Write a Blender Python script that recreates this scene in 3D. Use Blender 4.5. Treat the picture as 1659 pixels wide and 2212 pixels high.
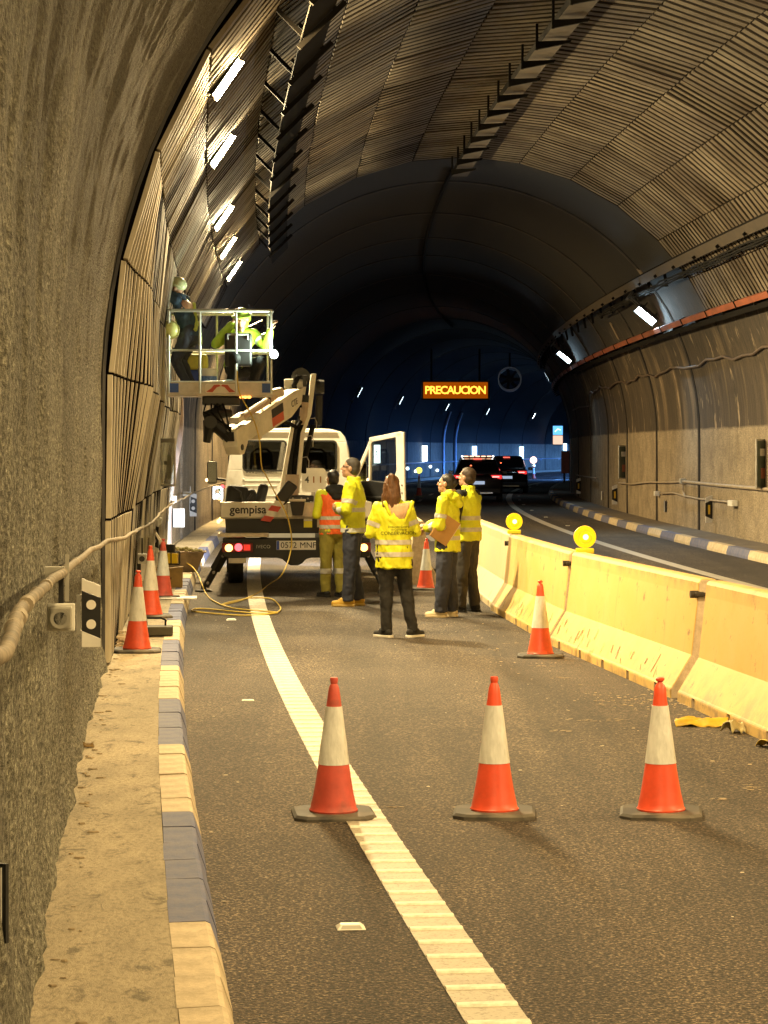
import bpy, bmesh, math, random
import numpy as np
from mathutils import Vector, Matrix, noise, Euler

for _o in list(bpy.data.objects):
    bpy.data.objects.remove(_o)
SC = bpy.context.scene
COL = SC.collection
random.seed(11)
R = math.radians

# ------------------------------------------------------------------ camera
FPX = 4920.0      # focal length in units of a 1659 wide picture
CAMH = 1.8
HORY = 1008.0
cam = bpy.data.cameras.new('camera')
cam.sensor_fit = 'HORIZONTAL'
cam.sensor_width = 36.0
cam.lens = 36.0 * FPX / 1659.0
cam.shift_y = -(1106.0 - HORY) / 1659.0
cam.clip_start = 0.1
cam.clip_end = 2000
camo = bpy.data.objects.new('camera', cam)
COL.objects.link(camo)
camo.location = (0, 0, CAMH)
camo.rotation_euler = (R(90), 0, 0)
SC.camera = camo

# ------------------------------------------------------------------ world (night)
w = bpy.data.worlds.new('World')
SC.world = w
w.use_nodes = True
wn = w.node_tree.nodes
bg = wn['Background']
sky = wn.new('ShaderNodeTexSky')
sky.sky_type = 'NISHITA'
sky.sun_disc = False
sky.sun_elevation = R(-6)
sky.sun_rotation = R(200)
w.node_tree.links.new(sky.outputs[0], bg.inputs[0])
bg.inputs[1].default_value = 0.05

SC.view_settings.view_transform = 'Standard'
SC.view_settings.look = 'None'
SC.view_settings.gamma = 1
SC.view_settings.use_curve_mapping = False
SC.view_settings.exposure = 0.25
SC.render.engine = 'CYCLES'
SC.cycles.use_denoising = True
try:
    SC.cycles.denoiser = 'OPENIMAGEDENOISE'
except Exception:
    pass
SC.cycles.max_bounces = 5
SC.cycles.diffuse_bounces = 3
SC.cycles.use_adaptive_sampling = True
SC.cycles.adaptive_threshold = 0.02
SC.cycles.glossy_bounces = 3
SC.cycles.transmission_bounces = 4
SC.cycles.transparent_max_bounces = 8
SC.cycles.sample_clamp_indirect = 4.0
SC.cycles.caustics_reflective = False
SC.cycles.caustics_refractive = False

# strengths of the tunnel's lamps and of the added blue fill
SODIUM = 6200.0
SODIUM_C = (1.0, 0.69, 0.30)
LEDW = 170.0
LEDW_C = (0.62, 0.86, 1.0)
FILLB_C = (0.10, 0.32, 1.0)

# ------------------------------------------------------------------ road geometry
def kx(y):
    return 0.001 * (y - 64.0) ** 2 - 3.7
def kslope(y):
    return 0.002 * (y - 64.0)
def rz(y):
    t = (y - 20.0) / 4.0
    return 0.0075 * 4.0 * (t if t > 30 else math.log(1 + math.exp(t)))
def yaw(y):
    return -math.atan(kslope(y))
def P(y, off, h=0.0):
    th = math.atan(kslope(y))
    return Vector((kx(y) + off * math.cos(th), y - off * math.sin(th), rz(y) + h))
def to_so(X, Y):
    """world XY -> (station, offset from left kerb)"""
    s = Y
    for _ in range(8):
        th = math.atan(kslope(s))
        off = (X - kx(s)) * math.cos(th) - (Y - s) * math.sin(th)
        s = Y + off * math.sin(th)
    return s, off
LW, RW = -0.68, 10.55
CX, HR = (LW + RW) / 2, (RW - LW) / 2
SPR = 2.3
KERBH = 0.15
WALKH = 0.16
def inside(off, h):
    if h < SPR:
        return LW < off < RW
    return (off - CX) ** 2 + (h - SPR) ** 2 < HR ** 2
def ray(px, py, d):
    return Vector(((px - 829.5) / FPX * d, d, CAMH - (py - HORY) / FPX * d))
def wall_at(px, py):
    """where the line of sight measured in the photograph meets the tunnel wall: station, offset, height"""
    d = 4.0
    while d < 320:
        p = ray(px, py, d)
        s, o = to_so(p.x, p.y)
        h = p.z - rz(s)
        if not inside(o, h):
            return s, o, h
        d += 0.1 if d > 60 else 0.04
    return s, o, h
def ground_at(px, py, h=0.0):
    d = 4.0
    while d < 320:
        p = ray(px, py, d)
        s, o = to_so(p.x, p.y)
        if p.z < rz(s) + h:
            return p.x, p.y, s, o
        d += 0.02
    return p.x, p.y, s, o
def at_off(px, py, off):
    """station and height of a sighted point that stands at a known offset from the kerb (left wall side)"""
    best = None
    d = 4.0
    while d < 90:
        p = ray(px, py, d)
        s, o = to_so(p.x, p.y)
        if best is None or abs(o - off) < best[0]:
            best = (abs(o - off), s, p.z - rz(s))
        elif best[0] < 0.03 and abs(o - off) > 0.2:
            break
        d += 0.05
    return best[1], best[2]
def sec(a, r=0.0):
    """tunnel section point by arc length fraction: a in metres along the section from the left base; r = inward inset"""
    q = HR * math.pi
    if a < SPR:
        return LW + r, a
    a2 = a - SPR
    if a2 < q:
        f = a2 / HR
        return CX - (HR - r) * math.cos(f), SPR + (HR - r) * math.sin(f)
    return RW - r, SPR - (a2 - q)
SECL = 2 * SPR + HR * math.pi
def a_of_h(h, left=True):
    a = h if h < SPR else SPR + HR * math.asin(min(1, (h - SPR) / HR))
    return a if left else SECL - a

# ------------------------------------------------------------------ materials
MATS = {}
def mat(name, col, rough=0.6, metal=0.0, emit=None, es=0.0, spec=0.5, var=0.0, vscale=6.0, bump=0.0, bscale=40.0, coat=0.0, alpha=None, stretch=None, dirt=None):
    """a procedural principled material: colour broken up by noise, optional bump"""
    if name in MATS:
        return MATS[name]
    m = bpy.data.materials.new(name)
    m.use_nodes = True
    nt = m.node_tree
    b = nt.nodes['Principled BSDF']
    b.inputs['Base Color'].default_value = (*col, 1)
    b.inputs['Roughness'].default_value = rough
    b.inputs['Metallic'].default_value = metal
    b.inputs['Specular IOR Level'].default_value = spec
    b.inputs['Coat Weight'].default_value = coat
    if emit:
        b.inputs['Emission Color'].default_value = (*emit, 1)
        b.inputs['Emission Strength'].default_value = es
    if var or bump or dirt:
        tc = nt.nodes.new('ShaderNodeTexCoord')
        src = tc.outputs['Object']
        if stretch:
            mp = nt.nodes.new('ShaderNodeMapping')
            mp.inputs['Scale'].default_value = stretch
            nt.links.new(src, mp.inputs[0])
            src = mp.outputs[0]
    if var:
        n = nt.nodes.new('ShaderNodeTexNoise')
        n.inputs['Scale'].default_value = vscale
        n.inputs['Detail'].default_value = 3
        n.inputs['Roughness'].default_value = 0.65
        nt.links.new(src, n.inputs['Vector'])
        r = nt.nodes.new('ShaderNodeMapRange')
        r.inputs[1].default_value = 0.3
        r.inputs[2].default_value = 0.7
        r.inputs[3].default_value = 1 - var
        r.inputs[4].default_value = 1 + var * 0.6
        nt.links.new(n.outputs[0], r.inputs[0])
        mx = nt.nodes.new('ShaderNodeMix')
        mx.data_type = 'RGBA'
        mx.blend_type = 'MULTIPLY'
        mx.inputs[0].default_value = 1
        mx.inputs[6].default_value = (*col, 1)
        nt.links.new(r.outputs[0], mx.inputs[7])
        out = mx.outputs[2]
        if dirt:
            n2 = nt.nodes.new('ShaderNodeTexNoise')
            n2.inputs['Scale'].default_value = dirt[1]
            n2.inputs['Detail'].default_value = 8
            nt.links.new(src, n2.inputs['Vector'])
            r2 = nt.nodes.new('ShaderNodeMapRange')
            r2.inputs[1].default_value = dirt[2]
            r2.inputs[2].default_value = dirt[2] + 0.15
            nt.links.new(n2.outputs[0], r2.inputs[0])
            m2 = nt.nodes.new('ShaderNodeMix')
            m2.data_type = 'RGBA'
            m2.inputs[7].default_value = (*dirt[0], 1)
            nt.links.new(r2.outputs[0], m2.inputs[0])
            nt.links.new(out, m2.inputs[6])
            out = m2.outputs[2]
        nt.links.new(out, b.inputs['Base Color'])
        rr = nt.nodes.new('ShaderNodeMapRange')
        rr.inputs[3].default_value = max(0.03, rough - 0.12)
        rr.inputs[4].default_value = min(1, rough + 0.12)
        nt.links.new(n.outputs[0], rr.inputs[0])
        nt.links.new(rr.outputs[0], b.inputs['Roughness'])
    if bump:
        n = nt.nodes.new('ShaderNodeTexNoise')
        n.inputs['Scale'].default_value = bscale
        n.inputs['Detail'].default_value = 4
        nt.links.new(src, n.inputs['Vector'])
        bp = nt.nodes.new('ShaderNodeBump')
        bp.inputs['Strength'].default_value = bump
        bp.inputs['Distance'].default_value = 0.02
        nt.links.new(n.outputs[0], bp.inputs['Height'])
        nt.links.new(bp.outputs[0], b.inputs['Normal'])
    MATS[name] = m
    return m

def emitter(name, col, s):
    if name in MATS:
        return MATS[name]
    m = bpy.data.materials.new(name)
    m.use_nodes = True
    nt = m.node_tree
    nt.nodes.remove(nt.nodes['Principled BSDF'])
    e = nt.nodes.new('ShaderNodeEmission')
    e.inputs[0].default_value = (*col, 1)
    e.inputs[1].default_value = s
    nt.links.new(e.outputs[0], nt.nodes['Material Output'].inputs[0])
    if s < 50:
        m.cycles.emission_sampling = 'NONE'
    MATS[name] = m
    return m

def glassmat(name, tint, refl=0.12):
    if name in MATS:
        return MATS[name]
    m = bpy.data.materials.new(name)
    m.use_nodes = True
    nt = m.node_tree
    nt.nodes.remove(nt.nodes['Principled BSDF'])
    t = nt.nodes.new('ShaderNodeBsdfTransparent')
    t.inputs[0].default_value = (*tint, 1)
    g = nt.nodes.new('ShaderNodeBsdfGlossy')
    g.inputs['Roughness'].default_value = 0.03
    lw = nt.nodes.new('ShaderNodeLayerWeight')
    lw.inputs[0].default_value = 0.25
    mr = nt.nodes.new('ShaderNodeMapRange')
    mr.inputs[3].default_value = refl
    mr.inputs[4].default_value = 0.9
    nt.links.new(lw.outputs['Fresnel'], mr.inputs[0])
    mx = nt.nodes.new('ShaderNodeMixShader')
    nt.links.new(mr.outputs[0], mx.inputs[0])
    nt.links.new(t.outputs[0], mx.inputs[1])
    nt.links.new(g.outputs[0], mx.inputs[2])
    nt.links.new(mx.outputs[0], nt.nodes['Material Output'].inputs[0])
    MATS[name] = m
    return m

class NT:
    """small helper to wire node trees"""
    def __init__(s, name):
        s.m = bpy.data.materials.new(name)
        s.m.use_nodes = True
        s.nt = s.m.node_tree
        s.b = s.nt.nodes['Principled BSDF']
        MATS[name] = s.m
        s.tc = s.nt.nodes.new('ShaderNodeTexCoord').outputs['Object']
        s.sep = s.nt.nodes.new('ShaderNodeSeparateXYZ')
        s.nt.links.new(s.tc, s.sep.inputs[0])
    def link(s, a, b):
        s.nt.links.new(a, b)
    def mapping(s, scale, rot=(0, 0, 0)):
        n = s.nt.nodes.new('ShaderNodeMapping')
        n.inputs['Scale'].default_value = scale
        n.inputs['Rotation'].default_value = rot
        s.link(s.tc, n.inputs[0])
        return n.outputs[0]
    def noise(s, scale, detail=6, rough=0.6, vec=None, dist=0.0):
        n = s.nt.nodes.new('ShaderNodeTexNoise')
        n.inputs['Scale'].default_value = scale
        n.inputs['Detail'].default_value = detail
        n.inputs['Roughness'].default_value = rough
        n.inputs['Distortion'].default_value = dist
        s.link(vec or s.tc, n.inputs['Vector'])
        return n.outputs[0]
    def voronoi(s, scale, vec=None, feat='F1'):
        n = s.nt.nodes.new('ShaderNodeTexVoronoi')
        n.feature = feat
        n.inputs['Scale'].default_value = scale
        s.link(vec or s.tc, n.inputs['Vector'])
        return n
    def rng(s, v, a, b, c=0.0, d=1.0):
        n = s.nt.nodes.new('ShaderNodeMapRange')
        n.inputs[1].default_value = a
        n.inputs[2].default_value = b
        n.inputs[3].default_value = c
        n.inputs[4].default_value = d
        s.link(v, n.inputs[0])
        return n.outputs[0]
    def math(s, op, a, b=None):
        n = s.nt.nodes.new('ShaderNodeMath')
        n.operation = op
        for i, v in enumerate((a, b)):
            if v is None:
                continue
            if isinstance(v, (int, float)):
                n.inputs[i].default_value = v
            else:
                s.link(v, n.inputs[i])
        return n.outputs[0]
    def mix(s, fac, a, b, mode='MIX'):
        n = s.nt.nodes.new('ShaderNodeMix')
        n.data_type = 'RGBA'
        n.blend_type = mode
        for i, v in ((0, fac), (6, a), (7, b)):
            if isinstance(v, (int, float)):
                n.inputs[i].default_value = v
            elif isinstance(v, tuple):
                n.inputs[i].default_value = (*v, 1)
            else:
                s.link(v, n.inputs[i])
        return n.outputs[2]
    def ramp(s, v, stops):
        n = s.nt.nodes.new('ShaderNodeValToRGB')
        e = n.color_ramp.elements
        while len(e) < len(stops):
            e.new(0.5)
        for i, (p, c) in enumerate(stops):
            e[i].position = p
            e[i].color = (*c, 1)
        s.link(v, n.inputs[0])
        return n.outputs[0]
    def bump(s, v, strength, dist=0.02):
        n = s.nt.nodes.new('ShaderNodeBump')
        n.inputs['Strength'].default_value = strength
        n.inputs['Distance'].default_value = dist
        s.link(v, n.inputs['Height'])
        s.link(n.outputs[0], s.b.inputs['Normal'])
    def color(s, v):
        s.link(v, s.b.inputs['Base Color'])
    def rough(s, v):
        if isinstance(v, (int, float)):
            s.b.inputs['Roughness'].default_value = v
        else:
            s.link(v, s.b.inputs['Roughness'])

def build_materials():
    # asphalt
    n = NT('asphalt')
    g = n.noise(58, 2, 0.8)
    g2 = n.noise(19, 3, 0.7)
    v = n.voronoi(70)
    big = n.noise(0.8, 4, 0.6)
    c = n.ramp(g, [(0.36, (0.006, 0.005, 0.004)), (0.47, (0.030, 0.023, 0.017)), (0.56, (0.085, 0.064, 0.044)), (0.66, (0.28, 0.22, 0.15))])
    st = n.noise(0.35, 4, 0.7, n.mapping((1, 0.12, 1)))
    tr = n.noise(1.3, 3, 0.6, n.mapping((1, 0.03, 1), (0, 0, 0.09)))
    f = n.math('MULTIPLY', n.rng(big, 0.3, 0.7, 0.75, 1.25), n.rng(st, 0.45, 0.7, 1.1, 0.6))
    f = n.math('MULTIPLY', f, n.rng(tr, 0.40, 0.62, 0.62, 1.12))
    f = n.math('MULTIPLY', f, n.rng(g2, 0.35, 0.65, 0.75, 1.2))
    cb = n.nt.nodes.new('ShaderNodeCombineXYZ')
    for q in range(3):
        n.link(f, cb.inputs[q])
    c = n.mix(1.0, c, cb.outputs[0], 'MULTIPLY')
    n.color(c)
    n.rough(n.rng(g, 0.2, 0.8, 0.75, 0.95))
    n.bump(n.math('ADD', g, n.math('MULTIPLY', v.outputs['Distance'], 0.8)), 0.7, 0.012)
    # thermoplastic line
    n = NT('line_paint')
    g = n.noise(60, 4, 0.7)
    w1 = n.noise(5, 4, 0.7, n.mapping((1, 0.6, 1)))
    c = n.mix(n.rng(w1, 0.5, 0.75, 0, 0.55), (0.42, 0.385, 0.30), (0.18, 0.155, 0.12))
    c = n.mix(n.rng(g, 0.52, 0.66, 0, 0.7), c, (0.14, 0.12, 0.09))
    n.color(c)
    n.rough(0.6)
    n.bump(g, 0.3, 0.004)
    # walkway concrete
    n = NT('walkway_concrete')
    a = n.noise(2.2, 4, 0.65, n.mapping((1.0, 0.45, 1)))
    b = n.noise(48, 4, 0.75, n.mapping((1.0, 0.5, 1)))
    s1 = n.noise(9, 5, 0.75, n.mapping((1.0, 0.45, 1)), 0.6)
    c = n.mix(n.rng(a, 0.35, 0.65), (0.27, 0.235, 0.165), (0.46, 0.39, 0.27))
    c = n.mix(n.rng(b, 0.48, 0.66, 0, 0.6), c, (0.15, 0.13, 0.09))
    c = n.mix(n.rng(s1, 0.56, 0.64, 0, 0.7), c, (0.09, 0.08, 0.052))
    n.color(c)
    n.rough(0.88)
    n.bump(n.math('ADD', b, s1), 0.6, 0.015)
    # rough sprayed concrete
    n = NT('sprayed_concrete')
    big = n.noise(0.9, 4, 0.6, n.mapping((1, 1, 0.16)))
    mid = n.noise(44, 4, 0.85, n.mapping((1, 0.3, 0.9)), 0.2)
    v = n.voronoi(60, n.mapping((1, 0.3, 0.9)))
    c = n.ramp(mid, [(0.34, (0.020, 0.020, 0.013)), (0.45, (0.10, 0.095, 0.065)), (0.55, (0.24, 0.235, 0.18)), (0.68, (0.50, 0.49, 0.39))])
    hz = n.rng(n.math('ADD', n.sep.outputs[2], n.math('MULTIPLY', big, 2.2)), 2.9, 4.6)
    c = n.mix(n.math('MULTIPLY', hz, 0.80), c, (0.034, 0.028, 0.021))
    runs = n.noise(2.6, 4, 0.6, n.mapping((1, 0.8, 0.07)))
    c = n.mix(n.rng(runs, 0.56, 0.70, 0, 0.28), c, (0.34, 0.34, 0.29))
    c = n.mix(n.rng(runs, 0.34, 0.46, 0.35, 0), c, (0.045, 0.038, 0.028))
    pt = n.noise(0.7, 4, 0.65, n.mapping((1, 0.5, 0.8)))
    c = n.mix(n.rng(pt, 0.42, 0.62, 0.35, 0), c, (0.055, 0.050, 0.036))
    n.color(c)
    n.rough(0.9)
    n.bump(n.math('ADD', mid, n.math('MULTIPLY', v.outputs['Distance'], 0.5)), 1.0, 0.035)
    # cast tunnel concrete: pale washed band low, sooty above with far darkness painted in, water runs
    n = NT('cast_concrete')
    run = n.noise(1.1, 4, 0.6, n.mapping((1, 1, 0.09)), 0.5)
    run3 = n.noise(2.3, 4, 0.75, n.mapping((1, 1, 0.22)))
    run2 = n.noise(7, 4, 0.7, n.mapping((1, 1, 0.06)))
    gr = n.noise(34, 4, 0.85, n.mapping((0.4, 0.4, 1)))
    uv = n.nt.nodes.new('ShaderNodeUVMap')
    uv.uv_map = 'section'
    su = n.nt.nodes.new('ShaderNodeSeparateXYZ')
    n.link(uv.outputs[0], su.inputs[0])
    hh = su.outputs[1]
    wob = n.math('ADD', hh, n.math('MULTIPLY', n.noise(1.2, 3, 0.5), 0.06))
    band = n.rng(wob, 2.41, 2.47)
    low = n.mix(n.rng(gr, 0.40, 0.62), (0.21, 0.17, 0.12), (0.46, 0.385, 0.27))
    blot = n.noise(1.7, 4, 0.7)
    low = n.mix(n.rng(blot, 0.42, 0.66, 0, 0.65), low, (0.15, 0.12, 0.085))
    low = n.mix(n.rng(run2, 0.56, 0.72, 0, 0.4), low, (0.13, 0.105, 0.075))
    up = n.mix(n.rng(run2, 0.35, 0.7), (0.035, 0.028, 0.020), (0.115, 0.085, 0.055))
    up = n.mix(n.rng(run, 0.54, 0.68, 0, 0.7), up, (0.30, 0.225, 0.14))
    up = n.mix(n.rng(gr, 0.45, 0.62, 0.35, 0), up, (0.03, 0.025, 0.02))
    up = n.mix(n.rng(run3, 0.60, 0.66, 0, 0.85), up, (0.46, 0.36, 0.24))
    soot_shade = n.math('MAXIMUM', n.rng(hh, 3.6, 5.4), n.rng(su.outputs[0], 70, 100))  # soot high up; deeper in, the unlit dark is put into the colour
    up = n.mix(n.math('MULTIPLY', soot_shade, 0.99), up, (0.006, 0.0055, 0.005))
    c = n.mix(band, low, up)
    n.color(c)
    n.rough(0.85)
    n.bump(n.math('ADD', gr, run2), 0.35, 0.02)
    # corrugated lining
    n = NT('lining_steel')
    oi = n.nt.nodes.new('ShaderNodeObjectInfo')
    a = n.noise(1.1, 4, 0.65, n.mapping((1, 1, 0.5)))
    b = n.noise(9, 4, 0.7, n.mapping((1, 1, 0.2)))
    c = n.mix(n.rng(a, 0.35, 0.68), (0.52, 0.48, 0.38), (0.36, 0.32, 0.24))
    c = n.mix(n.rng(b, 0.5, 0.75, 0, 0.55), c, (0.20, 0.17, 0.12))
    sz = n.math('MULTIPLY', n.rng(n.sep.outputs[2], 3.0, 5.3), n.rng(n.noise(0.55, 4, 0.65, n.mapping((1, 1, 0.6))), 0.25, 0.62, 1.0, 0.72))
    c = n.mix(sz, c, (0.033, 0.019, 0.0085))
    c = n.mix(1.0, c, n.ramp(oi.outputs['Random'], [(0, (0.8, 0.8, 0.8)), (1, (1.1, 1.1, 1.1))]), 'MULTIPLY')
    n.color(c)
    n.rough(n.rng(b, 0.3, 0.7, 0.55, 0.75))
    n.b.inputs['Specular IOR Level'].default_value = 0.3
    # painted barrier
    n = NT('barrier_paint')
    a = n.noise(2.2, 4, 0.6)
    b = n.noise(11, 4, 0.75, n.mapping((1, 0.5, 0.8)))
    ru = n.noise(9, 4, 0.6, n.mapping((1, 1, 0.12)))
    c = n.mix(n.rng(a, 0.3, 0.7), (0.54, 0.345, 0.085), (0.53, 0.375, 0.13))
    c = n.mix(n.rng(b, 0.55, 0.75, 0, 0.3), c, (0.40, 0.25, 0.07))
    c = n.mix(n.rng(ru, 0.60, 0.72, 0, 0.3), c, (0.30, 0.20, 0.08))
    sp = n.noise(5.5, 5, 0.8)
    c = n.mix(n.rng(sp, 0.62, 0.66, 0, 0.75), c, (0.16, 0.11, 0.06))
    ft = n.math('ADD', n.rng(n.sep.outputs[2], 0.02, 0.30, 1, 0), n.rng(n.sep.outputs[2], 0.80, 0.90, 0, 0.7))
    gd = n.math('MULTIPLY', ft, n.rng(n.noise(4, 4, 0.75), 0.45, 0.62))
    c = n.mix(n.math('MULTIPLY', gd, 0.75), c, (0.20, 0.145, 0.08))
    n.color(c)
    n.rough(0.7)
    n.bump(b, 0.15, 0.01)
    n = NT('barrier_bare')
    a = n.noise(12, 4, 0.7)
    c = n.mix(n.rng(a, 0.35, 0.65), (0.42, 0.34, 0.24), (0.60, 0.50, 0.36))
    n.color(c)
    n.rough(0.9)
    n.bump(a, 0.4, 0.02)
    n = NT('barrier_cream')
    a = n.noise(2.0, 4, 0.6)
    ru = n.noise(5, 4, 0.6, n.mapping((1, 1, 0.1)))
    c = n.mix(n.rng(a, 0.3, 0.7), (0.52, 0.43, 0.27), (0.56, 0.45, 0.24))
    c = n.mix(n.rng(ru, 0.55, 0.68, 0, 0.5), c, (0.62, 0.40, 0.10))
    n.color(c)
    n.rough(0.7)
    # kerb stones
    for nm, c1, c2 in (('kerb_white', (0.62, 0.52, 0.36), (0.40, 0.33, 0.22)), ('kerb_blue', (0.09, 0.11, 0.22), (0.16, 0.165, 0.24))):
        n = NT(nm)
        a = n.noise(7, 4, 0.7)
        b = n.noise(60, 5, 0.7)
        c = n.mix(n.rng(a, 0.35, 0.68), c1, c2)
        c = n.mix(n.rng(b, 0.55, 0.75, 0, 0.5), c, (0.20, 0.17, 0.13))
        n.color(c)
        n.rough(0.8)
        n.bump(n.math('ADD', a, b), 0.4, 0.008)
build_materials()

# ------------------------------------------------------------------ mesh builder
class MB:
    def __init__(s):
        s.v = []
        s.f = []
        s.M = Matrix.Identity(4)
    def add(s, vs, fs):
        o = len(s.v)
        s.v += [s.M @ Vector(p) for p in vs]
        s.f += [tuple(o + i for i in f) for f in fs]
        return s
    def box(s, c, d, rot=None, ch=0.0):
        x, y, z = d[0] / 2, d[1] / 2, d[2] / 2
        m = Matrix.Translation(c)
        if rot is not None:
            m = m @ (rot if isinstance(rot, Matrix) else Euler(rot).to_matrix().to_4x4())
        if ch > 0:
            c_ = min(ch, x * .9, y * .9, z * .9)
            bm = bmesh.new()
            bmesh.ops.create_cube(bm, size=1)
            for v in bm.verts:
                v.co = Vector((v.co.x * 2 * x, v.co.y * 2 * y, v.co.z * 2 * z))
            bmesh.ops.bevel(bm, geom=bm.edges[:], offset=c_, segments=2, affect='EDGES', profile=0.5)
            bm.verts.index_update()
            s.add([m @ v.co for v in bm.verts], [[v.index for v in f.verts] for f in bm.faces])
            bm.free()
            return s
        vs = [m @ Vector((sx * x, sy * y, sz * z)) for sx in (-1, 1) for sy in (-1, 1) for sz in (-1, 1)]
        fs = [(0, 1, 3, 2), (4, 6, 7, 5), (0, 4, 5, 1), (2, 3, 7, 6), (0, 2, 6, 4), (1, 5, 7, 3)]
        return s.add(vs, fs)
    def loft(s, rings, cap=True, closed=True):
        n = len(rings[0])
        vs = [p for r in rings for p in r]
        fs = []
        for i in range(len(rings) - 1):
            for j in range(n if closed else n - 1):
                k = (j + 1) % n
                fs.append((i * n + j, i * n + k, (i + 1) * n + k, (i + 1) * n + j))
        if cap:
            fs.append(tuple(range(n - 1, -1, -1)))
            fs.append(tuple((len(rings) - 1) * n + j for j in range(n)))
        return s.add(vs, fs)
    def tube(s, pts, r, seg=10, cap=True):
        pts = [Vector(p) for p in pts]
        rs = r if isinstance(r, (list, tuple)) else [r] * len(pts)
        rings = []
        up = None
        for i, p in enumerate(pts):
            t = (pts[min(i + 1, len(pts) - 1)] - pts[max(i - 1, 0)]).normalized()
            if up is None:
                up = Vector((0, 0, 1)) if abs(t.z) < 0.9 else Vector((1, 0, 0))
            a = t.cross(up).normalized()
            b = a.cross(t).normalized()
            up = b
            rings.append([p + (a * math.cos(2 * math.pi * k / seg) + b * math.sin(2 * math.pi * k / seg)) * rs[i] for k in range(seg)])
        return s.loft(rings, cap)
    def capsule(s, p, q, r1, r2, seg=12, n=4):
        p, q = Vector(p), Vector(q)
        t = (q - p)
        L = t.length
        t = t.normalized() if L > 1e-6 else Vector((0, 0, 1))
        pts, rs = [], []
        for i in range(n + 1):
            a = math.pi / 2 * (1 - i / n)
            pts.append(p - t * r1 * math.sin(a))
            rs.append(max(r1 * math.cos(a), 0.0008))
        for i in range(n + 1):
            a = math.pi / 2 * i / n
            pts.append(q + t * r2 * math.sin(a))
            rs.append(max(r2 * math.cos(a), 0.0008))
        return s.tube(pts, rs, seg)
    def ell(s, c, r, seg=16, rings=10, rot=None):
        m = Matrix.Translation(c)
        if rot is not None:
            m = m @ Euler(rot).to_matrix().to_4x4()
        rr = []
        for i in range(rings + 1):
            a = math.pi * i / rings - math.pi / 2
            ca = max(math.cos(a), 0.002)
            rr.append([m @ Vector((r[0] * ca * math.cos(2 * math.pi * k / seg), r[1] * ca * math.sin(2 * math.pi * k / seg), r[2] * math.sin(a))) for k in range(seg)])
        return s.loft(rr)
    def lathe(s, prof, seg=24, c=(0, 0, 0), axis='Z', cap=True):
        rr = []
        for r, h in prof:
            ring = []
            for k in range(seg):
                a = 2 * math.pi * k / seg
                x, y = r * math.cos(a), r * math.sin(a)
                p = {'Z': (x, y, h), 'Y': (x, h, -y), 'X': (h, x, y)}[axis]
                ring.append(Vector(c) + Vector(p))
            rr.append(ring)
        return s.loft(rr, cap)
    def prism(s, poly, a, b, axis='Y'):
        """poly of 2-D points extruded from a to b along the axis; for Y poly is (x, z), for X (y, z), for Z (x, y)"""
        def pt(p, t):
            return {'Y': (p[0], t, p[1]), 'X': (t, p[0], p[1]), 'Z': (p[0], p[1], t)}[axis]
        n = len(poly)
        vs = [pt(p, a) for p in poly] + [pt(p, b) for p in poly]
        fs = [tuple(range(n)), tuple(range(2 * n - 1, n - 1, -1))]
        for i in range(n):
            j = (i + 1) % n
            fs.append((i, i + n, j + n, j))
        return s.add(vs, fs)
    def mesh(s, name='mesh'):
        m = bpy.data.meshes.new(name)
        m.from_pydata([tuple(v) for v in s.v], [], s.f)
        bm = bmesh.new()
        bm.from_mesh(m)
        bmesh.ops.recalc_face_normals(bm, faces=bm.faces)
        bm.to_mesh(m)
        bm.free()
        return m
    def build(s, name, m=None, parent=None, smooth=False, bevel=0.0, loc=None):
        return link(name, s.mesh(name), m, parent, smooth, bevel, loc)

def link(name, mesh, m=None, parent=None, smooth=False, bevel=0.0, loc=None):
    if isinstance(m, str):
        m = MATS[m]
    o = bpy.data.objects.new(name, mesh)
    COL.objects.link(o)
    if m is not None:
        mesh.materials.clear()
        mesh.materials.append(m)
    if parent is not None:
        o.parent = parent
    if loc is not None:
        o.location = loc
    if smooth:
        mesh.polygons.foreach_set('use_smooth', [True] * len(mesh.polygons))
        if smooth != 'all':
            try:
                mesh.set_sharp_from_angle(angle=R(40))
            except Exception:
                pass
    if bevel:
        b = o.modifiers.new('bevel', 'BEVEL')
        b.width = bevel
        b.segments = 2
        b.limit_method = 'ANGLE'
        b.angle_limit = R(35)
    return o
def tag(o, label=None, cat=None, group=None, kind=None):
    if label:
        o['label'] = label
    if cat:
        o['category'] = cat
    if group:
        o['group'] = group
    if kind:
        o['kind'] = kind
    return o
def thing(name, label, cat, loc=(0, 0, 0), rotz=0.0, group=None):
    o = bpy.data.objects.new(name, None)
    o.empty_display_size = 0.2
    COL.objects.link(o)
    o.location = loc
    o.rotation_euler = (0, 0, rotz)
    return tag(o, label, cat, group)
def copy_tree(o, parent=None):
    c = o.copy()
    COL.objects.link(c)
    c.parent = parent
    for ch in list(o.children):
        copy_tree(ch, c)
    return c
def text_mesh(txt, size, depth=0.002, bold=False, align='CENTER', sp=1.0):
    cu = bpy.data.curves.new('text', 'FONT')
    cu.body = txt
    cu.size = size
    cu.extrude = depth
    cu.align_x = align
    cu.align_y = 'CENTER'
    cu.space_character = sp
    if bold:
        cu.offset = size * 0.022
    cu.resolution_u = 3
    o = bpy.data.objects.new('text', cu)
    COL.objects.link(o)
    dg = bpy.context.evaluated_depsgraph_get()
    m = bpy.data.meshes.new_from_object(o.evaluated_get(dg))
    bpy.data.objects.remove(o)
    return m
def text_obj(name, txt, size, m, parent, loc, rot, **kw):
    me = text_mesh(txt, size, **kw)
    o = link(name, me, m, parent)
    o.location = loc
    o.rotation_euler = rot
    return o
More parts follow.
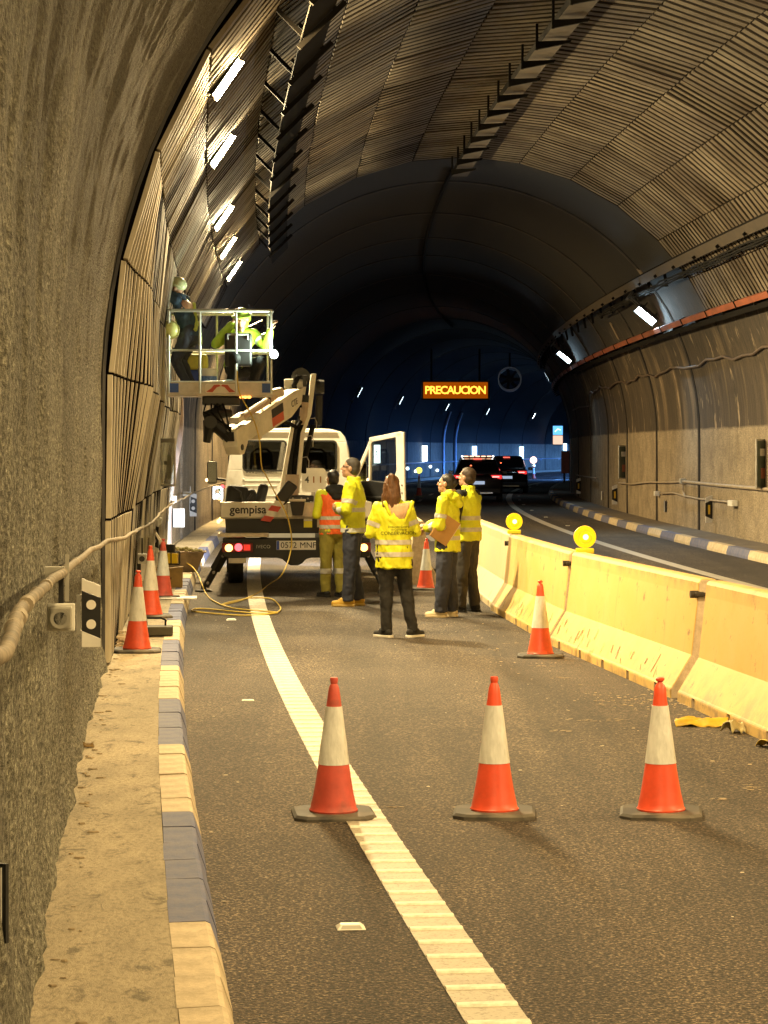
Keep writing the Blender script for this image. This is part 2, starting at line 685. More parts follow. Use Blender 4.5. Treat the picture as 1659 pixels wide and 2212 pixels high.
# ================================================================== SETTING
def stations(a, b, near=1.0, far=3.0):
    out, s = [], a
    while s < b - 1e-6:
        out.append(s)
        s += near if s < 60 else far
    out.append(b)
    return out
def strip(name, offs, a, b, h, m, kind='structure', step=1.0, parent=None, uv=False):
    st = stations(a, b, step, max(3.0, step))
    vs, fs = [], []
    n = len(offs)
    for s in st:
        for o in offs:
            vs.append(P(s, o, h))
    for i in range(len(st) - 1):
        for j in range(n - 1):
            fs.append((i * n + j, i * n + j + 1, (i + 1) * n + j + 1, (i + 1) * n + j))
    mb = MB()
    mb.add(vs, fs)
    o = mb.build(name, m, parent)
    if kind and parent is None:
        o['kind'] = kind
    return o
END = 300.0
road = strip('road', [-0.06, 2, 4, 6, 8, 9.66], -40, END, 0.0, 'asphalt')
road['label'] = 'dark worn asphalt road curving through the tunnel'
edge = strip('road_line', [0.75, 0.96], -10, END, 0.004, 'line_paint')
edge['label'] = 'broad white ribbed edge line beside the striped kerb'
o = strip('road_line', [7.83, 8.05], -10, END, 0.004, 'line_paint')
o['label'] = 'white edge line on the far side of the barriers'
# raised ribs across the near edge line
rib_me = None
far = MB()
s = 5.5
k = 0
while s < 46:
    p = P(s, 0.855, 0.0045)
    if s < 24:
        if rib_me is None:
            rm = MB()
            prof = [(-0.03, 0), (-0.018, 0.007), (0.018, 0.007), (0.03, 0)]
            rm.prism([(a_, b_) for a_, b_ in prof], -0.103, 0.103, 'X')
            rib_me = rm.mesh('rib')
            rib_me.materials.append(mat('rib_paint', (0.68, 0.64, 0.53), 0.6, var=0.25, vscale=30))
        ob = bpy.data.objects.new('rib', rib_me)
        COL.objects.link(ob)
        ob.parent = edge
        ob.location = p
        ob.rotation_euler = (0, 0, yaw(s) + random.uniform(-.01, .01))
    else:
        far.M = Matrix.Translation(p) @ Matrix.Rotation(yaw(s), 4, 'Z')
        far.prism([(-0.03, 0), (-0.018, 0.007), (0.018, 0.007), (0.03, 0)], -0.103, 0.103, 'X')
    s += 0.25
o = far.build('far_ribs', MATS['rib_paint'], edge)
o['kind'] = 'stuff'
for i, s in enumerate((50, 63, 76, 87, 99, 111, 123, 135, 147, 159, 171)):
    o = strip('lane_dash', [4.46, 4.60], s - 1.7, s + 1.7, 0.004, 'line_paint', step=1.7)
    o['label'] = 'short white lane dash on the open carriageway'
    o['group'] = 'lane dashes'

# walkways
WALK = strip('walkway', [LW - 0.25, -0.45, -0.185], -30, END, WALKH, 'walkway_concrete')
WALK['label'] = 'narrow stained concrete walkway along the rough wall'
o = strip('walkway', [9.79, RW + 0.25], -30, END, WALKH, mat('walkway_dark', (0.16, 0.135, 0.105), 0.9, var=0.35, vscale=3, bump=0.3), kind='structure')
o['label'] = 'raised walkway along the far tunnel wall'
def kerb_stone_mesh(L, side=1, j=0.0):
    mb = MB()
    q = [(-0.185, -0.05), (-0.185, KERBH + 0.012), (-0.055, KERBH + 0.014 + j), (-0.038, KERBH + 0.006 + j), (0.0, 0.045), (0.004, -0.05)]
    mb.prism([(side * x, z) for x, z in q], -L / 2, L / 2, 'Y')
    return mb.mesh('kerb_stone')
kerb_l = thing('kerb', None, None)
kerb_l['kind'] = 'structure'
kerb_l['label'] = 'blue and white painted kerb along the near walkway'
SL = 0.4333
meshes = {}
for c in ('kerb_blue', 'kerb_white'):
    meshes[c] = []
    for q in range(3):
        me = kerb_stone_mesh(SL - random.uniform(.004, .010), 1, random.uniform(-.004, .004))
        me.materials.append(MATS[c])
        meshes[c].append(me)
s0 = 8.2 - SL * 12
i = 0
while s0 + SL * i < 78:
    sc = s0 + SL * (i + 0.5)
    band = math.floor((sc - 8.2) / 2.6)
    c = 'kerb_blue' if band % 2 == 0 else 'kerb_white'
    ob = bpy.data.objects.new('kerb_stone', random.choice(meshes[c]))
    COL.objects.link(ob)
    ob.parent = kerb_l
    ob.location = P(sc, random.uniform(-.003, .003), random.uniform(-.003, .003))
    ob.rotation_euler = (0, 0, yaw(sc) + random.uniform(-.006, .006))
    i += 1
def kerb_far(a, b, side, off):
    mb = MB()
    q = [(-0.19, -0.05), (-0.19, KERBH + 0.012), (-0.04, KERBH + 0.012), (0.0, 0.05), (0.0, -0.05)]
    rings = []
    for s in stations(a, b, 3, 3):
        rings.append([P(s, off + side * x, z) for x, z in q])
    mb.loft(rings)
    return mb
o = kerb_far(78, END, 1, 0).build('far_kerb', 'kerb_white', kerb_l)
kerb_r = thing('kerb', None, None)
kerb_r['kind'] = 'structure'
kerb_r['label'] = 'blue and white painted kerb along the far wall'
s = 30.0
i = 0
while s < 150:
    c = 'kerb_blue' if i % 2 else 'kerb_white'
    o = kerb_far(s, s + 2.0, -1, 9.6).build('kerb_stone', c, kerb_r)
    s += 2.0
    i += 1
o = kerb_far(150, END, -1, 9.6).build('far_kerb', 'kerb_white', kerb_r)

# ------------------------------------------------------------------ vaults
def shell(name, st, al, inset, m, thick=0.25, caps=True):
    vs, uvs, fs = [], [], []
    n = len(al)
    for s in st:
        for a in al:
            o_, h = sec(a, inset(s, a))
            vs.append(P(s, o_, h))
            uvs.append((s, h))
    for i in range(len(st) - 1):
        for j in range(n - 1):
            fs.append((i * n + j, i * n + j + 1, (i + 1) * n + j + 1, (i + 1) * n + j))
    if caps:
        for s, i in ((st[0], 0), (st[-1], len(st) - 1)):
            b = len(vs)
            for a in al:
                o_, h = sec(a, -thick)
                vs.append(P(s, o_, h))
                uvs.append((s, h))
            for j in range(n - 1):
                fs.append((i * n + j, i * n + j + 1, b + j + 1, b + j))
    me = bpy.data.meshes.new(name)
    me.from_pydata([tuple(v) for v in vs], [], fs)
    ul = me.uv_layers.new(name='section')
    for lp in me.loops:
        ul.data[lp.index].uv = uvs[lp.vertex_index]
    o = link(name, me, m, smooth=True)
    return o
def lin(a, b, step):
    n = max(1, int(round((b - a) / step)))
    return [a + (b - a) * i / n for i in range(n + 1)]
A_LEFT = lin(0.0, 9.5, 0.07)
A_REST = lin(9.5, SECL, 0.45)[1:]
def rough_inset(s, a):
    p = Vector((s * 1.0, a * 0.8, 3.1))
    n1 = noise.fractal(p * 1.1, 0.8, 2.1, 5) * 0.022
    n2 = noise.noise(Vector((s * 3.5, a * 5.0, 9.0))) * 0.008
    n3 = noise.noise(Vector((s * 7.0, a * 11.0, 4.0))) * 0.006
    base = 0.10 * max(0.0, 1 - a / 0.35) if a < 1 else 0
    return 0.02 + n1 + n2 + n3 + base * (0.7 + 0.5 * noise.noise(Vector((s * 3, 1, 1))))
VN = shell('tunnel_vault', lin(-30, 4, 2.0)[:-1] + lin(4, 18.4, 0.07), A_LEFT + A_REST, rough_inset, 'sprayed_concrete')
tag(VN, 'rough sprayed concrete vault and wall at the near end', 'tunnel')
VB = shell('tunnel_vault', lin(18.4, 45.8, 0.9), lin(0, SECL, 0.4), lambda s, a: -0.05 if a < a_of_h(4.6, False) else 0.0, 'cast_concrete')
tag(VB, 'dark concrete shell behind the ribbed lining', 'tunnel')
def far_inset(s, a):
    return 0.012 * noise.noise(Vector((s * .4, a * .7, 2)))
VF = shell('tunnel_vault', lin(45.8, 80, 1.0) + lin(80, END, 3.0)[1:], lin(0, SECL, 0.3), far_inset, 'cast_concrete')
tag(VF, 'sooty cast concrete vault of the far curving tunnel', 'tunnel')
# joints of the cast rings: a shallow proud strip beside a dark groove
JM = mat('joint_mastic', (0.012, 0.011, 0.010), 0.9)
JL = mat('joint_lip', (0.07, 0.055, 0.04), 0.8, var=0.4, vscale=3)
def ring(s, a0, a1, w, t, m, nm, par, dev=0.0):
    mb = MB()
    rr = []
    for a in lin(a0, a1, 0.35):
        d = 0.04 * noise.noise(Vector((a * .6, s, 0))) * dev
        q = []
        for ds, r in ((-w / 2, -0.02), (-w / 2, t), (w / 2, t), (w / 2, -0.02)):
            o_, h = sec(a, r)
            q.append(P(s + ds + d, o_, h))
        rr.append(q)
    mb.loft(rr)
    return mb.build(nm, m, par)
for i, s in enumerate([50.4, 57.3, 64.0, 69.9, 77.5, 86.4, 95, 104, 113, 122, 131, 140, 150, 160, 170, 180, 190, 200, 212]):
    ring(s, 0.1, SECL - 0.1, 0.10, 0.016, JM, 'joint_groove', VF, 1)
    ring(s + 0.14, 0.1, SECL - 0.1, 0.07, 0.022, JL, 'joint_lip', VF, 1)

# ------------------------------------------------------------------ ribbed lining
LIN0, LIN1 = 18.75, 45.6
lining = thing('ribbed_lining', 'pale ribbed steel lining of bent slats covering the vault', 'lining')
def bulge(s, h):
    f = min(1.0, max(0.0, (s - 18.6) / 3.6))
    g = min(1.0, max(0.0, (h - 1.0) / 1.2))
    ins = 0.0 if h < SPR else HR - math.sqrt(max(0.0, HR * HR - (h - SPR) ** 2))
    k = max(0.0, 1 - ins / 0.33)
    wv = 0.03 * math.sin(s * 1.7 + h)
    return (0.29 * f * (0.85 + 0.15 * math.cos((s - 22) * .25)) + wv * f) * g * k
FAC = [0.17, 1.35, 2.55, 3.5, 4.45, 5.4, 6.5, 7.7, 8.9, 10.1, 11.2, 12.3, 13.4, 14.5, 15.6, 16.6, a_of_h(4.75, False)]
FAC = [f for f in FAC if f <= a_of_h(4.75, False)] 
PITCH = 0.30
i = 0
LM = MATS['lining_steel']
GAPM = mat('gap_black', (0.010, 0.007, 0.005), 0.95, spec=0.05)  # shade between the slats, put into near-flush black strips
jit = {}
while LIN0 + i * PITCH < LIN1:
    s = LIN0 + i * PITCH
    sheet = i // 4
    mb = MB()
    for j in range(len(FAC) - 1):
        a0, a1 = FAC[j] + 0.012, FAC[j + 1] - 0.012
        if s > 38.9 and FAC[j] < 4.4:
            continue
        key = (sheet, j)
        if key not in jit:
            jit[key] = (random.uniform(-.012, .012), random.uniform(-.012, .012), random.uniform(-.02, .02) if random.random() < .25 else 0)
        j0, j1, tw = jit[key]
        extra0 = random.uniform(-.003, .003)
        lo = []
        for (a, jj) in ((a0, j0), (a1, j1)):
            o_, h = sec(a, 0.045 + jj + extra0)
            o_b, h_b = sec(a, 0.085 + jj + extra0)
            bb = bulge(s, h)
            sh = tw * (1 if a == a1 else -1)
            q = []
            for ds, oo, hh in ((-0.094, o_, h), (-0.088, o_b, h_b), (0.088, o_b, h_b), (0.094, o_, h)):
                q.append(P(s + ds + sh, oo + bb, hh))
            lo.append(q)
        mb.loft(lo)
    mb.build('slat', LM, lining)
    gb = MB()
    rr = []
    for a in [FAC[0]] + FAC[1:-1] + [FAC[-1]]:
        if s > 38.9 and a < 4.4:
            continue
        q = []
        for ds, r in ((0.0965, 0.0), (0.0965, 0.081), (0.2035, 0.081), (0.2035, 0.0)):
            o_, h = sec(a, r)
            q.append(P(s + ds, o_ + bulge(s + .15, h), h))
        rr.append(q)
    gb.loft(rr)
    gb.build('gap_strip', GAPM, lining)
    i += 1
# trim of the lining's near edge, the dark gap beside the rough concrete
mb = MB()
rr = []
for a in lin(0.2, a_of_h(4.9, False), 0.3):
    q = []
    for ds, r in ((-0.30, 0.0), (-0.30, 0.03), (-0.17, 0.05), (-0.17, 0.0)):
        o_, h = sec(a, r)
        q.append(P(18.62 + ds, o_, h))
    rr.append(q)
mb.loft(rr)
mb.build('edge_trim', mat('edge_black', (0.008, 0.008, 0.009), 0.8), lining)
# end post of the wall lining
mb = MB()
rr = []
for h in lin(0.17, 4.4, 0.3):
    b_ = bulge(38.8, h)
    rr.append([P(38.75, LW - 0.02, h), P(38.75, LW + 0.12 + b_, h), P(39.05, LW + 0.12 + b_, h), P(39.05, LW - 0.02, h)])
mb.loft(rr)
mb.build('end_post', mat('end_post', (0.34, 0.25, 0.19), 0.5, var=0.3, vscale=4), lining)

# ------------------------------------------------------------------ lamps
HOUS = mat('lamp_housing', (0.03, 0.028, 0.026), 0.55, 0.3, var=0.3)
BRK = mat('galvanised_dark', (0.10, 0.095, 0.085), 0.55, 0.5, var=0.4, vscale=5)
def sect_frame(s, a, inset):
    o_, h = sec(a, inset)
    p = P(s, o_, h)
    o2, h2 = sec(a + 0.01, inset)
    T = (P(s, o2, h2) - p).normalized()
    L = (P(s + 0.1, o_, h) - p).normalized()
    N = L.cross(T).normalized()
    oc, hc = sec(a, inset + 0.1)
    if (P(s, oc, hc) - p).dot(N) < 0:
        N = -N
    return p, T, L, N
def frame_m(p, X, Y, Z):
    m = Matrix((X, Y, Z)).transposed().to_4x4()
    m.translation = p
    return m
def luminaire(s, a, em, label, group, ln=0.56, wd=0.13, gap=0.34, arms=True, tilt=0.0, droop=0.0):
    p, T, L, N = sect_frame(s, a, gap)
    if droop:
        N, T = (N * math.cos(droop) + T * math.sin(droop)).normalized(), (T * math.cos(droop) - N * math.sin(droop)).normalized()
    if tilt:
        N = (N * math.cos(tilt) - L * math.sin(tilt)).normalized()
    X, Y, Z = T, (-N).cross(T).normalized(), -N
    o = bpy.data.objects.new('tunnel_lamp', None)
    COL.objects.link(o)
    o.matrix_world = frame_m(p, X, Y, Z)
    tag(o, label, 'lamp', group)
    mb = MB()
    h = 0.07
    mb.box((0, 0, h / 2 + .004), (ln + .05, wd + .04, h), ch=.012)
    for q in range(5):
        mb.box((-ln / 2 + ln * (q + .5) / 5, 0, h + 0.02), (0.012, wd * .8, 0.04))
    mb.build('housing', HOUS, o)
    d = MB()
    d.add([(-ln / 2, -wd / 2, -0.002), (-ln / 2, wd / 2, -0.002), (ln / 2, wd / 2, -0.002), (ln / 2, -wd / 2, -0.002)], [(0, 1, 2, 3)])
    d.build('diffuser', em, o)
    for sy in (-1, 1):
        mb = MB()
        mb.box((0, sy * (wd / 2 + .012), -.010), (ln + .05, .012, .05))
        mb.build('rim', HOUS, o)
    b = MB()
    for sx in (-.32, .32):
        b.box((sx * ln, 0, gap / 2 + .02), (0.035, 0.05, max(.05, gap - .02)))
    b.box((-ln * .75, 0, h + .05), (ln * .9, 0.05, 0.04))
    b.box((-ln * .75, 0.09, h + .05), (ln * .9, 0.03, 0.03))
    b.box((-ln * 1.15, 0.04, gap / 2 + .02), (0.05, 0.14, max(.05, gap - .02)))
    b.build('bracket', BRK, o)
    return o
SOD = emitter('sodium_light', SODIUM_C, SODIUM)
SODN = emitter('sodium_light_near', SODIUM_C, SODIUM * 0.25)
SODB = emitter('sodium_light_inner', SODIUM_C, SODIUM * 0.5)
SODR = emitter('sodium_light_weak', SODIUM_C, SODIUM * 0.36)
SOD2 = emitter('sodium_light_pale', (1.0, 0.78, 0.42), SODIUM)
LED = emitter('led_light', LEDW_C, LEDW)
LED2 = emitter('led_light_near', LEDW_C, LEDW * 2.5)
FILLB = emitter('led_light_blue', FILLB_C, LEDW * 22)
AL = a_of_h(5.46)
ordn = ['topmost', 'second from the top', 'third from the top', 'fourth from the top', 'lowest']
for i, (s, em) in enumerate(((21.1, SOD), (26.1, SOD2), (33.6, SOD2), (38.6, SOD), (43.6, SOD2))):
    luminaire(s, AL, em, 'lit lamp on the ribbed lining, %s of the row of five' % ordn[i], 'lamp row on the lining', ln=.40, wd=.15, gap=.12, tilt=R(20) if i < 3 else R(16))
for i, s in enumerate((13.3, 8.8, 4.2, -1.0)):
    luminaire(s, AL, SODN, 'lit lamp of the row continuing over the rough wall', 'lamp row over the rough wall', tilt=R(-18))
for i, s in enumerate((13.5, 7.0, 0.5)):
    luminaire(s, a_of_h(5.3, False), SODR, 'lit lamp high on the side across from the rough wall', 'lamp row across from the rough wall', tilt=R(-12))
for s in (54.5, 58.5, 63.5):  # unseen lamps added behind the basket to warm the right wall
    luminaire(s, a_of_h(5.3), SODB, 'lit lamp of the haunch row out of sight behind the raised basket', 'lamp row behind the basket', ln=.40, wd=.15, gap=.16, droop=R(-32))
# white led lamps further in
for s in (51.9, 75.8):
    luminaire(s, a_of_h(5.15, False), LED if s > 60 else LED2, 'white lamp above the orange cable duct, ' + ('larger and brighter' if s < 60 else 'smaller, farther in'), 'white lamps on the right', 0.50, 0.26, 0.25, tilt=R(25), droop=R(20))
for s in (97,):
    luminaire(s, a_of_h(5.15, False), LED, 'far white lamp beyond the bend of the wall', 'white lamps on the right', 0.42, 0.16, 0.25)
for s in (148, 162, 176, 190, 204, 218):  # unseen blue lamps added past the bend to light the left wall
    lo_ = luminaire(s, a_of_h(0.95, False), FILLB, 'low blue lamp on the wall past the bend', 'low blue lamps past the bend', 0.12, 0.7, 0.12)
    mb = MB()
    mb.box((-.085, 0, -.22), (.012, 1.4, .62))  # plate added to keep the blue fill off the upper vault
    mb.build('hood', HOUS, lo_)
for i, s in enumerate((112.1, 131.0, 151.9, 170.1, 190.8)):
    luminaire(s, a_of_h(4.9), LED, 'distant white lamp ' + ['just above the open truck door', 'between the truck door and the amber sign', 'just below the amber sign', 'below the end of the amber sign', 'nearest the round fan, lowest of the row'][i], 'white lamps on the left', 0.5, 0.2, 0.25)
# ================================================================== FIXTURES ON THE VAULT
TRAYM = mat('tray_dark', (0.010, 0.009, 0.008), 0.9, 0.0, var=0.4, vscale=4, spec=0.1)
CABM = mat('cable_black', (0.012, 0.012, 0.012), 0.9, spec=0.1)
def sec_path(a, inset, s0, s1, step=0.7):
    pts = []
    for s in lin(s0, s1, step):
        o_, h = sec(a, inset)
        pts.append(P(s, o_, h))
    return pts
def along_bar(mb, a, inset, s0, s1, wa, wi, step=1.0):
    """rectangular bar running along the tunnel: wa wide along the section, wi deep inwards"""
    rr = []
    for s in lin(s0, s1, step):
        q = []
        for da, di in ((-wa / 2, -wi / 2), (-wa / 2, wi / 2), (wa / 2, wi / 2), (wa / 2, -wi / 2)):
            o_, h = sec(a + da, inset + di)
            q.append(P(s, o_, h))
        rr.append(q)
    mb.loft(rr)
    return mb
# ladder tray under the lining, left haunch
t = thing('cable_tray', 'dark ladder cable tray hung under the lining beside the lamp row', 'cable tray')
AT = a_of_h(6.15)
for da, dz in ((0.40, .34),):
    along_bar(MB(), AT + da, dz + .065, 18.9, 47, 0.02, 0.05).build('side_rail', TRAYM, t)
sheet = along_bar(MB(), AT + 0.15, 0.43, 18.9, 47, 0.50, 0.012)
sheet.build('tray_floor', TRAYM, t)
s = 19.2
while s < 46:
    mb = MB()
    p, T, L, N = sect_frame(s, AT + .16, 0.2)
    mb.M = frame_m(p, T, L, N)
    for q in (-.2, .2):
        mb.box((q, 0, 0.06), (0.04, 0.05, 0.42))
    mb.box((0, 0, 0.28), (0.62, 0.06, 0.05))
    mb.build('hanger', TRAYM, t)
    s += 2.1
# crown tray with T hangers
t = thing('crown_tray', 'cable trough along the vault crown hung from T shaped brackets', 'cable tray')
AC = a_of_h(7.9) if False else SPR + HR * math.pi / 2 + 0.05
along_bar(MB(), AC, 0.30, 24, 47, 0.34, 0.012).build('tray_floor', mat('tray_grey', (0.07, 0.055, 0.04), 0.8, 0.0, var=0.4), t)
for da in (-.17, .17):
    along_bar(MB(), AC + da, 0.26, 24, 47, 0.015, 0.09).build('side_rail', TRAYM, t)
s = 24.6
while s < 46:
    mb = MB()
    p, T, L, N = sect_frame(s, AC, 0.0)
    mb.M = frame_m(p, T, L, N)
    mb.box((-0.26, 0, 0.2), (0.035, 0.035, 0.55))
    mb.box((-0.30, 0, -0.02), (0.2, 0.05, 0.10))
    mb.prism([(-0.26, 0.36), (0.22, 0.33), (0.2, 0.37), (-0.26, 0.47)], -0.03, 0.03, 'Y')
    mb.build('bracket', TRAYM, t)
    s += 1.6
# conduit continuing over the far vault crown
mb = MB()
mb.tube(sec_path(AC - 0.1, 0.06, 48, 110, 1.5), 0.05, 6)
o = mb.build('crown_cable', CABM)
tag(o, 'black cable running along the sooty vault crown', 'cable')
# right hand trays
t = thing('cable_trough', 'dark cable trough high on the far wall above the lamps', 'cable tray')
AR1 = a_of_h(5.8, False)
along_bar(MB(), AR1, 0.20, 30, 104, 0.20, 0.02).build('tray_floor', mat('tray_brown', (0.05, 0.038, 0.026), 0.8, 0.0, var=0.4), t)
for da in (-.10, .10):
    along_bar(MB(), AR1 + da, 0.16, 30, 104, 0.02, 0.10).build('side_rail', TRAYM, t)
s = 31
while s < 100:
    mb = MB()
    p, T, L, N = sect_frame(s, AR1, 0.0)
    mb.M = frame_m(p, T, L, N)
    mb.box((0.05, 0, 0.12), (0.06, 0.05, 0.30))
    mb.box((0.22, 0, 0.10), (0.35, 0.05, 0.06), (0, -0.5, 0))
    mb.build('bracket', TRAYM, t)
    s += 2.4
for q in range(3):
    mb = MB()
    pts = []
    for s in lin(30, 60, 0.8):
        o_, h = sec(AR1 + 0.24 + 0.05 * q + 0.05 * noise.noise(Vector((s * .7, q * 3, 0))), 0.18 + 0.07 * noise.noise(Vector((s * .5, q * 7.1, 4))))
        pts.append(P(s, o_, h))
    mb.tube(pts, 0.02, 6)
    mb.build('cable', CABM, t)
t = thing('cable_duct', 'rusty orange cable duct curving along the far wall', 'cable duct')
AR2 = a_of_h(4.76, False)
s = 30.0
OR = mat('duct_orange', (0.26, 0.075, 0.035), 0.55, 0.0, var=0.45, vscale=3)
while s < 112:
    along_bar(MB(), AR2, 0.20, s, s + 2.94, 0.12, 0.10, 1.0).build('duct_section', OR, t)
    mb = MB()
    along_bar(mb, AR2, 0.20, s + 2.94, s + 3.0, 0.15, 0.13, 0.1)
    mb.build('joint_clip', TRAYM, t)
    mb = MB()
    p, T, L, N = sect_frame(s + 1.5, AR2 + .1, 0.0)
    mb.M = frame_m(p, T, L, N)
    mb.box((0.0, 0, 0.11), (0.06, 0.05, 0.26))
    mb.build('bracket', TRAYM, t)
    s += 3.0
along_bar(MB(), AR2 + 0.17, 0.10, 30, 78, 0.10, 0.20).build('under_tray', TRAYM, t)
# sagging cable on the right wall
mb = MB()
pts = []
for s in lin(34, 74, 1.0):
    h = 3.82 + 0.05 * math.sin(s * 1.1) + 0.03 * math.sin(s * 2.9)
    o_, hh = sec(a_of_h(h, False), 0.05)
    pts.append(P(s, o_, hh))
for s, h in ((75, 3.75), (75.6, 3.6), (76.1, 3.4), (78, 3.42), (82, 3.47), (87.7, 3.46)):
    o_, hh = sec(a_of_h(h, False), 0.05)
    pts.append(P(s, o_, hh))
mb.tube(pts, 0.028, 7)
o = mb.build('wall_cable', mat('cable_brown', (0.10, 0.07, 0.05), 0.6, var=0.3))
tag(o, 'thick sagging cable pinned across the stained far wall', 'cable')
# small panels on the far wall above the duct
for i, (px, py, tl) in enumerate(((1608, 592, .4), (1395, 600, .3), (1330, 715, .3))):
    s, o_, h = wall_at(px, py)
    mb = MB()
    p, T, L, N = sect_frame(s, a_of_h(h, False), 0.02)
    mb.M = frame_m(p, T, L, N)
    mb.box((0, 0, 0), (0.5, 0.28, 0.03), (0, 0, tl))
    o = mb.build('wall_plate', mat('plate_dirty', (0.22, 0.17, 0.11), 0.7, var=0.4))
    tag(o, 'small tilted plate on the upper far wall, %s' % ['nearest the ribbed lining', 'above the bright white lamp', 'left of the bright white lamp'][i], 'plate')

# ------------------------------------------------------------------ signs on walls
WH = mat('sign_white', (0.80, 0.80, 0.76), 0.45, var=0.12)
BK = mat('sign_black', (0.012, 0.012, 0.012), 0.5)
YL = mat('sign_yellow', (0.85, 0.55, 0.05), 0.45)
GREY = mat('plastic_grey', (0.42, 0.41, 0.36), 0.5, var=0.25)
ALU = mat('aluminium', (0.55, 0.55, 0.52), 0.35, 0.8, var=0.2)
def wall_frame(s, o_, h, off=0.0):
    """matrix: X along the wall away from the camera, Y into the wall, Z up, for near vertical walls"""
    left = o_ < CX
    th = yaw(s)
    p = P(s, o_ + (off if left else -off), h)
    fwd = Vector((-math.sin(th), math.cos(th), 0))
    nin = Vector((math.cos(th), math.sin(th), 0)) * (1 if left else -1)
    return p, fwd, nin
def delineator(s, o_, h, label, face=1.0, dots=True, W=0.145, H=0.49, yellow=False, group=None):
    p, fwd, nin = wall_frame(s, o_, h, 0.09)
    root = bpy.data.objects.new('delineator', None)
    COL.objects.link(root)
    # faces the camera, hinge side on the wall
    zz = Vector((0, 0, 1))
    xx = (nin * face - fwd * (1 - abs(face)) * .5).normalized()
    if o_ > CX:
        xx = -xx
    yy = zz.cross(xx)
    root.matrix_world = frame_m(p, xx, yy, zz)
    tag(root, label, 'delineator', group)
    sl = 0.11 * H * (1 if o_ < CX else -1)
    t_ = 0.012
    def par(z0l, z0r, z1l, z1r, m, nm, y0=-t_, y1=0.0):
        mb = MB()
        mb.prism([(-W / 2, z0l), (W / 2, z0r), (W / 2, z1r), (-W / 2, z1l)], y0, y1, 'Y')
        return mb.build(nm, m, root)
    q = H * .19
    par(-H / 2 + q + .06 * H, -H / 2 + q - .06 * H, H / 2 - q + sl / 2, H / 2 - q - sl / 2, BK, 'panel')
    par(H / 2 - q + sl / 2 + .002, H / 2 - q - sl / 2 + .002, H / 2 + sl / 2, H / 2 - sl / 2, WH, 'white_end')
    par(-H / 2, -H / 2, -H / 2 + q + .056 * H, -H / 2 + q - .064 * H, WH, 'white_end')
    if yellow:
        mb = MB()
        mb.box((0, -t_ - .004, 0), (0.05, 0.006, 0.2))
        mb.build('reflector', YL, root)
    else:
        for z in (-.15 * H, .15 * H):
            mb = MB()
            mb.lathe([(0.0, -t_ - .008), (.26 * W, -t_ - .008), (.26 * W, -t_ + .001)], 20, (0, 0, z), 'Y')
            mb.build('reflector', mat('reflector_white', (0.88, 0.86, 0.80), 0.25), root)
    mb = MB()
    for z in (-.1, .1):
        mb.box((-0.05 if o_ < CX else 0.05, 0.03, z), (0.02, 0.06, 0.02))
    mb.box((-0.07 if o_ < CX else 0.07, 0.006, 0), (0.02, 0.012, H * .6))
    mb.build('bracket', ALU, root)
    return root
_s, _h = at_off(197, 1327, LW + 0.12)
delineator(_s, LW + .03, _h, 'black and white delineator with two round reflectors on rough wall', W=40 / FPX * _s, H=140 / FPX * _s)
delineator(33.0, LW, 0.70, 'delineator turned edge-on behind the three kerb cones', face=0.6)
delineator(48.3, LW, 0.78, 'delineator on the bluish wall behind the truck', face=0.95)
for i, (s, h) in enumerate(((48.7, 0.66), (66.9, 0.62), (84.4, 0.60))):
    delineator(s, RW, h, ['tilted delineator with yellow bar nearest along the far wall', 'second delineator with yellow bar along the far wall', 'smallest delineator with yellow bar, before the bend'][i], face=0.55, yellow=True, W=0.17, H=0.56, group='yellow barred delineators')
def box_on_wall(name, label, cat, s, o_, h, dims, m, off=0.0, group=None, bevel=0.006):
    """dims: along the wall, out from the wall, up"""
    p, fwd, nin = wall_frame(s, o_, h, off + dims[1] / 2)
    root = bpy.data.objects.new(name, None)
    COL.objects.link(root)
    root.matrix_world = frame_m(p, fwd, Vector((0, 0, 1)).cross(fwd), Vector((0, 0, 1)))
    tag(root, label, cat, group)
    mb = MB()
    mb.box((0, 0, 0), dims)
    mb.build('case', m, root, bevel=bevel)
    return root
# left conduit
path = [at_off(px, py, LW + 0.085) for px, py in ((-30, 1440), (2, 1405), (60, 1300), (130, 1240), (215, 1180))] + [(23.5, 1.10), (26, 1.05), (28.5, 1.0), (30.8, 0.99), (33, 1.02), (36, 1.04), (39, 1.05), (42.5, 1.03), (46.8, 1.06), (54, 1.08), (61.6, 1.09), (70, 1.08)]
path = [path[0]] + sorted(path[1:])
t = thing('wall_conduit', 'bent dusty conduit pipe running along the walls at waist height', 'conduit')
mb = MB()
pts = []
for i in range(len(path) - 1):
    for q in range(4):
        f = q / 4
        s = path[i][0] * (1 - f) + path[i + 1][0] * f
        h = path[i][1] * (1 - f) + path[i + 1][1] * f
        pts.append(P(s, LW + 0.085 + 0.008 * math.sin(s * 3) + (0.09 if s > 18 else 0), h + 0.006 * math.sin(s * 5)))
mb.tube(pts, 0.0175, 12)
mb.build('pipe', mat('conduit', (0.27, 0.23, 0.17), 0.75, 0.0, var=0.45, vscale=12, bump=0.3, spec=0.25), t, smooth='all')
for s in (5.2, 5.45, 5.9, 6.6, 7.4, 9.6, 11.0):
    mb = MB()
    a_, b_ = P(s - .05, LW + .085, np.interp(s - .05, [x for x, _ in path], [z for _, z in path])), P(s + .05, LW + .085, np.interp(s + .05, [x for x, _ in path], [z for _, z in path]))
    mb.tube([a_, b_], 0.0205, 12)
    mb.build('coupling', mat('conduit_light', (0.36, 0.31, 0.23), 0.75, var=0.3, spec=0.25), t, smooth=True)
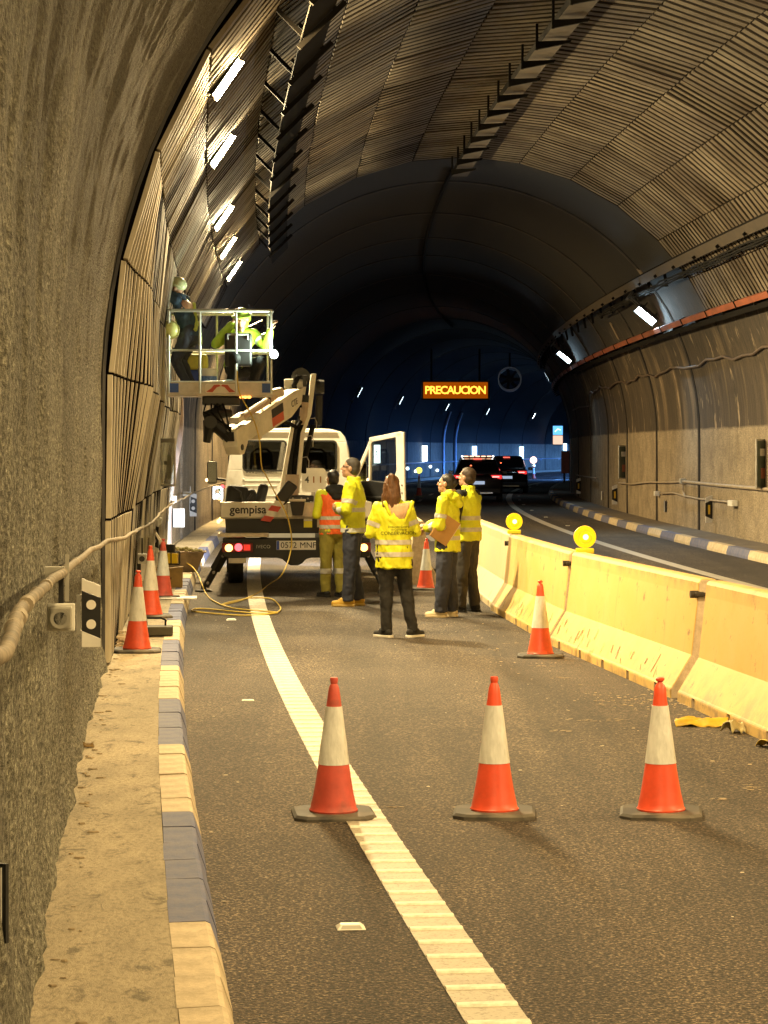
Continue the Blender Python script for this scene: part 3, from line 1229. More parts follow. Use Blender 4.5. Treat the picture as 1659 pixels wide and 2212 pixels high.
for s in (path[3][0] + .15, 24.0, 29.5, 46.0, 56):
    h = np.interp(s, [x for x, _ in path], [z for _, z in path])
    mb = MB()
    p, fwd, nin = wall_frame(s, LW, h, 0.06)
    mb.M = frame_m(p, fwd, Vector((0, 0, 1)).cross(fwd), Vector((0, 0, 1)))
    k_ = .55 if s < 15 else 1.0
    mb.box((0, 0, 0.0), (0.10 * k_, 0.14 * k_, 0.09 * k_))
    mb.box((0.03, -0.085 * k_, -0.02), (0.02 * k_, 0.015, 0.34 * k_), (0, 0.05, 0))
    mb.build('clamp', GREY, t)
# junction box hanging below the conduit
_s2, _h2 = at_off(131, 1332, LW + .09)
bx = box_on_wall('junction_box', 'grey junction box with a black hole hanging below the conduit', 'junction box', _s2, LW, _h2, (0.20, 0.085, 0.085), GREY, 0.05)
mb = MB(); mb.box((-0.03, -0.0, 0), (0.014, 0.105, 0.105)); mb.build('flange', WH, bx, bevel=.004)
mb = MB(); mb.lathe([(0.0, -0.002), (0.025, -0.002), (0.025, 0.02)], 16, (-0.118, 0, 0), 'X'); mb.build('cable_hole', BK, bx)
mb = MB(); mb.lathe([(0.038, -0.05), (0.036, -0.016), (0.036, 0.03)], 18, (-0.07, 0, 0), 'X'); mb.build('gland', GREY, bx)
mb = MB(); mb.box((0.02, -0.046, 0), (0.11, 0.006, 0.055)); mb.build('label_plate', WH, bx)
mb = MB(); mb.box((0.0, 0.0, 0.10), (0.03, 0.02, 0.12)); mb.build('stem', BK, bx)
mb = MB(); mb.box((0.085, -.044, 0.03), (0.02, 0.008, 0.02)); mb.build('red_led', emitter('red_led', (1, .12, .1), 3), bx)
bx = box_on_wall('junction_box', 'small junction box under the conduit left of the kerb cones', 'junction box', 25.6, LW, 0.72, (0.17, 0.10, 0.11), GREY, 0.14)
mb = MB(); mb.lathe([(0.0, -0.002), (0.032, -0.002), (0.032, 0.02)], 16, (-0.10, 0, 0), 'X'); mb.build('cable_hole', BK, bx)
mb = MB(); mb.box((0.0, 0.0, 0.14), (0.03, 0.02, 0.18)); mb.build('stem', BK, bx)
for i, (px, py) in enumerate(((356, 1072), (456, 1057), (320, 1120))):
    s, o_, h = wall_at(px, py)
    bx = box_on_wall('junction_box', ['round grey junction box on the bluish wall beside the lining post', 'pale junction box under the conduit near the truck', 'dark junction box above the second kerb cone'][i], 'junction box', s, LW, h - .05, (0.16, 0.10, 0.12), GREY, 0.10)
    mb = MB(); mb.lathe([(0.0, -0.01), (0.05, -0.01), (0.05, 0.02)], 14, (-0.09, 0, 0), 'X'); mb.build('cap', WH, bx)
# square plates by the cones and on the bluish wall
def plate_facing(name, label, s, off, h, W, H, m, edge=True, group=None):
    th = yaw(s)
    t_ = thing(name, label, 'panel', P(s, off, h), th - 0.35, group)
    mb = MB(); mb.box((0, 0, 0), (W, 0.02, H)); mb.build('plate', m, t_, bevel=.004)
    if edge:
        mb = MB(); mb.box((-W / 2 - 0.025, 0.01, 0), (0.05, 0.02, H)); mb.build('black_edge', BK, t_)
        mb = MB(); mb.box((-W / 2 - .05, 0.03, 0), (0.10, 0.02, 0.04)); mb.build('bracket', ALU, t_)
    return t_
plate_facing('hectometre_plate', 'square white plate with black edge above the first kerb cone', 26.0, LW + .24, 0.585, 0.16, 0.27, WH)
plate_facing('hectometre_plate', 'square white plate on the bluish wall behind the kerb cones', 41.0, LW + .16, 0.72, 0.22, 0.34, WH)
# clear framed sign on the lining with reflections
GL = glassmat('clear_glass', (0.82, 0.84, 0.8), 0.18)
s, o_, h = 28.5, LW, 1.78
t = thing('framed_sign', 'clear framed sign panel mounted on the ribbed lining', 'sign', P(s, LW + 0.42, h), yaw(s) - 0.5)
for nm, c, d in (('frame', (0, 0, .28), (.20, .03, .05)), ('frame', (0, 0, -.28), (.20, .03, .03)), ('frame', (-.095, 0, 0), (.012, .03, .53)), ('frame', (.095, 0, 0), (.012, .03, .53))):
    mb = MB(); mb.box(c, d); mb.build(nm, ALU, t)
mb = MB(); mb.box((0, 0, 0), (.176, .012, .52)); mb.build('pane', GL, t)
mb = MB(); mb.box((0, 0.03, -.05), (.06, .01, .3)); mb.build('inner_strip', WH, t)
mb = MB(); mb.box((-0.05, 0.12, 0), (.05, .2, .05)); mb.build('bracket', ALU, t)
# lit panels: emergency signs on the left wall, farther in
LP = emitter('lit_panel', (0.75, 0.92, 1.0), 5.0)
LPB = emitter('lit_panel_blue', (0.35, 0.65, 1.0), 5.5)
def lit_sign(s, o_, h, label, W=0.4, H=0.9, em=LP, group='lit emergency signs', face=None):
    p, fwd, nin = wall_frame(s, o_, h, 0.12)
    th = math.atan2(p.y, p.x) - math.pi / 2
    t = thing('emergency_sign', label, 'sign', p, th if face is None else face, group)
    mb = MB(); mb.box((0, 0.04, 0), (W + .06, 0.08, H + .06)); mb.build('case', ALU, t, bevel=.01)
    mb = MB(); mb.box((0, -0.004, 0), (W, 0.012, H)); mb.build('lit_face', em, t)
    # running figure pictogram
    d = MB()
    d.lathe([(0, -.012), (.045, -.012), (.045, -.004)], 12, (.03, 0, H * .28), 'Y')
    for a_, b_ in (((.02, .2), (-.02, .0)), ((-.02, .0), (.09, -.1)), ((.09, -.1), (.06, -.24)), ((-.02, .0), (-.1, -.2)), ((.02, .16), (.12, .06)), ((.02, .16), (-.09, .08))):
        d.tube([(a_[0], -.012, a_[1] * H), (b_[0], -.012, b_[1] * H)], .022, 6)
    d.build('pictogram', mat('sign_dim', (0.05, 0.22, 0.16), 0.5), t)
    return t
for i, s in enumerate((125.9, 146.7, 168.4, 189.0)):
    lit_sign(s, LW, 1.70, 'lit upright emergency sign %s' % ['seen through the open truck door', 'just right of the open truck door', 'above the dark car', 'right of the dark car on the blue wall'][i], em=LP if i < 2 else LPB, W=.42, H=1.0)
lit_sign(57.9, LW, 0.85, 'small glowing square sign on the bluish wall near the truck', W=0.24, H=0.30, em=emitter('lit_white', (0.9, 0.95, 1), 7))
lit_sign(208, LW - .02, 1.95, 'lit upright sign at the bend under the blue board', W=.45, H=1.1, em=LPB)
for i, (s, h) in enumerate(((64.6, 1.60), (43.0, 1.68))):
    p, fwd, nin = wall_frame(s, RW, h, 0.06)
    t = thing('wall_sign', ['small dim framed notice in the middle of the far wall', 'framed notice on the far wall at the picture edge'][i], 'sign', p, yaw(s) + R(90) - .75)
    mb = MB(); mb.box((0, 0.02, 0), (.42, 0.03, .95)); mb.build('frame', ALU, t, bevel=.01)
    mb = MB(); mb.box((0, -.002, 0), (.36, 0.012, .88)); mb.build('face', mat('notice_dark', (0.10, 0.13, 0.10), .4, var=.3), t)
    mb = MB(); mb.box((0, -.012, -.18), (.15, 0.008, .2)); mb.build('symbol', mat('notice_red', (0.45, 0.16, 0.10), .5), t)
    mb = MB(); mb.box((0, -.012, .22), (.22, 0.008, .14)); mb.build('symbol', WH, t)
# right wall conduit
t = thing('wall_conduit', 'pale conduit with a drop on the far wall', 'conduit')
PM = mat('conduit_pale', (0.40, 0.33, 0.24), 0.5, var=0.3)
def wpath(lst, r, nm):
    mb = MB()
    mb.tube([P(s, RW - 0.06, h) for s, h in lst], r, 8)
    return mb.build(nm, PM, t, smooth=True)
wpath([(36, 1.22), (42.8, 1.2), (47.6, 1.2), (52.4, 1.21)], 0.035, 'pipe')
wpath([(52.4, 1.22), (54, 1.17), (56, 1.14), (59, 1.10), (62.4, 1.0), (66, .98)], 0.022, 'pipe')
wpath([(52.5, 1.24), (52.5, 1.0), (52.2, 0.86)], 0.022, 'drop')
wpath([(46.0, .87), (49.9, .86), (52.2, .88), (54, .92), (56.4, .86)], 0.02, 'pipe')
for s, h in ((52.5, 1.22), (46.0, .86), (56.9, .85)):
    mb = MB()
    p, fwd, nin = wall_frame(s, RW, h, 0.07)
    mb.M = frame_m(p, fwd, Vector((0, 0, 1)).cross(fwd), Vector((0, 0, 1)))
    mb.box((0, 0, 0), (0.5 if s < 50 else .25, .12, .12), ch=.01)
    mb.build('box', WH if s != 52.5 else GREY, t)
wpath([(74, 1.02), (80, 1.0), (87, .98)], 0.025, 'pipe')
for i, (s, h) in enumerate(((55.6, .56), (71.9, .50))):
    p, fwd, nin = wall_frame(s, RW, h, 0.02)
    t2 = thing('marker_plate', ['grey marker plate below the far wall conduit', 'small white marker plate in the bluish part of the far wall'][i], 'panel', p, yaw(s) + R(90) - .5)
    mb = MB(); mb.box((0, 0, 0), (.2, 0.03, .28)); mb.build('plate', WH if i else GREY, t2, bevel=.004)
    mb = MB(); mb.box((.1, .02, 0), (.04, 0.05, .28)); mb.build('bracket', ALU, t2)
# framed plate at the left picture edge low on the rough wall
p, fwd, nin = wall_frame(5.95, LW, 0.67, 0.05)
t = thing('wall_sign', 'black framed white plate low on the rough wall at the picture edge', 'sign', p, yaw(6.35) - 0.6)
mb = MB(); mb.box((-.10, 0, 0), (.16, 0.012, .205)); mb.build('frame', BK, t)
mb = MB(); mb.box((-.105, -.006, 0), (.145, 0.008, .185)); mb.build('plate', WH, t)

# ================================================================== CONES
CR = mat('cone_red', (0.72, 0.085, 0.035), 0.42, var=0.18, vscale=9, dirt=((0.26, 0.06, 0.035), 7, 0.60))
CW = mat('cone_sleeve', (0.66, 0.68, 0.66), 0.30, var=0.22, vscale=14, bump=0.3, bscale=45, stretch=(1, 1, .35), dirt=((0.36, 0.36, 0.33), 9, 0.60))
CR2 = mat('cone_red_old', (0.52, 0.075, 0.05), 0.55, var=0.25, vscale=8, dirt=((0.20, 0.06, 0.045), 6, 0.56))
CB = mat('cone_base', (0.045, 0.042, 0.036), 0.75, var=0.5, vscale=8, dirt=((0.14, 0.12, 0.09), 3, 0.5))
def cone(label, X, Y, z, rot=0.0, H=0.735, group='road cones', knob='flat', tilt=0.0, base=0.42, red=None):
    CRX = red or CR
    t = thing('road_cone', label, 'cone', (X, Y, z), rot, group)
    t.rotation_euler = (tilt + random.uniform(-.012, .012), random.uniform(-.018, .018), rot)
    b = MB()
    hb = base / 2
    c = base * .14
    poly = [(-hb + c, -hb), (hb - c, -hb), (hb, -hb + c), (hb, hb - c), (hb - c, hb), (-hb + c, hb), (-hb, hb - c), (-hb, -hb + c)]
    lo = [Vector((x, y, 0)) for x, y in poly]
    mi = [Vector((x, y, 0.018)) for x, y in poly]
    hi = [Vector((x * .93, y * .93, 0.03)) for x, y in poly]
    b.loft([lo, mi, hi])
    b.build('base_slab', CB, t)
    def rad(z_):
        return np.interp(z_, [0.03, 0.06, .12, .24, .4, .55, .66, .705], [0.121, 0.117, .103, .083, .062, .042, .028, .022])
    k = H / .735
    prof = [(0.124, 0.03), (0.126, 0.038), (0.119, 0.046)] + [(rad(z_), z_) for z_ in (0.07, .11, .16, .21, .27, .272)]
    m1 = MB(); m1.lathe([(r_, z_ * k) for r_, z_ in prof], 28); m1.build('lower_body', CRX, t, smooth=True)
    prof = [(rad(.272) + .0022, .272)] + [(rad(z_) + .0022, z_) for z_ in (.33, .40, .47, .53, .568)]
    m1 = MB(); m1.lathe([(r_, z_ * k) for r_, z_ in prof], 28); m1.build('reflective_sleeve', CW, t, smooth=True)
    if knob == 'flat':
        pk = [(rad(.568), .568), (rad(.62), .62), (.031, .655), (.024, .672), (.014, .684), (.013, .69), (.022, .696), (.023, .706), (.017, .712), (.004, .713)]
    else:
        pk = [(rad(.568), .568), (rad(.63), .63), (.027, .66), (.021, .676), (.017, .684), (.019, .690), (.021, .706), (.018, .716), (.004, .717)]
    m1 = MB(); m1.lathe([(r_, z_ * k) for r_, z_ in pk], 24); m1.build('upper_body', CRX, t, smooth=True)
    return t
cone('front cone standing on the white edge line', -0.26, 11.72, 0.0, 0.10, knob='round', red=CR2)
cone('front cone in the middle of the closed lane', 0.57, 11.76, 0.0, -0.06, knob='round')
cone('front cone nearest the yellow barrier', 1.43, 11.76, 0.0, -0.12)
cone('cone beside the foot of the yellow barrier, beyond the front cones', 1.46, 21.26, rz(21), -0.1)
cone('cone between the standing woman and the pair by the barrier', 0.58, 31.68, rz(31.5), 0.05)
cone('first of three cones on the kerb, nearest the delineator', -2.16, 19.92, WALKH + rz(20), 0.08)
cone('middle one of the three cones on the kerb', -2.34, 22.8, WALKH + rz(22.8) + .10, 0.2, knob='round')
cone('last of three cones on the kerb, beside the cardboard box', -2.66, 27.38, WALKH + rz(27.4), 0.1, red=CR2)
def beacon_head(parent, z, m, r=0.10):
    mb = MB(); mb.lathe([(0.02, -.05), (r, -.045), (r, -.02), (r * .92, 0.0), (r * .92, .02), (r, .03), (r, .045), (.02, .05)], 24, (0, 0, z), 'Y')
    return mb
AMB = emitter('amber_lens', (1.0, 0.60, 0.01), 1.35)
AMBH = emitter('amber_hot', (1.0, 0.80, 0.15), 6.0)
c = cone('far cone carrying a yellow lamp beyond the truck door', 1.46, 95.0, rz(95.3), 0, H=0.95, base=.5)
mb = MB(); mb.lathe([(0.0, -.05), (.13, -.045), (.13, .045), (0.0, .05)], 16, (0, 0, 1.08), 'Y'); mb.build('lamp', emitter('far_amber', (0.9, 0.85, 0.1), 2.0), c)
c = cone('tiny far cone with a glowing lamp on the blue lit road', 9.83, 149.5, rz(150.6), 0, H=0.95, base=.5)
mb = MB(); mb.lathe([(0.0, -.05), (.22, -.045), (.22, .045), (0.0, .05)], 16, (0, 0, 1.25), 'Y'); mb.build('lamp', emitter('far_pink', (1.0, 0.6, 0.5), 5.0), c)

# ================================================================== BARRIERS
def jersey_profile(w=0.60, h=0.92):
    k = w / .60
    half = [(0.30, 0.0), (0.30, 0.075), (0.285, 0.09), (0.135, 0.335), (0.082, 0.80), (0.078, h - .03), (0.055, h)]
    return [(x * k, z) for x, z in half] + [(-x * k, z) for x, z in reversed(half)]
def barrier(label, a, b, off, m, paint_end=False, group='concrete barriers', notch=True, off2=None, lift=0.0):
    """a concrete barrier from station a to b, its left foot at the given offset"""
    pa = P(a, off + .30)
    pb = P(b, (off2 if off2 is not None else off) + .30)
    d = pb - pa
    L = d.length - .03
    t = thing('concrete_barrier', label, 'barrier', (pa + pb) / 2, math.atan2(-d.x, d.y), group)
    t.rotation_euler = (math.asin(d.z / d.length), 0, math.atan2(-d.x, d.y))
    bm = bmesh.new()
    pr = jersey_profile()
    rings = []
    ys = []
    nn = 5
    for i in range(nn):
        c_ = -L / 2 + L * (i + .5) / nn
        ys += [c_ - .05, c_ + .05]
    ys = [-L / 2, -L / 2 + .015] + sorted(ys) + [L / 2 - .015, L / 2]
    for y in ys:
        endf = .985 if abs(abs(y) - L / 2) < 1e-6 else 1
        rings.append([bm.verts.new((x * endf, y, z if z < .5 else z * (1 if endf == 1 else .996))) for x, z in pr])
    n = len(pr)
    for i in range(len(rings) - 1):
        isn = notch and i >= 2 and i % 2 == 0 and i < len(rings) - 2
        for j in range(n):
            k = (j + 1) % n
            # openings under the barrier at the drain notches
            if isn and (j == 0 or j == n - 2):
                continue
            if j == n - 1:
                continue
            bm.faces.new((rings[i][j], rings[i][k], rings[i + 1][k], rings[i + 1][j]))
    e1 = bm.faces.new(list(reversed(rings[0])))
    e2 = bm.faces.new(rings[-1])
    e1.material_index = 1
    e2.material_index = 1
    # inner tunnel of each notch
    for i in range(2, len(rings) - 2, 2):
        if not notch:
            break
        z = 0.075
        y0, y1 = ys[i], ys[i + 1]
        q = [bm.verts.new(v) for v in ((.299, y0, z), (-.299, y0, z), (-.299, y1, z), (.299, y1, z))]
        f = bm.faces.new(q); f.material_index = 1
        for y in (y0, y1):
            q = [bm.verts.new(v) for v in ((.299, y, z), (-.299, y, z), (-.299, y, 0.0), (.299, y, 0.0))]
            f = bm.faces.new(q); f.material_index = 1
    me = bpy.data.meshes.new('body')
    bm.to_mesh(me)
    bm.free()
    o = link('body', me, None, t)
    me.materials.append(MATS[m])
    me.materials.append(MATS['barrier_bare'])
    bv = o.modifiers.new('bevel', 'BEVEL'); bv.width = .012; bv.segments = 2; bv.limit_method = 'ANGLE'; bv.angle_limit = R(40)
    # steel coupling at the near end
    mb = MB()
    mb.box((-.03, -L / 2 - .005, .80), (.16, .06, .03), ch=.006)
    mb.lathe([(.03, -.05), (.03, .05)], 10, (-.09, -L / 2 + .02, .80), 'X')
    mb.build('coupling', mat('coupling_steel', (.05, .04, .03), .6, .5, var=.4), t)
    return t
barrier('yellow barrier nearest the camera at the picture edge', 11.75, 17.02, 3.74, 'barrier_paint')
barrier('yellow barrier between the bare end face and the larger beacon', 17.22, 22.35, 3.74, 'barrier_paint', off2=3.62)
barrier('yellow barrier between the two beacons', 22.45, 27.4, 3.62, 'barrier_paint', off2=3.66)
barrier('cream barrier behind the man in the vest', 27.55, 32.6, 3.70, 'barrier_cream', off2=3.85)
barrier('cream barrier farthest along the row', 32.7, 37.8, 3.85, 'barrier_cream', off2=3.95)
barrier('separate cream barrier seen end-on behind a cone', 32.6, 37.6, 2.93, 'barrier_cream', off2=3.1)
def scars(off0, off1, a, b, n_):
    mb = MB()
    for i in range(n_):
        s = random.uniform(a, b)
        f = (s - a) / (b - a)
        o0 = off0 * (1 - f) + off1 * f
        z0 = random.uniform(.10, .24)
        L = random.uniform(.03, .10)
        w_ = random.uniform(.004, .014)
        sk = random.uniform(.0, .10)
        q = []
        for z, ds in ((z0, 0), (z0 + L, sk)):
            x = .30 - (.285 - (z - .09) * (.15 / .245)) - .0035
            q += [P(s + ds - w_, o0 + x, z), P(s + ds + w_, o0 + x, z)]
        mb.add(q, [(0, 1, 3, 2)])
    o = mb.build('scrape_marks', mat('scrape', (.16, .10, .04), .9))
    o['kind'] = 'stuff'
    o['label'] = 'dark scrape marks along the sloped barrier feet'
scars(3.74, 3.62, 17.4, 22.2, 26)
scars(3.62, 3.66, 22.6, 27.2, 22)
def beacon(label, s, off, z, k=1.0):
    p = P(s, off, z)
    t = thing('warning_beacon', label, 'beacon', p, -0.05)
    mb = MB(); mb.box((0, 0.02, 0.025), (0.17 * k, 0.13 * k, 0.05 * k), ch=.01); mb.build('battery_case', mat('beacon_yellow', (0.75, 0.62, 0.02), .4), t)
    R_ = 0.105 * k
    zc = 0.05 * k + R_
    mb = MB(); mb.lathe([(R_ * .98, -.028), (R_, -.015), (R_, .028), (R_ * .9, .03), (.0, .03)], 32, (0, 0, zc), 'Y'); mb.build('rim', mat('beacon_rim', (0.80, 0.46, 0.02), .35, emit=(1.0, .55, .01), es=.6), t, smooth=True)
    mb = MB()
    pr = [(R_ * .97, -.028)]
    for q in range(1, 9):
        f = 1 - q / 8.5
        pr.append((R_ * .97 * (f + .02), -.03 - .016 * (1 - f * f) - (.004 if q % 2 else 0)))
    pr.append((0.001, -.05))
    mb.lathe(pr, 32, (0, 0, zc), 'Y'); mb.build('lens', AMB, t)
    mb = MB(); mb.lathe([(.0, -.054), (.028, -.052), (.028, -.046)], 16, (0.006, 0, zc), 'Y'); mb.build('bulb_glow', AMBH, t)
    mb = MB(); mb.lathe([(R_ * .62, -.048), (R_ * .62, -.043), (R_ * .5, -.043), (R_ * .5, -.052)], 32, (0, 0, zc), 'Y', cap=False); mb.build('lens_ring', mat('beacon_rim', (0.75, 0.45, 0.02), .35), t)
    return t
beacon('larger round yellow beacon on the nearer barrier joint', 22.35, 3.98, 0.905 + 0.0, 1.06)
beacon('smaller round yellow beacon on the farther barrier joint', 27.6, 3.98, 0.915, 0.98)
# crushed yellow sheeting and rubble at the barrier foot
def crumple(name, label, X, Y, z, dims, m, seed, rot=0):
    bm = bmesh.new()
    bmesh.ops.create_grid(bm, x_segments=22, y_segments=12, size=0.5)
    for v in bm.verts:
        q = Vector((v.co.x * 3 + seed, v.co.y * 3, seed))
        up = 0.5 - abs(v.co.y)
        zz = abs(noise.noise(q * .7)) * .5 + abs(noise.noise(q * 2.2)) * .18 + min(1.0, up * 4) * .55
        v.co = Vector((v.co.x * dims[0] + noise.noise(q) * .02, v.co.y * dims[1] + noise.noise(q + Vector((5, 5, 5))) * .015, zz * dims[2]))
    me = bpy.data.meshes.new(name)
    bm.to_mesh(me)
    bm.free()
    o = link(name, me, m, smooth=True)
    so = o.modifiers.new('solid', 'SOLIDIFY'); so.thickness = .004
    o.location = (X, Y, z)
    o.rotation_euler = (0, 0, rot)
    return tag(o, label, 'scrap')
YS = mat('yellow_sheet', (0.70, 0.48, 0.04), .5, var=.35, vscale=9)
crumple('crushed_sheet', 'crushed yellow plastic strip at the foot of the near barrier', 2.20, 15.75, 0.002, (.36, .17, .075), YS, 2.2, -.15)
crumple('crushed_sheet', 'small pale crumpled scrap at the end of the yellow strip', 2.36, 15.35, 0.002, (.12, .14, .10), mat('pale_sheet', (0.55, 0.50, 0.28), .6, var=.4), 5.1, .5)
crumple('crushed_sheet', 'bent yellow scrap under the near barrier at the picture edge', 2.52, 14.45, 0.002, (.18, .4, .08), YS, 8.3, .25)
# road studs
def stud(label, X, Y, z, rot):
    t = thing('road_stud', label, 'road stud', (X, Y, z + .002), rot, 'white road studs')
    mb = MB()
    mb.loft([[Vector(p) for p in ((-.058, -.05, 0), (.058, -.05, 0), (.058, .05, 0), (-.058, .05, 0))], [Vector(p) for p in ((-.04, -.02, .017), (.04, -.02, .017), (.04, .02, .017), (-.04, .02, .017))]])
    mb.build('body', mat('stud_white', (0.78, 0.76, 0.68), .45, var=.15), t, bevel=.004)
    mb = MB()
    mb.add([(-.042, -.0445, .0045), (.042, -.0445, .0045), (.034, -.027, .0148), (-.034, -.027, .0148)], [(0, 1, 2, 3)])
    mb.build('reflector_face', mat('stud_face', (0.42, 0.42, 0.38), .2), t)
stud('white road stud nearest the camera beside the edge line', -0.13, 8.88, 0, .1)
stud('white road stud beside the edge line, halfway to the cable coil', -1.04, 17.42, 0, .08)
stud('white road stud beside the cable coil', -1.74, 25.94, rz(26), .06)
for i in range(10):
    s = 58 + i * 7.5
    p = P(s, 8.35, 0)
    o = stud('white stud beyond the edge line across the road', p.x, p.y, p.z, yaw(s))
# litter of chips on the road
def chips(name, label, pts, m, kind='stuff'):
    mb = MB()
    for x, y, z, r in pts:
        n = random.randint(5, 7)
        a0 = random.uniform(0, 6)
        ex = random.uniform(1, 2.4)
        ring_ = [Vector((x + r * ex * math.cos(a0 + 2 * math.pi * k / n) * random.uniform(.6, 1.1), y + r * math.sin(a0 + 2 * math.pi * k / n) * random.uniform(.6, 1.1), z)) for k in range(n)]
        top = [p * .75 + Vector((x, y, z)) * .25 + Vector((0, 0, r * .35)) for p in ring_]
        mb.loft([ring_, top])
    o = mb.build(name, m)
    o['kind'] = kind
    o['label'] = label
    return o
pts = []
for i in range(90):
    s = random.uniform(7, 27)
    o_ = random.choice([random.uniform(0.02, .5), random.uniform(1.1, 3.5), random.uniform(1.5, 3.6)])
    p = P(s, o_, .003)
    pts.append((p.x, p.y, p.z, random.uniform(.003, .009)))
chips('debris', 'pale paint chips and grit scattered on the asphalt', pts, mat('chips', (0.55, 0.48, 0.36), .8, var=.3))
pts = []
for i in range(150):
    s = 17.1 + random.gauss(0, .35)
    o_ = 3.75 - abs(random.gauss(0, .35))
    p = P(s, o_ + (.25 if random.random() < .3 else 0), .003)
    pts.append((p.x, p.y, p.z, random.uniform(.003, .010)))
for i in range(70):
    p = P(random.uniform(13, 26), random.uniform(2.7, 3.66), .003)
    pts.append((p.x, p.y, p.z, random.uniform(.003, .009)))
chips('rubble', 'crushed concrete spilled at the barrier feet', pts, mat('rubble_pale', (0.62, 0.50, 0.34), .9, var=.3))
pts = []
for i in range(140):
    s = random.uniform(6, 34)
    p = P(s, LW + .09 + abs(random.gauss(0, .05)), WALKH + .002)
    pts.append((p.x, p.y, p.z, random.uniform(.004, .02)))
for i in range(60):
    s = random.gauss(20.6, .35)
    p = P(s, LW + .10 + abs(random.gauss(0, .07)), WALKH + .01 + random.uniform(0, .10))
    pts.append((p.x, p.y, p.z, random.uniform(.012, .035)))
chips('rubble', 'crumbled concrete lying along the foot of the rough wall', pts, mat('rubble_brown', (0.34, 0.27, 0.17), .95, var=.4))
o = crumple('dead_leaf', 'brown crumpled leaf on the walkway by the rough wall', *P(13.3, -0.60, WALKH + .004), (.09, .05, .03), mat('leaf', (0.16, 0.10, 0.03), .8, var=.4), 3.3, .6)
# shallow patches of scuffed pale surface
def scuff(px, py, w_, l_):
    x, y, s, o_ = ground_at(px, py)
    return (x, y, rz(s) + .003, w_, l_)
mb = MB()
for px, py, w_, l_ in ((1275, 1480, .28, .10), (1340, 1523, .34, .16), (1255, 1556, .16, .10), (1325, 1556, .20, .08), (1050, 1362, .3, .12), (1100, 1390, .2, .1), (1170, 1440, .15, .1), (1215, 1466, .2, .1), (1630, 1705, .10, .14), (1555, 1728, .07, .06), (1210, 1580, .1, .05), (1060, 1405, .14, .2), (890, 1745, .35, .012)):
    x, y, z, W_, L_ = scuff(px, py, w_, l_)
    for q in range(9):
        xx, yy = x + random.gauss(0, W_ * .4), y + random.gauss(0, L_ * .4)
        r_ = random.uniform(.003, .013)
        n = 7
        rg = [Vector((xx + r_ * 2.2 * math.cos(6.283 * k / n) * random.uniform(.5, 1.1), yy + r_ * math.sin(6.283 * k / n) * random.uniform(.5, 1.1), z)) for k in range(n)]
        mb.loft([rg, [p_ + Vector((0, 0, .0012)) for p_ in rg]])
o = mb.build('scuffed_chips', mat('scuff', (0.40, 0.32, 0.21), .9, var=.4, vscale=30))
o['kind'] = 'stuff'
o['label'] = 'flat pale scuffs of ground concrete on the asphalt'

# ================================================================== THINGS ON THE KERB
# sandbag weight / trestle foot behind the first cone
t = thing('steel_weight', 'dark steel weight with a handle behind the first kerb cone', 'weight', P(21.7, -0.30, WALKH), yaw(21.7))
mb = MB(); mb.box((0.0, 0, 0.055), (.40, .28, .085), ch=.01); mb.build('block', mat('weight_dark', (.055, .05, .03), .7, var=.5), t)
mb = MB(); mb.tube([(-.05, .02, .09), (-.05, .02, .17), (.09, .02, .17), (.13, .02, .15), (.13, .02, .09)], .010, 8); mb.build('handle', CABM, t)
# cardboard box with a work light on it
bxp = P(29.6, -0.27, WALKH)
t = thing('cardboard_box', 'brown cardboard box standing beside the last kerb cone', 'box', bxp, yaw(29))
CBM = mat('cardboard', (0.32, 0.20, 0.06), .8, var=.25, vscale=7)
mb = MB(); mb.box((0, 0, .125), (.34, .26, .25)); mb.build('body', CBM, t, bevel=.004)
for sx in (-1, 1):
    mb = MB(); mb.box((sx * .10, 0, .256), (.16, .26, .006), (0, sx * -.12, 0)); mb.build('flap', CBM, t)
mb = MB(); mb.box((-.05, -.132, .12), (.16, .004, .03)); mb.build('print', mat('print_brown', (.14, .08, .02), .8), t)
t = thing('work_light', 'yellow caged work light on top of the cardboard box', 'work light', bxp + Vector((0.0, 0.0, .285)), yaw(29) - .2)
YP = mat('tool_yellow', (0.80, 0.58, 0.02), .4)
mb = MB(); mb.box((0, 0, .09), (.22, .07, .13), ch=.012); mb.build('lamp_body', YP, t)
mb = MB()
for sx in (-.135, .135):
    mb.tube([(sx, 0, .02), (sx, 0, .17)], .011, 8)
for z in (.015, .175):
    mb.tube([(-.135, 0, z), (.135, 0, z)], .011, 8)
for sx in (-.03, .03):
    mb.tube([(sx, -.04, .02), (sx, -.04, .17)], .008, 6)
mb.build('cage', BK, t)
mb = MB(); mb.box((-.03, 0, .23), (.20, .10, .09), ch=.015); mb.build('battery', BK, t)
# low tray on which the last cone and box stand
t = thing('white_tray', 'white rimmed board under the last kerb cone', 'board', P(27.3, -0.2, WALKH), yaw(27.3))
mb = MB(); mb.box((0.0, 0, .012), (.62, .5, .014), ch=.004); mb.build('board', WH, t)
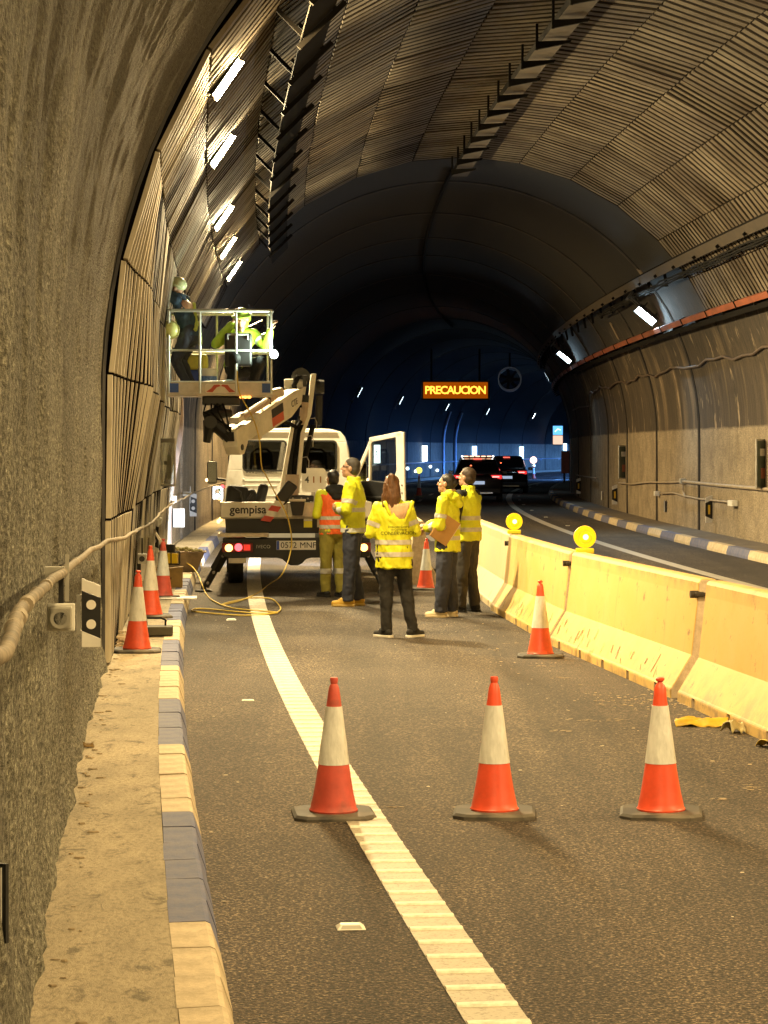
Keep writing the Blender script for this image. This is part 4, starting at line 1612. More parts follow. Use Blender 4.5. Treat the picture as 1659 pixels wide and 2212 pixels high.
# trough of rubble
t = thing('mortar_trough', 'mixing trough heaped with rubble beside the outrigger', 'trough', P(33.4, -0.20, WALKH), yaw(33))
mb = MB()
TM = mat('trough_plastic', (0.32, 0.24, 0.16), .7, var=.4, vscale=6)
def rect(hx, hy, z):
    return [Vector(p) for p in ((-hx, -hy, z), (hx, -hy, z), (hx, hy, z), (-hx, hy, z))]
mb.loft([rect(.22, .16, 0), rect(.34, .26, .30), rect(.36, .28, .30), rect(.36, .28, .285)], cap=True)
mb.build('tub', TM, t)
mb = MB()
random.seed(5)
for i in range(70):
    x, y = random.uniform(-.29, .29), random.uniform(-.21, .21)
    z = .30 + .06 * (1 - abs(x) / .3) * random.uniform(.2, 1)
    r_ = random.uniform(.015, .035)
    mb.ell((x, y, z), (r_, r_ * .8, r_ * .7), 6, 4, (random.random(), random.random(), 0))
o = mb.build('rubble_heap', mat('rubble_green', (0.22, 0.19, 0.07), .9, var=.5), t)
o['kind'] = 'stuff'
# plank leaning on the wall there
mb = MB()
a_ = P(32.2, LW + .10, WALKH + .68); b_ = P(31.6, -0.33, WALKH + .33)
mb.tube([a_, b_], .022, 4)
o = mb.build('timber_lath', mat('lath', (0.45, 0.36, 0.24), .7, var=.3))
tag(o, 'pale lath leaning against the wall behind the work light', 'lath')
# ================================================================== AERIAL PLATFORM TRUCK
TW = mat('truck_white', (0.80, 0.78, 0.72), 0.34, var=0.12, vscale=3, coat=0.25, dirt=((0.64, 0.60, 0.52), 4, 0.60))
TWD = mat('boom_white', (0.76, 0.72, 0.62), 0.42, var=0.16, vscale=5, dirt=((0.35, 0.28, 0.18), 6, 0.68))
TBK = mat('truck_black', (0.014, 0.014, 0.014), 0.5, var=0.3, vscale=6)
RUB = mat('rubber', (0.018, 0.017, 0.016), 0.8, var=0.3)
ALD = mat('aluminium_dirty', (0.48, 0.44, 0.38), 0.42, 0.6, var=0.35, vscale=5)
STL = mat('steel_grey', (0.30, 0.28, 0.25), 0.45, 0.6, var=0.3)
DGL = glassmat('dark_glass', (0.45, 0.45, 0.42), 0.10)
TYAW = 0.066
TO = Vector((-1.194, 31.0, rz(31.6)))
truck = thing('platform_truck', 'white aerial work platform truck with raised basket and open door', 'truck', TO, TYAW)
def tl(X, Y, Z):
    """world point to the truck's own frame"""
    return Matrix.Rotation(-TYAW, 3, 'Z') @ (Vector((X, Y, Z)) - TO)
def tpx(px, py, d):
    return tl(*ray(px, py, d))
def tp(nm, mb, m, parent=None, **k):
    return mb.build(nm, m, parent or truck, **k)
# chassis and deck
for sx in (-.42, .42):
    tp('chassis_rail', MB().box((sx, 3.1, .62), (.08, 6.0, .18)), TBK)
tp('deck', MB().box((0, 1.72, 1.03), (2.06, 3.40, .06)), ALD, bevel=.008)
for sx in (-1, 1):
    tp('side_board', MB().box((sx * 1.02, 1.74, 1.13), (.03, 3.36, .20)), ALD, bevel=.006)
rb = tp('rear_board', MB().box((-.58, -.01, 1.125), (.90, .04, .215), ch=.015), TW)
tp('rear_board', MB().box((.20, -.008, 1.125), (.66, .035, .205), ch=.01), ALD)
tp('rear_board', MB().box((.78, -.01, 1.125), (.49, .04, .215), ch=.015), TW)
text_obj('lettering', 'gempisa', .155, mat('letter_black', (.02, .02, .025), .5), rb, (-.655, -.033, 1.125), (R(90), 0, 0), bold=True)
tp('under_panel', MB().box((0, .07, .915), (1.92, .06, .21)), TBK, bevel=.006)
tp('under_frame', MB().box((0, .9, .88), (1.7, 1.5, .16)), TBK)
tp('step_plate', MB().box((-.72, -.12, .787), (.69, .24, .055), ch=.006), mat('step_alu', (.62, .55, .45), .4, .4, var=.3))
st = tp('sticker', MB().box((.16, .036, .945), (.115, .006, .125)), mat('sticker_yellow', (.80, .75, .05), .5))
tp('print', MB().box((.16, .031, .99), (.115, .005, .035)), WH, st)
tp('tag_plate', MB().box((.345, .036, .945), (.12, .006, .12)), mat('tag_beige', (.60, .55, .45), .5))
# cradle
tp('boom_rest', MB().prism([(-.09, 1.24), (.115, 1.24), (.085, 1.05), (-.055, 1.05)], -.10, -.04, 'Y'), TBK, bevel=.006)
tp('rest_roller', MB().tube([(-.10, -.10, 1.255), (.125, -.10, 1.255)], .018, 10), TW)
# bumper with centre bulge
bp = [(-1.0, .745), (1.0, .745), (1.0, .50), (.92, .475), (.20, .475), (.13, .455), (.08, .40), (.02, .37), (-.08, .37), (-.13, .40), (-.19, .455), (-.26, .475), (-.92, .475), (-1.0, .50)]
tp('bumper', MB().prism(bp, -.10, .02, 'Y'), TBK, bevel=.012)
text_obj('maker_lettering', 'IVECO', .065, mat('letter_grey', (.35, .35, .34), .4, .5), truck, (-.45, -.104, .625), (R(90), 0, 0), sp=1.05)
pl = tp('number_plate', MB().box((-.005, -.108, .645), (.535, .012, .125), ch=.004), mat('plate_white', (.80, .78, .76), .4))
text_obj('digits', '0572', .112, mat('plate_black', (.02, .02, .025), .5), pl, (-.105, -.116, .643), (R(90), 0, 0))
text_obj('letters', 'MNF', .112, MATS['plate_black'], pl, (.155, -.116, .643), (R(90), 0, 0))
tp('country_strip', MB().box((-.252, -.116, .645), (.036, .004, .118)), mat('plate_blue', (.03, .08, .45), .4), pl)
# tail lamps
TLY = emitter('tail_amber', (1.0, .55, .12), 5)
TLR = emitter('tail_red', (1.0, .07, .08), 4)
TLR2 = mat('tail_red_dim', (.5, .02, .02), .25, emit=(1, .05, .03), es=.6)
for sx in (-1, 1):
    h = tp('tail_lamp', MB().box((sx * .80, -.115, .617), (.42, .05, .125), ch=.01), mat('lamp_case', (.16, .01, .01), .3))
    if sx < 0:
        tp('amber_lens', MB().lathe([(0, -.165), (.045, -.16), (.052, -.14)], 18, (-.915, 0, .612), 'Y'), TLY, h)
        tp('red_lens', MB().lathe([(0, -.165), (.045, -.16), (.052, -.14)], 18, (-.785, 0, .62), 'Y'), TLR, h)
        tp('reflector', MB().box((-.67, -.142, .617), (.09, .01, .08)), TLR2, h)
    else:
        tp('amber_lens', MB().lathe([(0, -.165), (.045, -.16), (.052, -.14)], 18, (.915, 0, .612), 'Y'), TLY, h)
        tp('red_lens', MB().lathe([(0, -.165), (.045, -.16), (.052, -.14)], 18, (.785, 0, .62), 'Y'), TLR, h)
tp('mud_flap_plate', MB().box((-.80, -.05, .44), (.24, .03, .075)), ALD)
# side marker lamps
MK = emitter('marker_amber', (1.0, .62, .18), 4)
for dx, dz in ((-1.06, .955), (-1.03, .985), (-1.05, 1.28)):
    tp('marker_lamp', MB().ell((dx, .5, dz), (.028, .03, .032), 10, 6), MK)
# wheels
def wheel(x, y):
    w_ = tp('wheel', MB().lathe([(.20, -.11), (.33, -.11), (.355, -.085), (.362, -.03), (.362, .03), (.355, .085), (.33, .11), (.20, .11)], 32, (x, y, .362), 'X'), RUB, smooth=True)
    tp('rim', MB().lathe([(0.0, -.06), (.10, -.07), (.19, -.10), (.21, -.10), (.21, .10), (.19, .10), (.1, .07), (0, .06)], 24, (x, y, .362), 'X'), STL, w_, smooth=True)
for x, y in ((-.82, 2.5), (.82, 2.5), (-.85, 5.35), (.85, 5.35)):
    wheel(x, y)
for sx in (-.82, .82):
    pts = [(sx, 2.5 + .44 * math.cos(a), .362 + .44 * math.sin(a)) for a in lin(.15, math.pi - .15, .2)]
    mb = MB()
    mb.loft([[Vector((sx - .14, p[1], p[2])), Vector((sx + .14, p[1], p[2])), Vector((sx + .14, p[1], p[2] + .012)), Vector((sx - .14, p[1], p[2] + .012))] for p in pts])
    tp('mudguard', mb, TBK)
# outriggers
for sx in (-1, 1):
    foot = tpx(440, 1276, 31.2) if sx < 0 else Vector((1.22, -.1, .02))
    foot.z = .02
    if sx < 0:
        top = Vector((-.86, .25, .74))
    else:
        top = Vector((.86, .25, .74))
    d = (foot - top)
    og = tp('outrigger', MB().tube([top, top + d * .62], .075, 4), TBK, bevel=.01)
    tp('ram', MB().tube([top + d * .5, top + d * .93], .048, 8), TBK, og)
    tp('foot_plate', MB().lathe([(.12, 0), (.115, .02), (.04, .035), (.035, .09)], 16, (foot.x, foot.y, 0.0)), TBK, og)
    for f in (.35, .66, .86):
        q = top + d * f
        tp('pin', MB().lathe([(0, -.10), (.02, -.10), (.02, .05)], 10, (q.x, q.y, q.z), 'Y'), STL, og)
# ------------------------------------------------ cab
CY0, CY1 = 3.55, 5.30
def cab_ring(y, k=1.0, top=0.0):
    pts = [(-.95, .60), (-.99, .95), (-.985, 1.35), (-.955, 1.60), (-.89, 2.0), (-.845, 2.16), (-.77, 2.245), (-.60, 2.285), (0, 2.30), (.60, 2.285), (.77, 2.245), (.845, 2.16), (.89, 2.0), (.955, 1.60), (.985, 1.35), (.99, .95), (.95, .60)]
    return [Vector((x * k, y, z - top * max(0, (z - 1.35) / .95))) for x, z in pts]
bm = bmesh.new()
ys = [(CY0, .985, .02), (CY0 + .06, 1, 0), (4.02, 1, 0), (4.98, 1, 0), (5.12, 1, .02), (5.60, .985, .28), (6.05, .97, .62), (6.2, .95, .80)]
rings = [[bm.verts.new(p) for p in cab_ring(y, k, t_)] for y, k, t_ in ys]
n = len(rings[0])
for i in range(len(rings) - 1):
    for j in range(n - 1):
        # door aperture on the right, side window on the left, windscreen
        if i == 2 and 11 <= j <= 15:
            continue
        if i == 2 and j in (3, 4):
            continue
        if i in (4, 5) and 4 <= j <= 11:
            continue
        bm.faces.new((rings[i][j], rings[i + 1][j], rings[i + 1][j + 1], rings[i][j + 1]))
bm.faces.new(list(reversed(rings[-1])))
bmesh.ops.recalc_face_normals(bm, faces=bm.faces)
me = bpy.data.meshes.new('cab_shell')
bm.to_mesh(me)
bm.free()
cab = link('cab_shell', me, TW, truck, smooth=True)
so = cab.modifiers.new('solid', 'SOLIDIFY'); so.thickness = .035; so.offset = 1 if False else -1
# rear wall, built round the two windows
def rw(poly, y0=CY0 - .012, y1=CY0 + .03, nm='rear_wall'):
    return tp(nm, MB().prism(poly, y0, y1, 'Y'), TW, bevel=.008)
WZ0, WZ1 = 1.665, 2.085
rw([(-.935, .60), (.935, .60), (.97, .95), (.968, 1.35), (.94, 1.58), (.925, WZ0), (-.925, WZ0), (-.94, 1.58), (-.968, 1.35), (-.97, .95)])
rw([(-.86, WZ1), (.86, WZ1), (.835, 2.15), (.76, 2.235), (.60, 2.27), (0, 2.285), (-.60, 2.27), (-.76, 2.235), (-.835, 2.15)])
rw([(-.925, WZ0), (-.69, WZ0), (-.67, WZ1), (-.86, WZ1)])
rw([(.925, WZ0), (.86, WZ1), (.66, WZ1), (.69, WZ0)])
rw([(-.07, WZ0), (.07, WZ0), (.07, WZ1), (-.07, WZ1)])
# rounded pressings
for z, x0, x1 in ((1.60, -.66, .1), (1.50, -.72, .70), (1.27, -.7, .1), (1.42, -.72, -.2)):
    tp('pressing', MB().box(((x0 + x1) / 2, CY0 - .013, z), (x1 - x0, .014, .018), ch=.005), TW)
tp('roof_ledge', MB().box((0, CY0 - .02, 2.235), (1.42, .03, .02), ch=.006), TW)
tp('wall_bolt', MB().ell((-.70, CY0 - .02, 1.52), (.018, .012, .018), 10, 6), TW)
text_obj('web_address', 'www.gempisa.com', .062, mat('letter_black', (.02, .02, .025), .5), truck, (-.435, CY0 - .0135, 1.632), (R(90), 0, 0))
def rrect(x0, x1, z0, z1, r, n=5):
    pts = []
    for cx_, cz, a0 in ((x1 - r, z1 - r, 0), (x0 + r, z1 - r, 90), (x0 + r, z0 + r, 180), (x1 - r, z0 + r, 270)):
        for i in range(n + 1):
            a = R(a0 + 90 * i / n)
            pts.append((cx_ + r * math.cos(a), cz + r * math.sin(a)))
    return pts
for x0, x1 in ((-.715, -.045), (.045, .715)):
    f = tp('rear_window', MB().prism(rrect(x0 + .012, x1 - .012, WZ0 - .012, WZ1 + .012, .06), CY0 - .022, CY0 - .016, 'Y'), DGL)
    # gasket
    o_ = rrect(x0 - .004, x1 + .004, WZ0 - .028, WZ1 + .028, .07)
    i_ = rrect(x0 + .022, x1 - .022, WZ0 - .002, WZ1 + .002, .05)
    mb = MB()
    n_ = len(o_)
    vs = [(x, CY0 - .03, z) for x, z in o_] + [(x, CY0 - .03, z) for x, z in i_] + [(x, CY0 - .01, z) for x, z in o_] + [(x, CY0 - .01, z) for x, z in i_]
    fs = []
    for k in range(n_):
        q = (k + 1) % n_
        fs += [(k, q, n_ + q, n_ + k), (k, k + 2 * n_, q + 2 * n_, q), (n_ + k, n_ + q, 3 * n_ + q, 3 * n_ + k)]
    mb.add(vs, fs)
    tp('gasket', mb, RUB, f)
# seats and dashboard
SEAT = mat('seat_cloth', (.035, .036, .034), .85)
for x in (-.42, .42):
    s_ = tp('seat', MB().box((x, 4.25, 1.32), (.46, .16, .66), ch=.05), SEAT)
    tp('headrest', MB().box((x, 4.22, 1.83), (.30, .10, .20), ch=.045), SEAT, s_)
    tp('headrest_frame', MB().tube([(x - .17, 4.2, 1.64), (x - .15, 4.2, 1.92), (x - .08, 4.2, 1.98), (x + .08, 4.2, 1.98), (x + .15, 4.2, 1.92), (x + .17, 4.2, 1.64)], .02, 8), SEAT, s_)
tp('dashboard', MB().box((0, 5.25, 1.28), (1.7, .40, .34), ch=.05), TBK)
tp('cab_floor', MB().box((0, 4.5, .62), (1.8, 1.8, .05)), TBK)
tp('windscreen', MB().add([(-.80, 5.16, 2.10), (.80, 5.16, 2.10), (.86, 5.95, 1.45), (-.86, 5.95, 1.45)], [(0, 1, 2, 3)]), glassmat('clear_glass', (.82, .84, .8), .18))
tp('antenna', MB().tube([(.46, 4.0, 2.28), (.46, 3.98, 2.40)], .006, 6), TBK)
# mirrors
for sx in (-1, 1):
    m_ = tp('door_mirror', MB().box((sx * 1.19, 5.12, 1.62), (.16, .10, .36), ch=.03), TBK)
    tp('mirror_glass', MB().box((sx * 1.19, 5.066, 1.62), (.13, .006, .32)), mat('mirror', (.7, .75, .8), .04, 1.0), m_)
    tp('mirror_arm', MB().tube([(sx * .97, 5.15, 1.5), (sx * 1.12, 5.13, 1.52)], .02, 8), TBK, m_)
    tp('indicator', MB().ell((sx * 1.27, 5.10, 1.50), (.028, .03, .028), 10, 6), emitter('indicator', (1.0, .62, .28), 6), m_)
tp('red_marker', MB().ell((-1.02, 3.6, 1.41), (.028, .028, .028), 10, 6), TLR)
# headlamps and their beam
for sx in (-1, 1):
    hl = tp('headlamp', MB().lathe([(0, 6.23), (.09, 6.22), (.10, 6.16)], 16, (sx * .70, 0, .86), 'Y'), emitter('headlamp_lens', (.8, .9, 1.0), 30))
    ld = bpy.data.lights.new('headlamp_beam', 'SPOT')
    ld.energy = 900
    ld.color = (.72, .82, 1.0)
    ld.spot_size = R(95)
    ld.spot_blend = .8
    ld.shadow_soft_size = .06
    lo = bpy.data.objects.new('headlamp_beam', ld)
    COL.objects.link(lo)
    lo.parent = truck
    lo.location = (sx * .70, 6.28, .86)
    lo.rotation_euler = (R(86), 0, R(22) if sx < 0 else R(0))
# open right door: hinge at the front of the cab, swung out
hx, hy = .985, 4.98
ang = R(-36)   # direction of the door from the hinge
dv = Vector((math.cos(ang), math.sin(ang), 0))
DM = frame_m(Vector((hx, hy, 0)), dv, Vector((-dv.y, dv.x, 0)), Vector((0, 0, 1)))
def dp(nm, mb, m, parent=None, **k):
    mb.v = [DM @ v for v in mb.v]
    return tp(nm, mb, m, parent, **k)
LD = 1.0
door = dp('cab_door', MB().prism([(0.0, .58), (LD - .02, .58), (LD, .70), (LD, 1.42), (.0, 1.42)], 0, .05, 'Y'), TW, bevel=.012)
# door window frame: slanted front, top, rear post
def bar(a, b, w_, d_=.045):
    a, b = Vector((a[0], .025, a[1])), Vector((b[0], .025, b[1]))
    t_ = (b - a).normalized()
    nn_ = Vector((-t_.z, 0, t_.x))
    q = []
    for p_ in (a, b):
        q.append([p_ + nn_ * w_ / 2 + Vector((0, -d_ / 2, 0)), p_ - nn_ * w_ / 2 + Vector((0, -d_ / 2, 0)), p_ - nn_ * w_ / 2 + Vector((0, d_ / 2, 0)), p_ + nn_ * w_ / 2 + Vector((0, d_ / 2, 0))])
    return MB().loft(q)
dp('window_frame', bar((.03, 1.42), (.40, 2.14), .055), TW, door, bevel=.008)
dp('window_frame', bar((.36, 2.13), (LD - .05, 2.225), .075), TW, door, bevel=.008)
dp('window_frame', bar((LD - .045, .62), (LD - .075, 2.25), .15), TW, door, bevel=.012)
dp('window_frame', bar((.36, 1.42), (.37, 2.08), .03), TW, door)
dp('window_sill', MB().prism([(.55, 1.42), (LD - .1, 1.42), (LD - .1, 1.72), (LD - .16, 1.58), (LD - .28, 1.48)], .0, .05, 'Y'), TW, door)
dp('door_glass', MB().prism([(.40, 1.42), (LD - .13, 1.42), (LD - .14, 2.18), (.40, 2.11)], .02, .026, 'Y'), glassmat('clear_glass', (.82, .84, .8), .18), door)
dp('door_trim', MB().prism([(.05, .66), (LD - .16, .66), (LD - .16, 1.38), (LD - .22, 1.46), (.42, 1.50), (.05, 1.44)], -.05, .0, 'Y'), TBK, door, bevel=.015)
dp('door_pocket', MB().box((.42, -.07, .80), (.62, .06, .16), ch=.02), TBK, door)
dp('armrest', MB().box((.45, -.075, 1.22), (.55, .06, .06), ch=.02), TBK, door)
for z in (.80, 1.18, 1.30, 1.42):
    dp('latch_bolt', MB().lathe([(0, -.012), (.014, -.012), (.014, .01)], 10, (LD - .03, 0, z), 'Y'), STL, door)
# ------------------------------------------------ headboard with number
hb = tp('number_board', MB().prism(rrect(.145, .50, 1.335, 1.69, .05), 2.48, 2.50, 'Y'), TW)
for i, (ch, x, m) in enumerate((('4', .225, mat('num_dark', (.05, .05, .04), .6)), ('1', .325, mat('num_brown', (.28, .11, .01), .6)), ('1', .425, MATS['num_brown']))):
    text_obj('numeral', ch, .13, m, hb, (x, 2.476, 1.515), (R(90), 0, 0), bold=True)
tp('board_post', MB().box((.32, 2.54, 1.30), (.06, .05, .5)), STL)
# ------------------------------------------------ turret and lower boom
tp('turret_base', MB().lathe([(.30, 1.06), (.30, 1.14), (.24, 1.16), (.24, 1.22)], 28, (0.0, 1.35, 0)), TBK)
tb = tp('slewing_table', MB().box((.015, 1.25, 1.265), (.52, .50, .085), ch=.015), TBK)
for x in (-.15, -.02, .10, .19):
    tp('bolt', MB().lathe([(0, .985), (.014, .985), (.014, 1.0)], 8, (x, 0, 1.265), 'Y'), STL, tb)
tp('pedestal', MB().prism([(-.13, 1.30), (.06, 1.30), (.07, 1.60), (-.12, 1.60)], 1.12, 1.30, 'Y'), mat('pedestal_beige', (.52, .40, .30), .5, var=.2))
BY = 1.30
def plate(poly, y0, y1, m=TWD, nm='boom_plate', bev=.006, parent=None):
    return tp(nm, MB().prism(poly, y0, y1, 'Y'), m, parent, bevel=bev)
lb = plate([(.015, 1.34), (.075, 1.34), (.15, 2.20), (.245, 2.45), (.315, 3.02), (.245, 3.02), (.185, 2.42), (.09, 2.18)], BY - .17, BY + .17, nm='lower_boom')
plate([(-.21, 1.34), (-.15, 1.34), (.02, 2.36), (-.03, 2.36)], BY - .17, BY + .17, parent=lb)
plate([(-.14, 1.45), (.0, 1.45), (.11, 2.30), (.03, 2.30)], BY + .10, BY + .16, TWD, 'boom_web', parent=lb)
tp('lift_ram', MB().tube([(-.06, BY - .06, 1.50), (-.03, BY - .06, 1.85), (.05, BY - .06, 2.36)], .045, 10), TBK, lb)
tp('hose_bundle', MB().tube([(.0, BY - .12, 1.52), (.02, BY - .13, 1.85), (.09, BY - .12, 2.2), (.10, BY - .1, 2.42)], [.03, .035, .04, .045], 8), CABM, lb)
tp('ram_body', MB().tube([(.13, BY - .1, 2.30), (.165, BY - .1, 2.62)], .07, 12), mat('pedestal_beige', (.52, .40, .30), .5, var=.2), lb)
tp('ram_cap', MB().tube([(.165, BY - .1, 2.62), (.175, BY - .1, 2.72)], .074, 12), TBK, lb)
tp('side_hose_cover', MB().tube([(.35, BY, 2.30), (.36, BY, 2.62), (.36, BY, 2.72)], .052, 10), TBK, lb)
tp('side_motor', MB().lathe([(.0, -.06), (.10, -.06), (.105, .0), (.10, .06), (0, .06)], 16, (.37, BY, 2.84), 'X'), TBK, lb)
for k, z in enumerate((1.75, 2.05, 2.30)):
    x0 = .12 + (z - 1.75) * .2
    tp('hose_loop', MB().tube([(x0, BY - .15, z + .09), (x0 + .06, BY - .18, z + .10), (x0 + .09, BY - .18, z + .04), (x0 + .085, BY - .16, z - .06)], .008, 6), mat('hose_grey', (.30, .27, .22), .5), lb)
tp('black_hose', MB().tube([(.14, BY - .1, 1.62), (.15, BY - .14, 1.8), (.22, BY - .12, 2.1), (.27, BY - .1, 2.3)], .035, 8), CABM, lb)
# knuckle
kn = tp('boom_knuckle', MB().box((.06, BY - .02, 2.82), (.22, .24, .26), (0, .15, 0), ch=.03), TWD)
tp('knuckle_bracket', MB().box((-.06, BY - .14, 2.88), (.16, .05, .14), ch=.02), TWD, kn)
tp('pulley', MB().lathe([(.0, -.05), (.13, -.05), (.13, -.02), (.11, 0), (.13, .02), (.13, .05), (0, .05)], 24, (.10, BY - .02, 2.98), 'Y'), TBK, kn)
tp('pivot_pin', MB().lathe([(0, -.16), (.035, -.16), (.035, .16)], 12, (.05, BY, 2.78), 'Y'), STL, kn)
tp('valve_block', MB().box((.02, BY - .16, 2.94), (.07, .05, .10), ch=.008), TBK, kn)
tp('valve_block', MB().box((.15, BY - .16, 2.92), (.05, .05, .16), ch=.008), TBK, kn)
for k in range(3):
    tp('loop_hose', MB().tube([(.05 + .02 * k, BY - .16, 3.0), (-.02 + .02 * k, BY - .22, 2.86), (.02 + .02 * k, BY - .2, 2.66), (.08 + .01 * k, BY - .16, 2.55)], .016, 6), CABM, kn)
tp('dangling_hose', MB().tube([(-.28, BY - .5, 2.36), (-.1, BY - .3, 2.33), (.03, BY - .2, 2.27), (.10, BY - .15, 2.35)], .03, 8), CABM, kn)
# upper boom
E = tpx(502, 944, 30.0)
T_ = Vector((.06, BY - .1, 2.74))
ax = (E - T_)
Lb = ax.length
ax = ax.normalized()
side = Vector((ax.y, -ax.x, 0)).normalized()
if side.x > 0:
    side = -side
upv = ax.cross(side)
if upv.z < 0:
    upv = -upv
UM = frame_m(T_, side, ax, upv)
def up(nm, mb, m, parent=None, **k):
    mb.v = [UM @ v for v in mb.v]
    return tp(nm, mb, m, parent, **k)
ub = up('upper_boom', MB().prism([(.0, .09), (.35, .13), (1.75, .12), (1.75, -.19), (.55, -.20), (.15, -.11)], -.10, .10, 'X'), TWD, bevel=.012)
up('boom_extension', MB().box((0, Lb * .5 + .85, -.03), (.15, Lb - 1.65, .22), ch=.012), TWD, ub)
up('end_head', MB().prism([(Lb - .22, .12), (Lb + .08, .12), (Lb + .10, -.10), (Lb + .02, -.24), (Lb - .10, -.26), (Lb - .26, -.14)], -.105, .105, 'X'), TWD, ub, bevel=.012)
up('end_opening', MB().box((0, Lb + .095, .03), (.13, .03, .12)), TBK, ub)
up('pivot_pin', MB().lathe([(0, -.115), (.04, -.115), (.04, .115)], 14, (0, Lb - .04, -.15), 'X'), TBK, ub)
up('boom_collar', MB().box((0, 1.74, -.03), (.23, .07, .36), ch=.01), TWD, ub)
up('top_ram', MB().tube([(-.03, .9, .19), (-.03, Lb - .3, .19)], .05, 12), mat('ram_beige', (.55, .42, .32), .4, var=.15), ub)
up('sensor_box', MB().box((0, Lb - .28, .19), (.14, .34, .08), ch=.015), TWD, ub)
up('black_label', MB().box((-.1025, 1.05, .02), (.004, .42, .12)), BK, ub)
up('red_label', MB().box((-.1025, 1.06, -.10), (.004, .42, .12)), mat('label_red', (.55, .10, .05), .5), ub)
tm = text_mesh('CTE', .13, depth=.001)
for v in tm.vertices:
    p_ = Vector((-.104, .42 + v.co.x, -.03 + v.co.y))
    v.co = UM @ Vector((-.104 - v.co.z, .42 - v.co.x, -.03 + v.co.y))
link('lettering', tm, mat('letter_dark', (.10, .09, .08), .6), ub)
for x in (.07, -.07):
    up('cable_guide', MB().tube([(x, 1.2, .14), (x, 1.2, .34)], .012, 6), TBK, ub)
# jib knuckle between boom end and basket
jk = tp('jib_arm', MB().tube([E + Vector((-.02, -.02, -.02)), tpx(462, 915, 30.0), tpx(478, 868, 30.1)], [.09, .10, .07], 8), TBK)
tp('jib_link', MB().tube([tpx(447, 955, 30.0), tpx(452, 915, 29.95), tpx(480, 890, 30.0)], [.05, .09, .06], 8), TBK, jk)
tp('jib_link', MB().tube([tpx(440, 900, 29.95), tpx(465, 893, 29.95), tpx(500, 893, 30.0)], [.06, .08, .05], 8), TBK, jk)
tp('jib_motor', MB().lathe([(.0, -.07), (.085, -.07), (.085, .07), (0, .07)], 16, tuple(tpx(455, 912, 29.85)), 'Y'), TBK, jk)
tp('jib_mount', MB().box(tuple(tpx(478, 866, 30.05)), (.5, .3, .12), ch=.02), TBK, jk)
for k in range(4):
    tp('jib_hose', MB().tube([tpx(445 + 12 * k, 872, 29.9), tpx(440 + 16 * k, 890, 29.8), tpx(470 + 8 * k, 905 + 6 * k, 29.85), tpx(500, 925 + 5 * k, 29.9)], .012, 6), CABM, jk)
tp('rear_sensor', MB().box(tuple(tpx(592, 850, 31.2)), (.28, .2, .13), (0, -.2, 0), ch=.04), mat('ram_beige', (.55, .42, .32), .4, var=.15))
# ------------------------------------------------ basket
DB = 29.75
def bpx(px, py):
    return tpx(px, py, DB)
b0 = bpx(362, 855)
b1 = bpx(588, 670)
x0, x1 = b0.x, b1.x
yf = (b0.y + b1.y) / 2
yb = yf + .72
zf = b0.z
zp = bpx(475, 825).z
zm = bpx(475, 757).z
zt = bpx(475, 671).z
RAIL = mat('basket_rail', (.62, .64, .60), .35, .4, var=.15)
PAN = mat('basket_panel', (.50, .44, .36), .45, .3, var=.2)
bk = tp('basket', MB().box(((x0 + x1) / 2, (yf + yb) / 2, zf + .02), (x1 - x0 + .02, yb - yf + .02, .04), ch=.006), PAN)
for nm, c, d in (('kick_panel', ((x0 + x1) / 2, yf, (zf + zp) / 2 + .02), (x1 - x0, .012, zp - zf - .04)), ('kick_panel', ((x0 + x1) / 2, yb, (zf + zp) / 2 + .02), (x1 - x0, .012, zp - zf - .04)),
                 ('kick_panel', (x0, (yf + yb) / 2, (zf + zp) / 2 + .02), (.012, yb - yf, zp - zf - .04)), ('kick_panel', (x1, (yf + yb) / 2, (zf + zp) / 2 + .02), (.012, yb - yf, zp - zf - .04))):
    tp(nm, MB().box(c, d), PAN, bk)
def rail(pts, r=.020):
    tp('rail', MB().tube(pts, r, 10), RAIL, bk, smooth=True)
for z in (zt, zm):
    e = .06
    rail([(x0, yf + e, z), (x0 + e * .3, yf + e * .3, z), (x0 + e, yf, z), (x1 - e, yf, z), (x1 - e * .3, yf + e * .3, z), (x1, yf + e, z)], .022 if z == zt else .016)
    rail([(x0, yf + e, z), (x0, yb, z)], .02)
    rail([(x1, yf + e, z), (x1, yb, z)], .02)
    rail([(x0, yb, z), (x1, yb, z)], .02)
rail([(x0, yf, zp), (x1, yf, zp)], .014)
for px in (365, 432, 510, 586):
    p_ = bpx(px, 700)
    rail([(p_.x, yf, zf + .03), (p_.x, yf, zt)], .017)
for f in (0.0, .46, .96):
    xx = x0 + (x1 - x0) * f + .01
    rail([(xx, yb, zf + .03), (xx, yb, zt)], .017)
tp('emblem_plate', MB().prism(rrect(*(lambda a, b: (a.x, b.x, b.z, a.z))(bpx(443, 829), bpx(512, 849)), .03), yf - .012, yf - .007, 'Y'), mat('emblem_white', (.72, .64, .52), .5), bk)
ec = bpx(477, 839)
for sx in (-1, 1):
    tp('emblem_stroke', MB().prism([(ec.x + sx * .02, ec.z + .05), (ec.x + sx * .09, ec.z + .045), (ec.x + sx * .125, ec.z + .0), (ec.x + sx * .19, ec.z - .045), (ec.x + sx * .11, ec.z - .052), (ec.x + sx * .05, ec.z + .015), (ec.x + sx * .0, ec.z + .03)], yf - .017, yf - .012, 'Y'), mat('emblem_red', (.50, .07, .03), .5), bk)
for px in (376, 576):
    p_ = bpx(px, 838)
    tp('blue_sticker', MB().box((p_.x, yf - .010, p_.z), (.12, .006, .12)), mat('sticker_blue', (.03, .08, .30), .5, var=.2, vscale=60), bk)
p_ = bpx(530, 858)
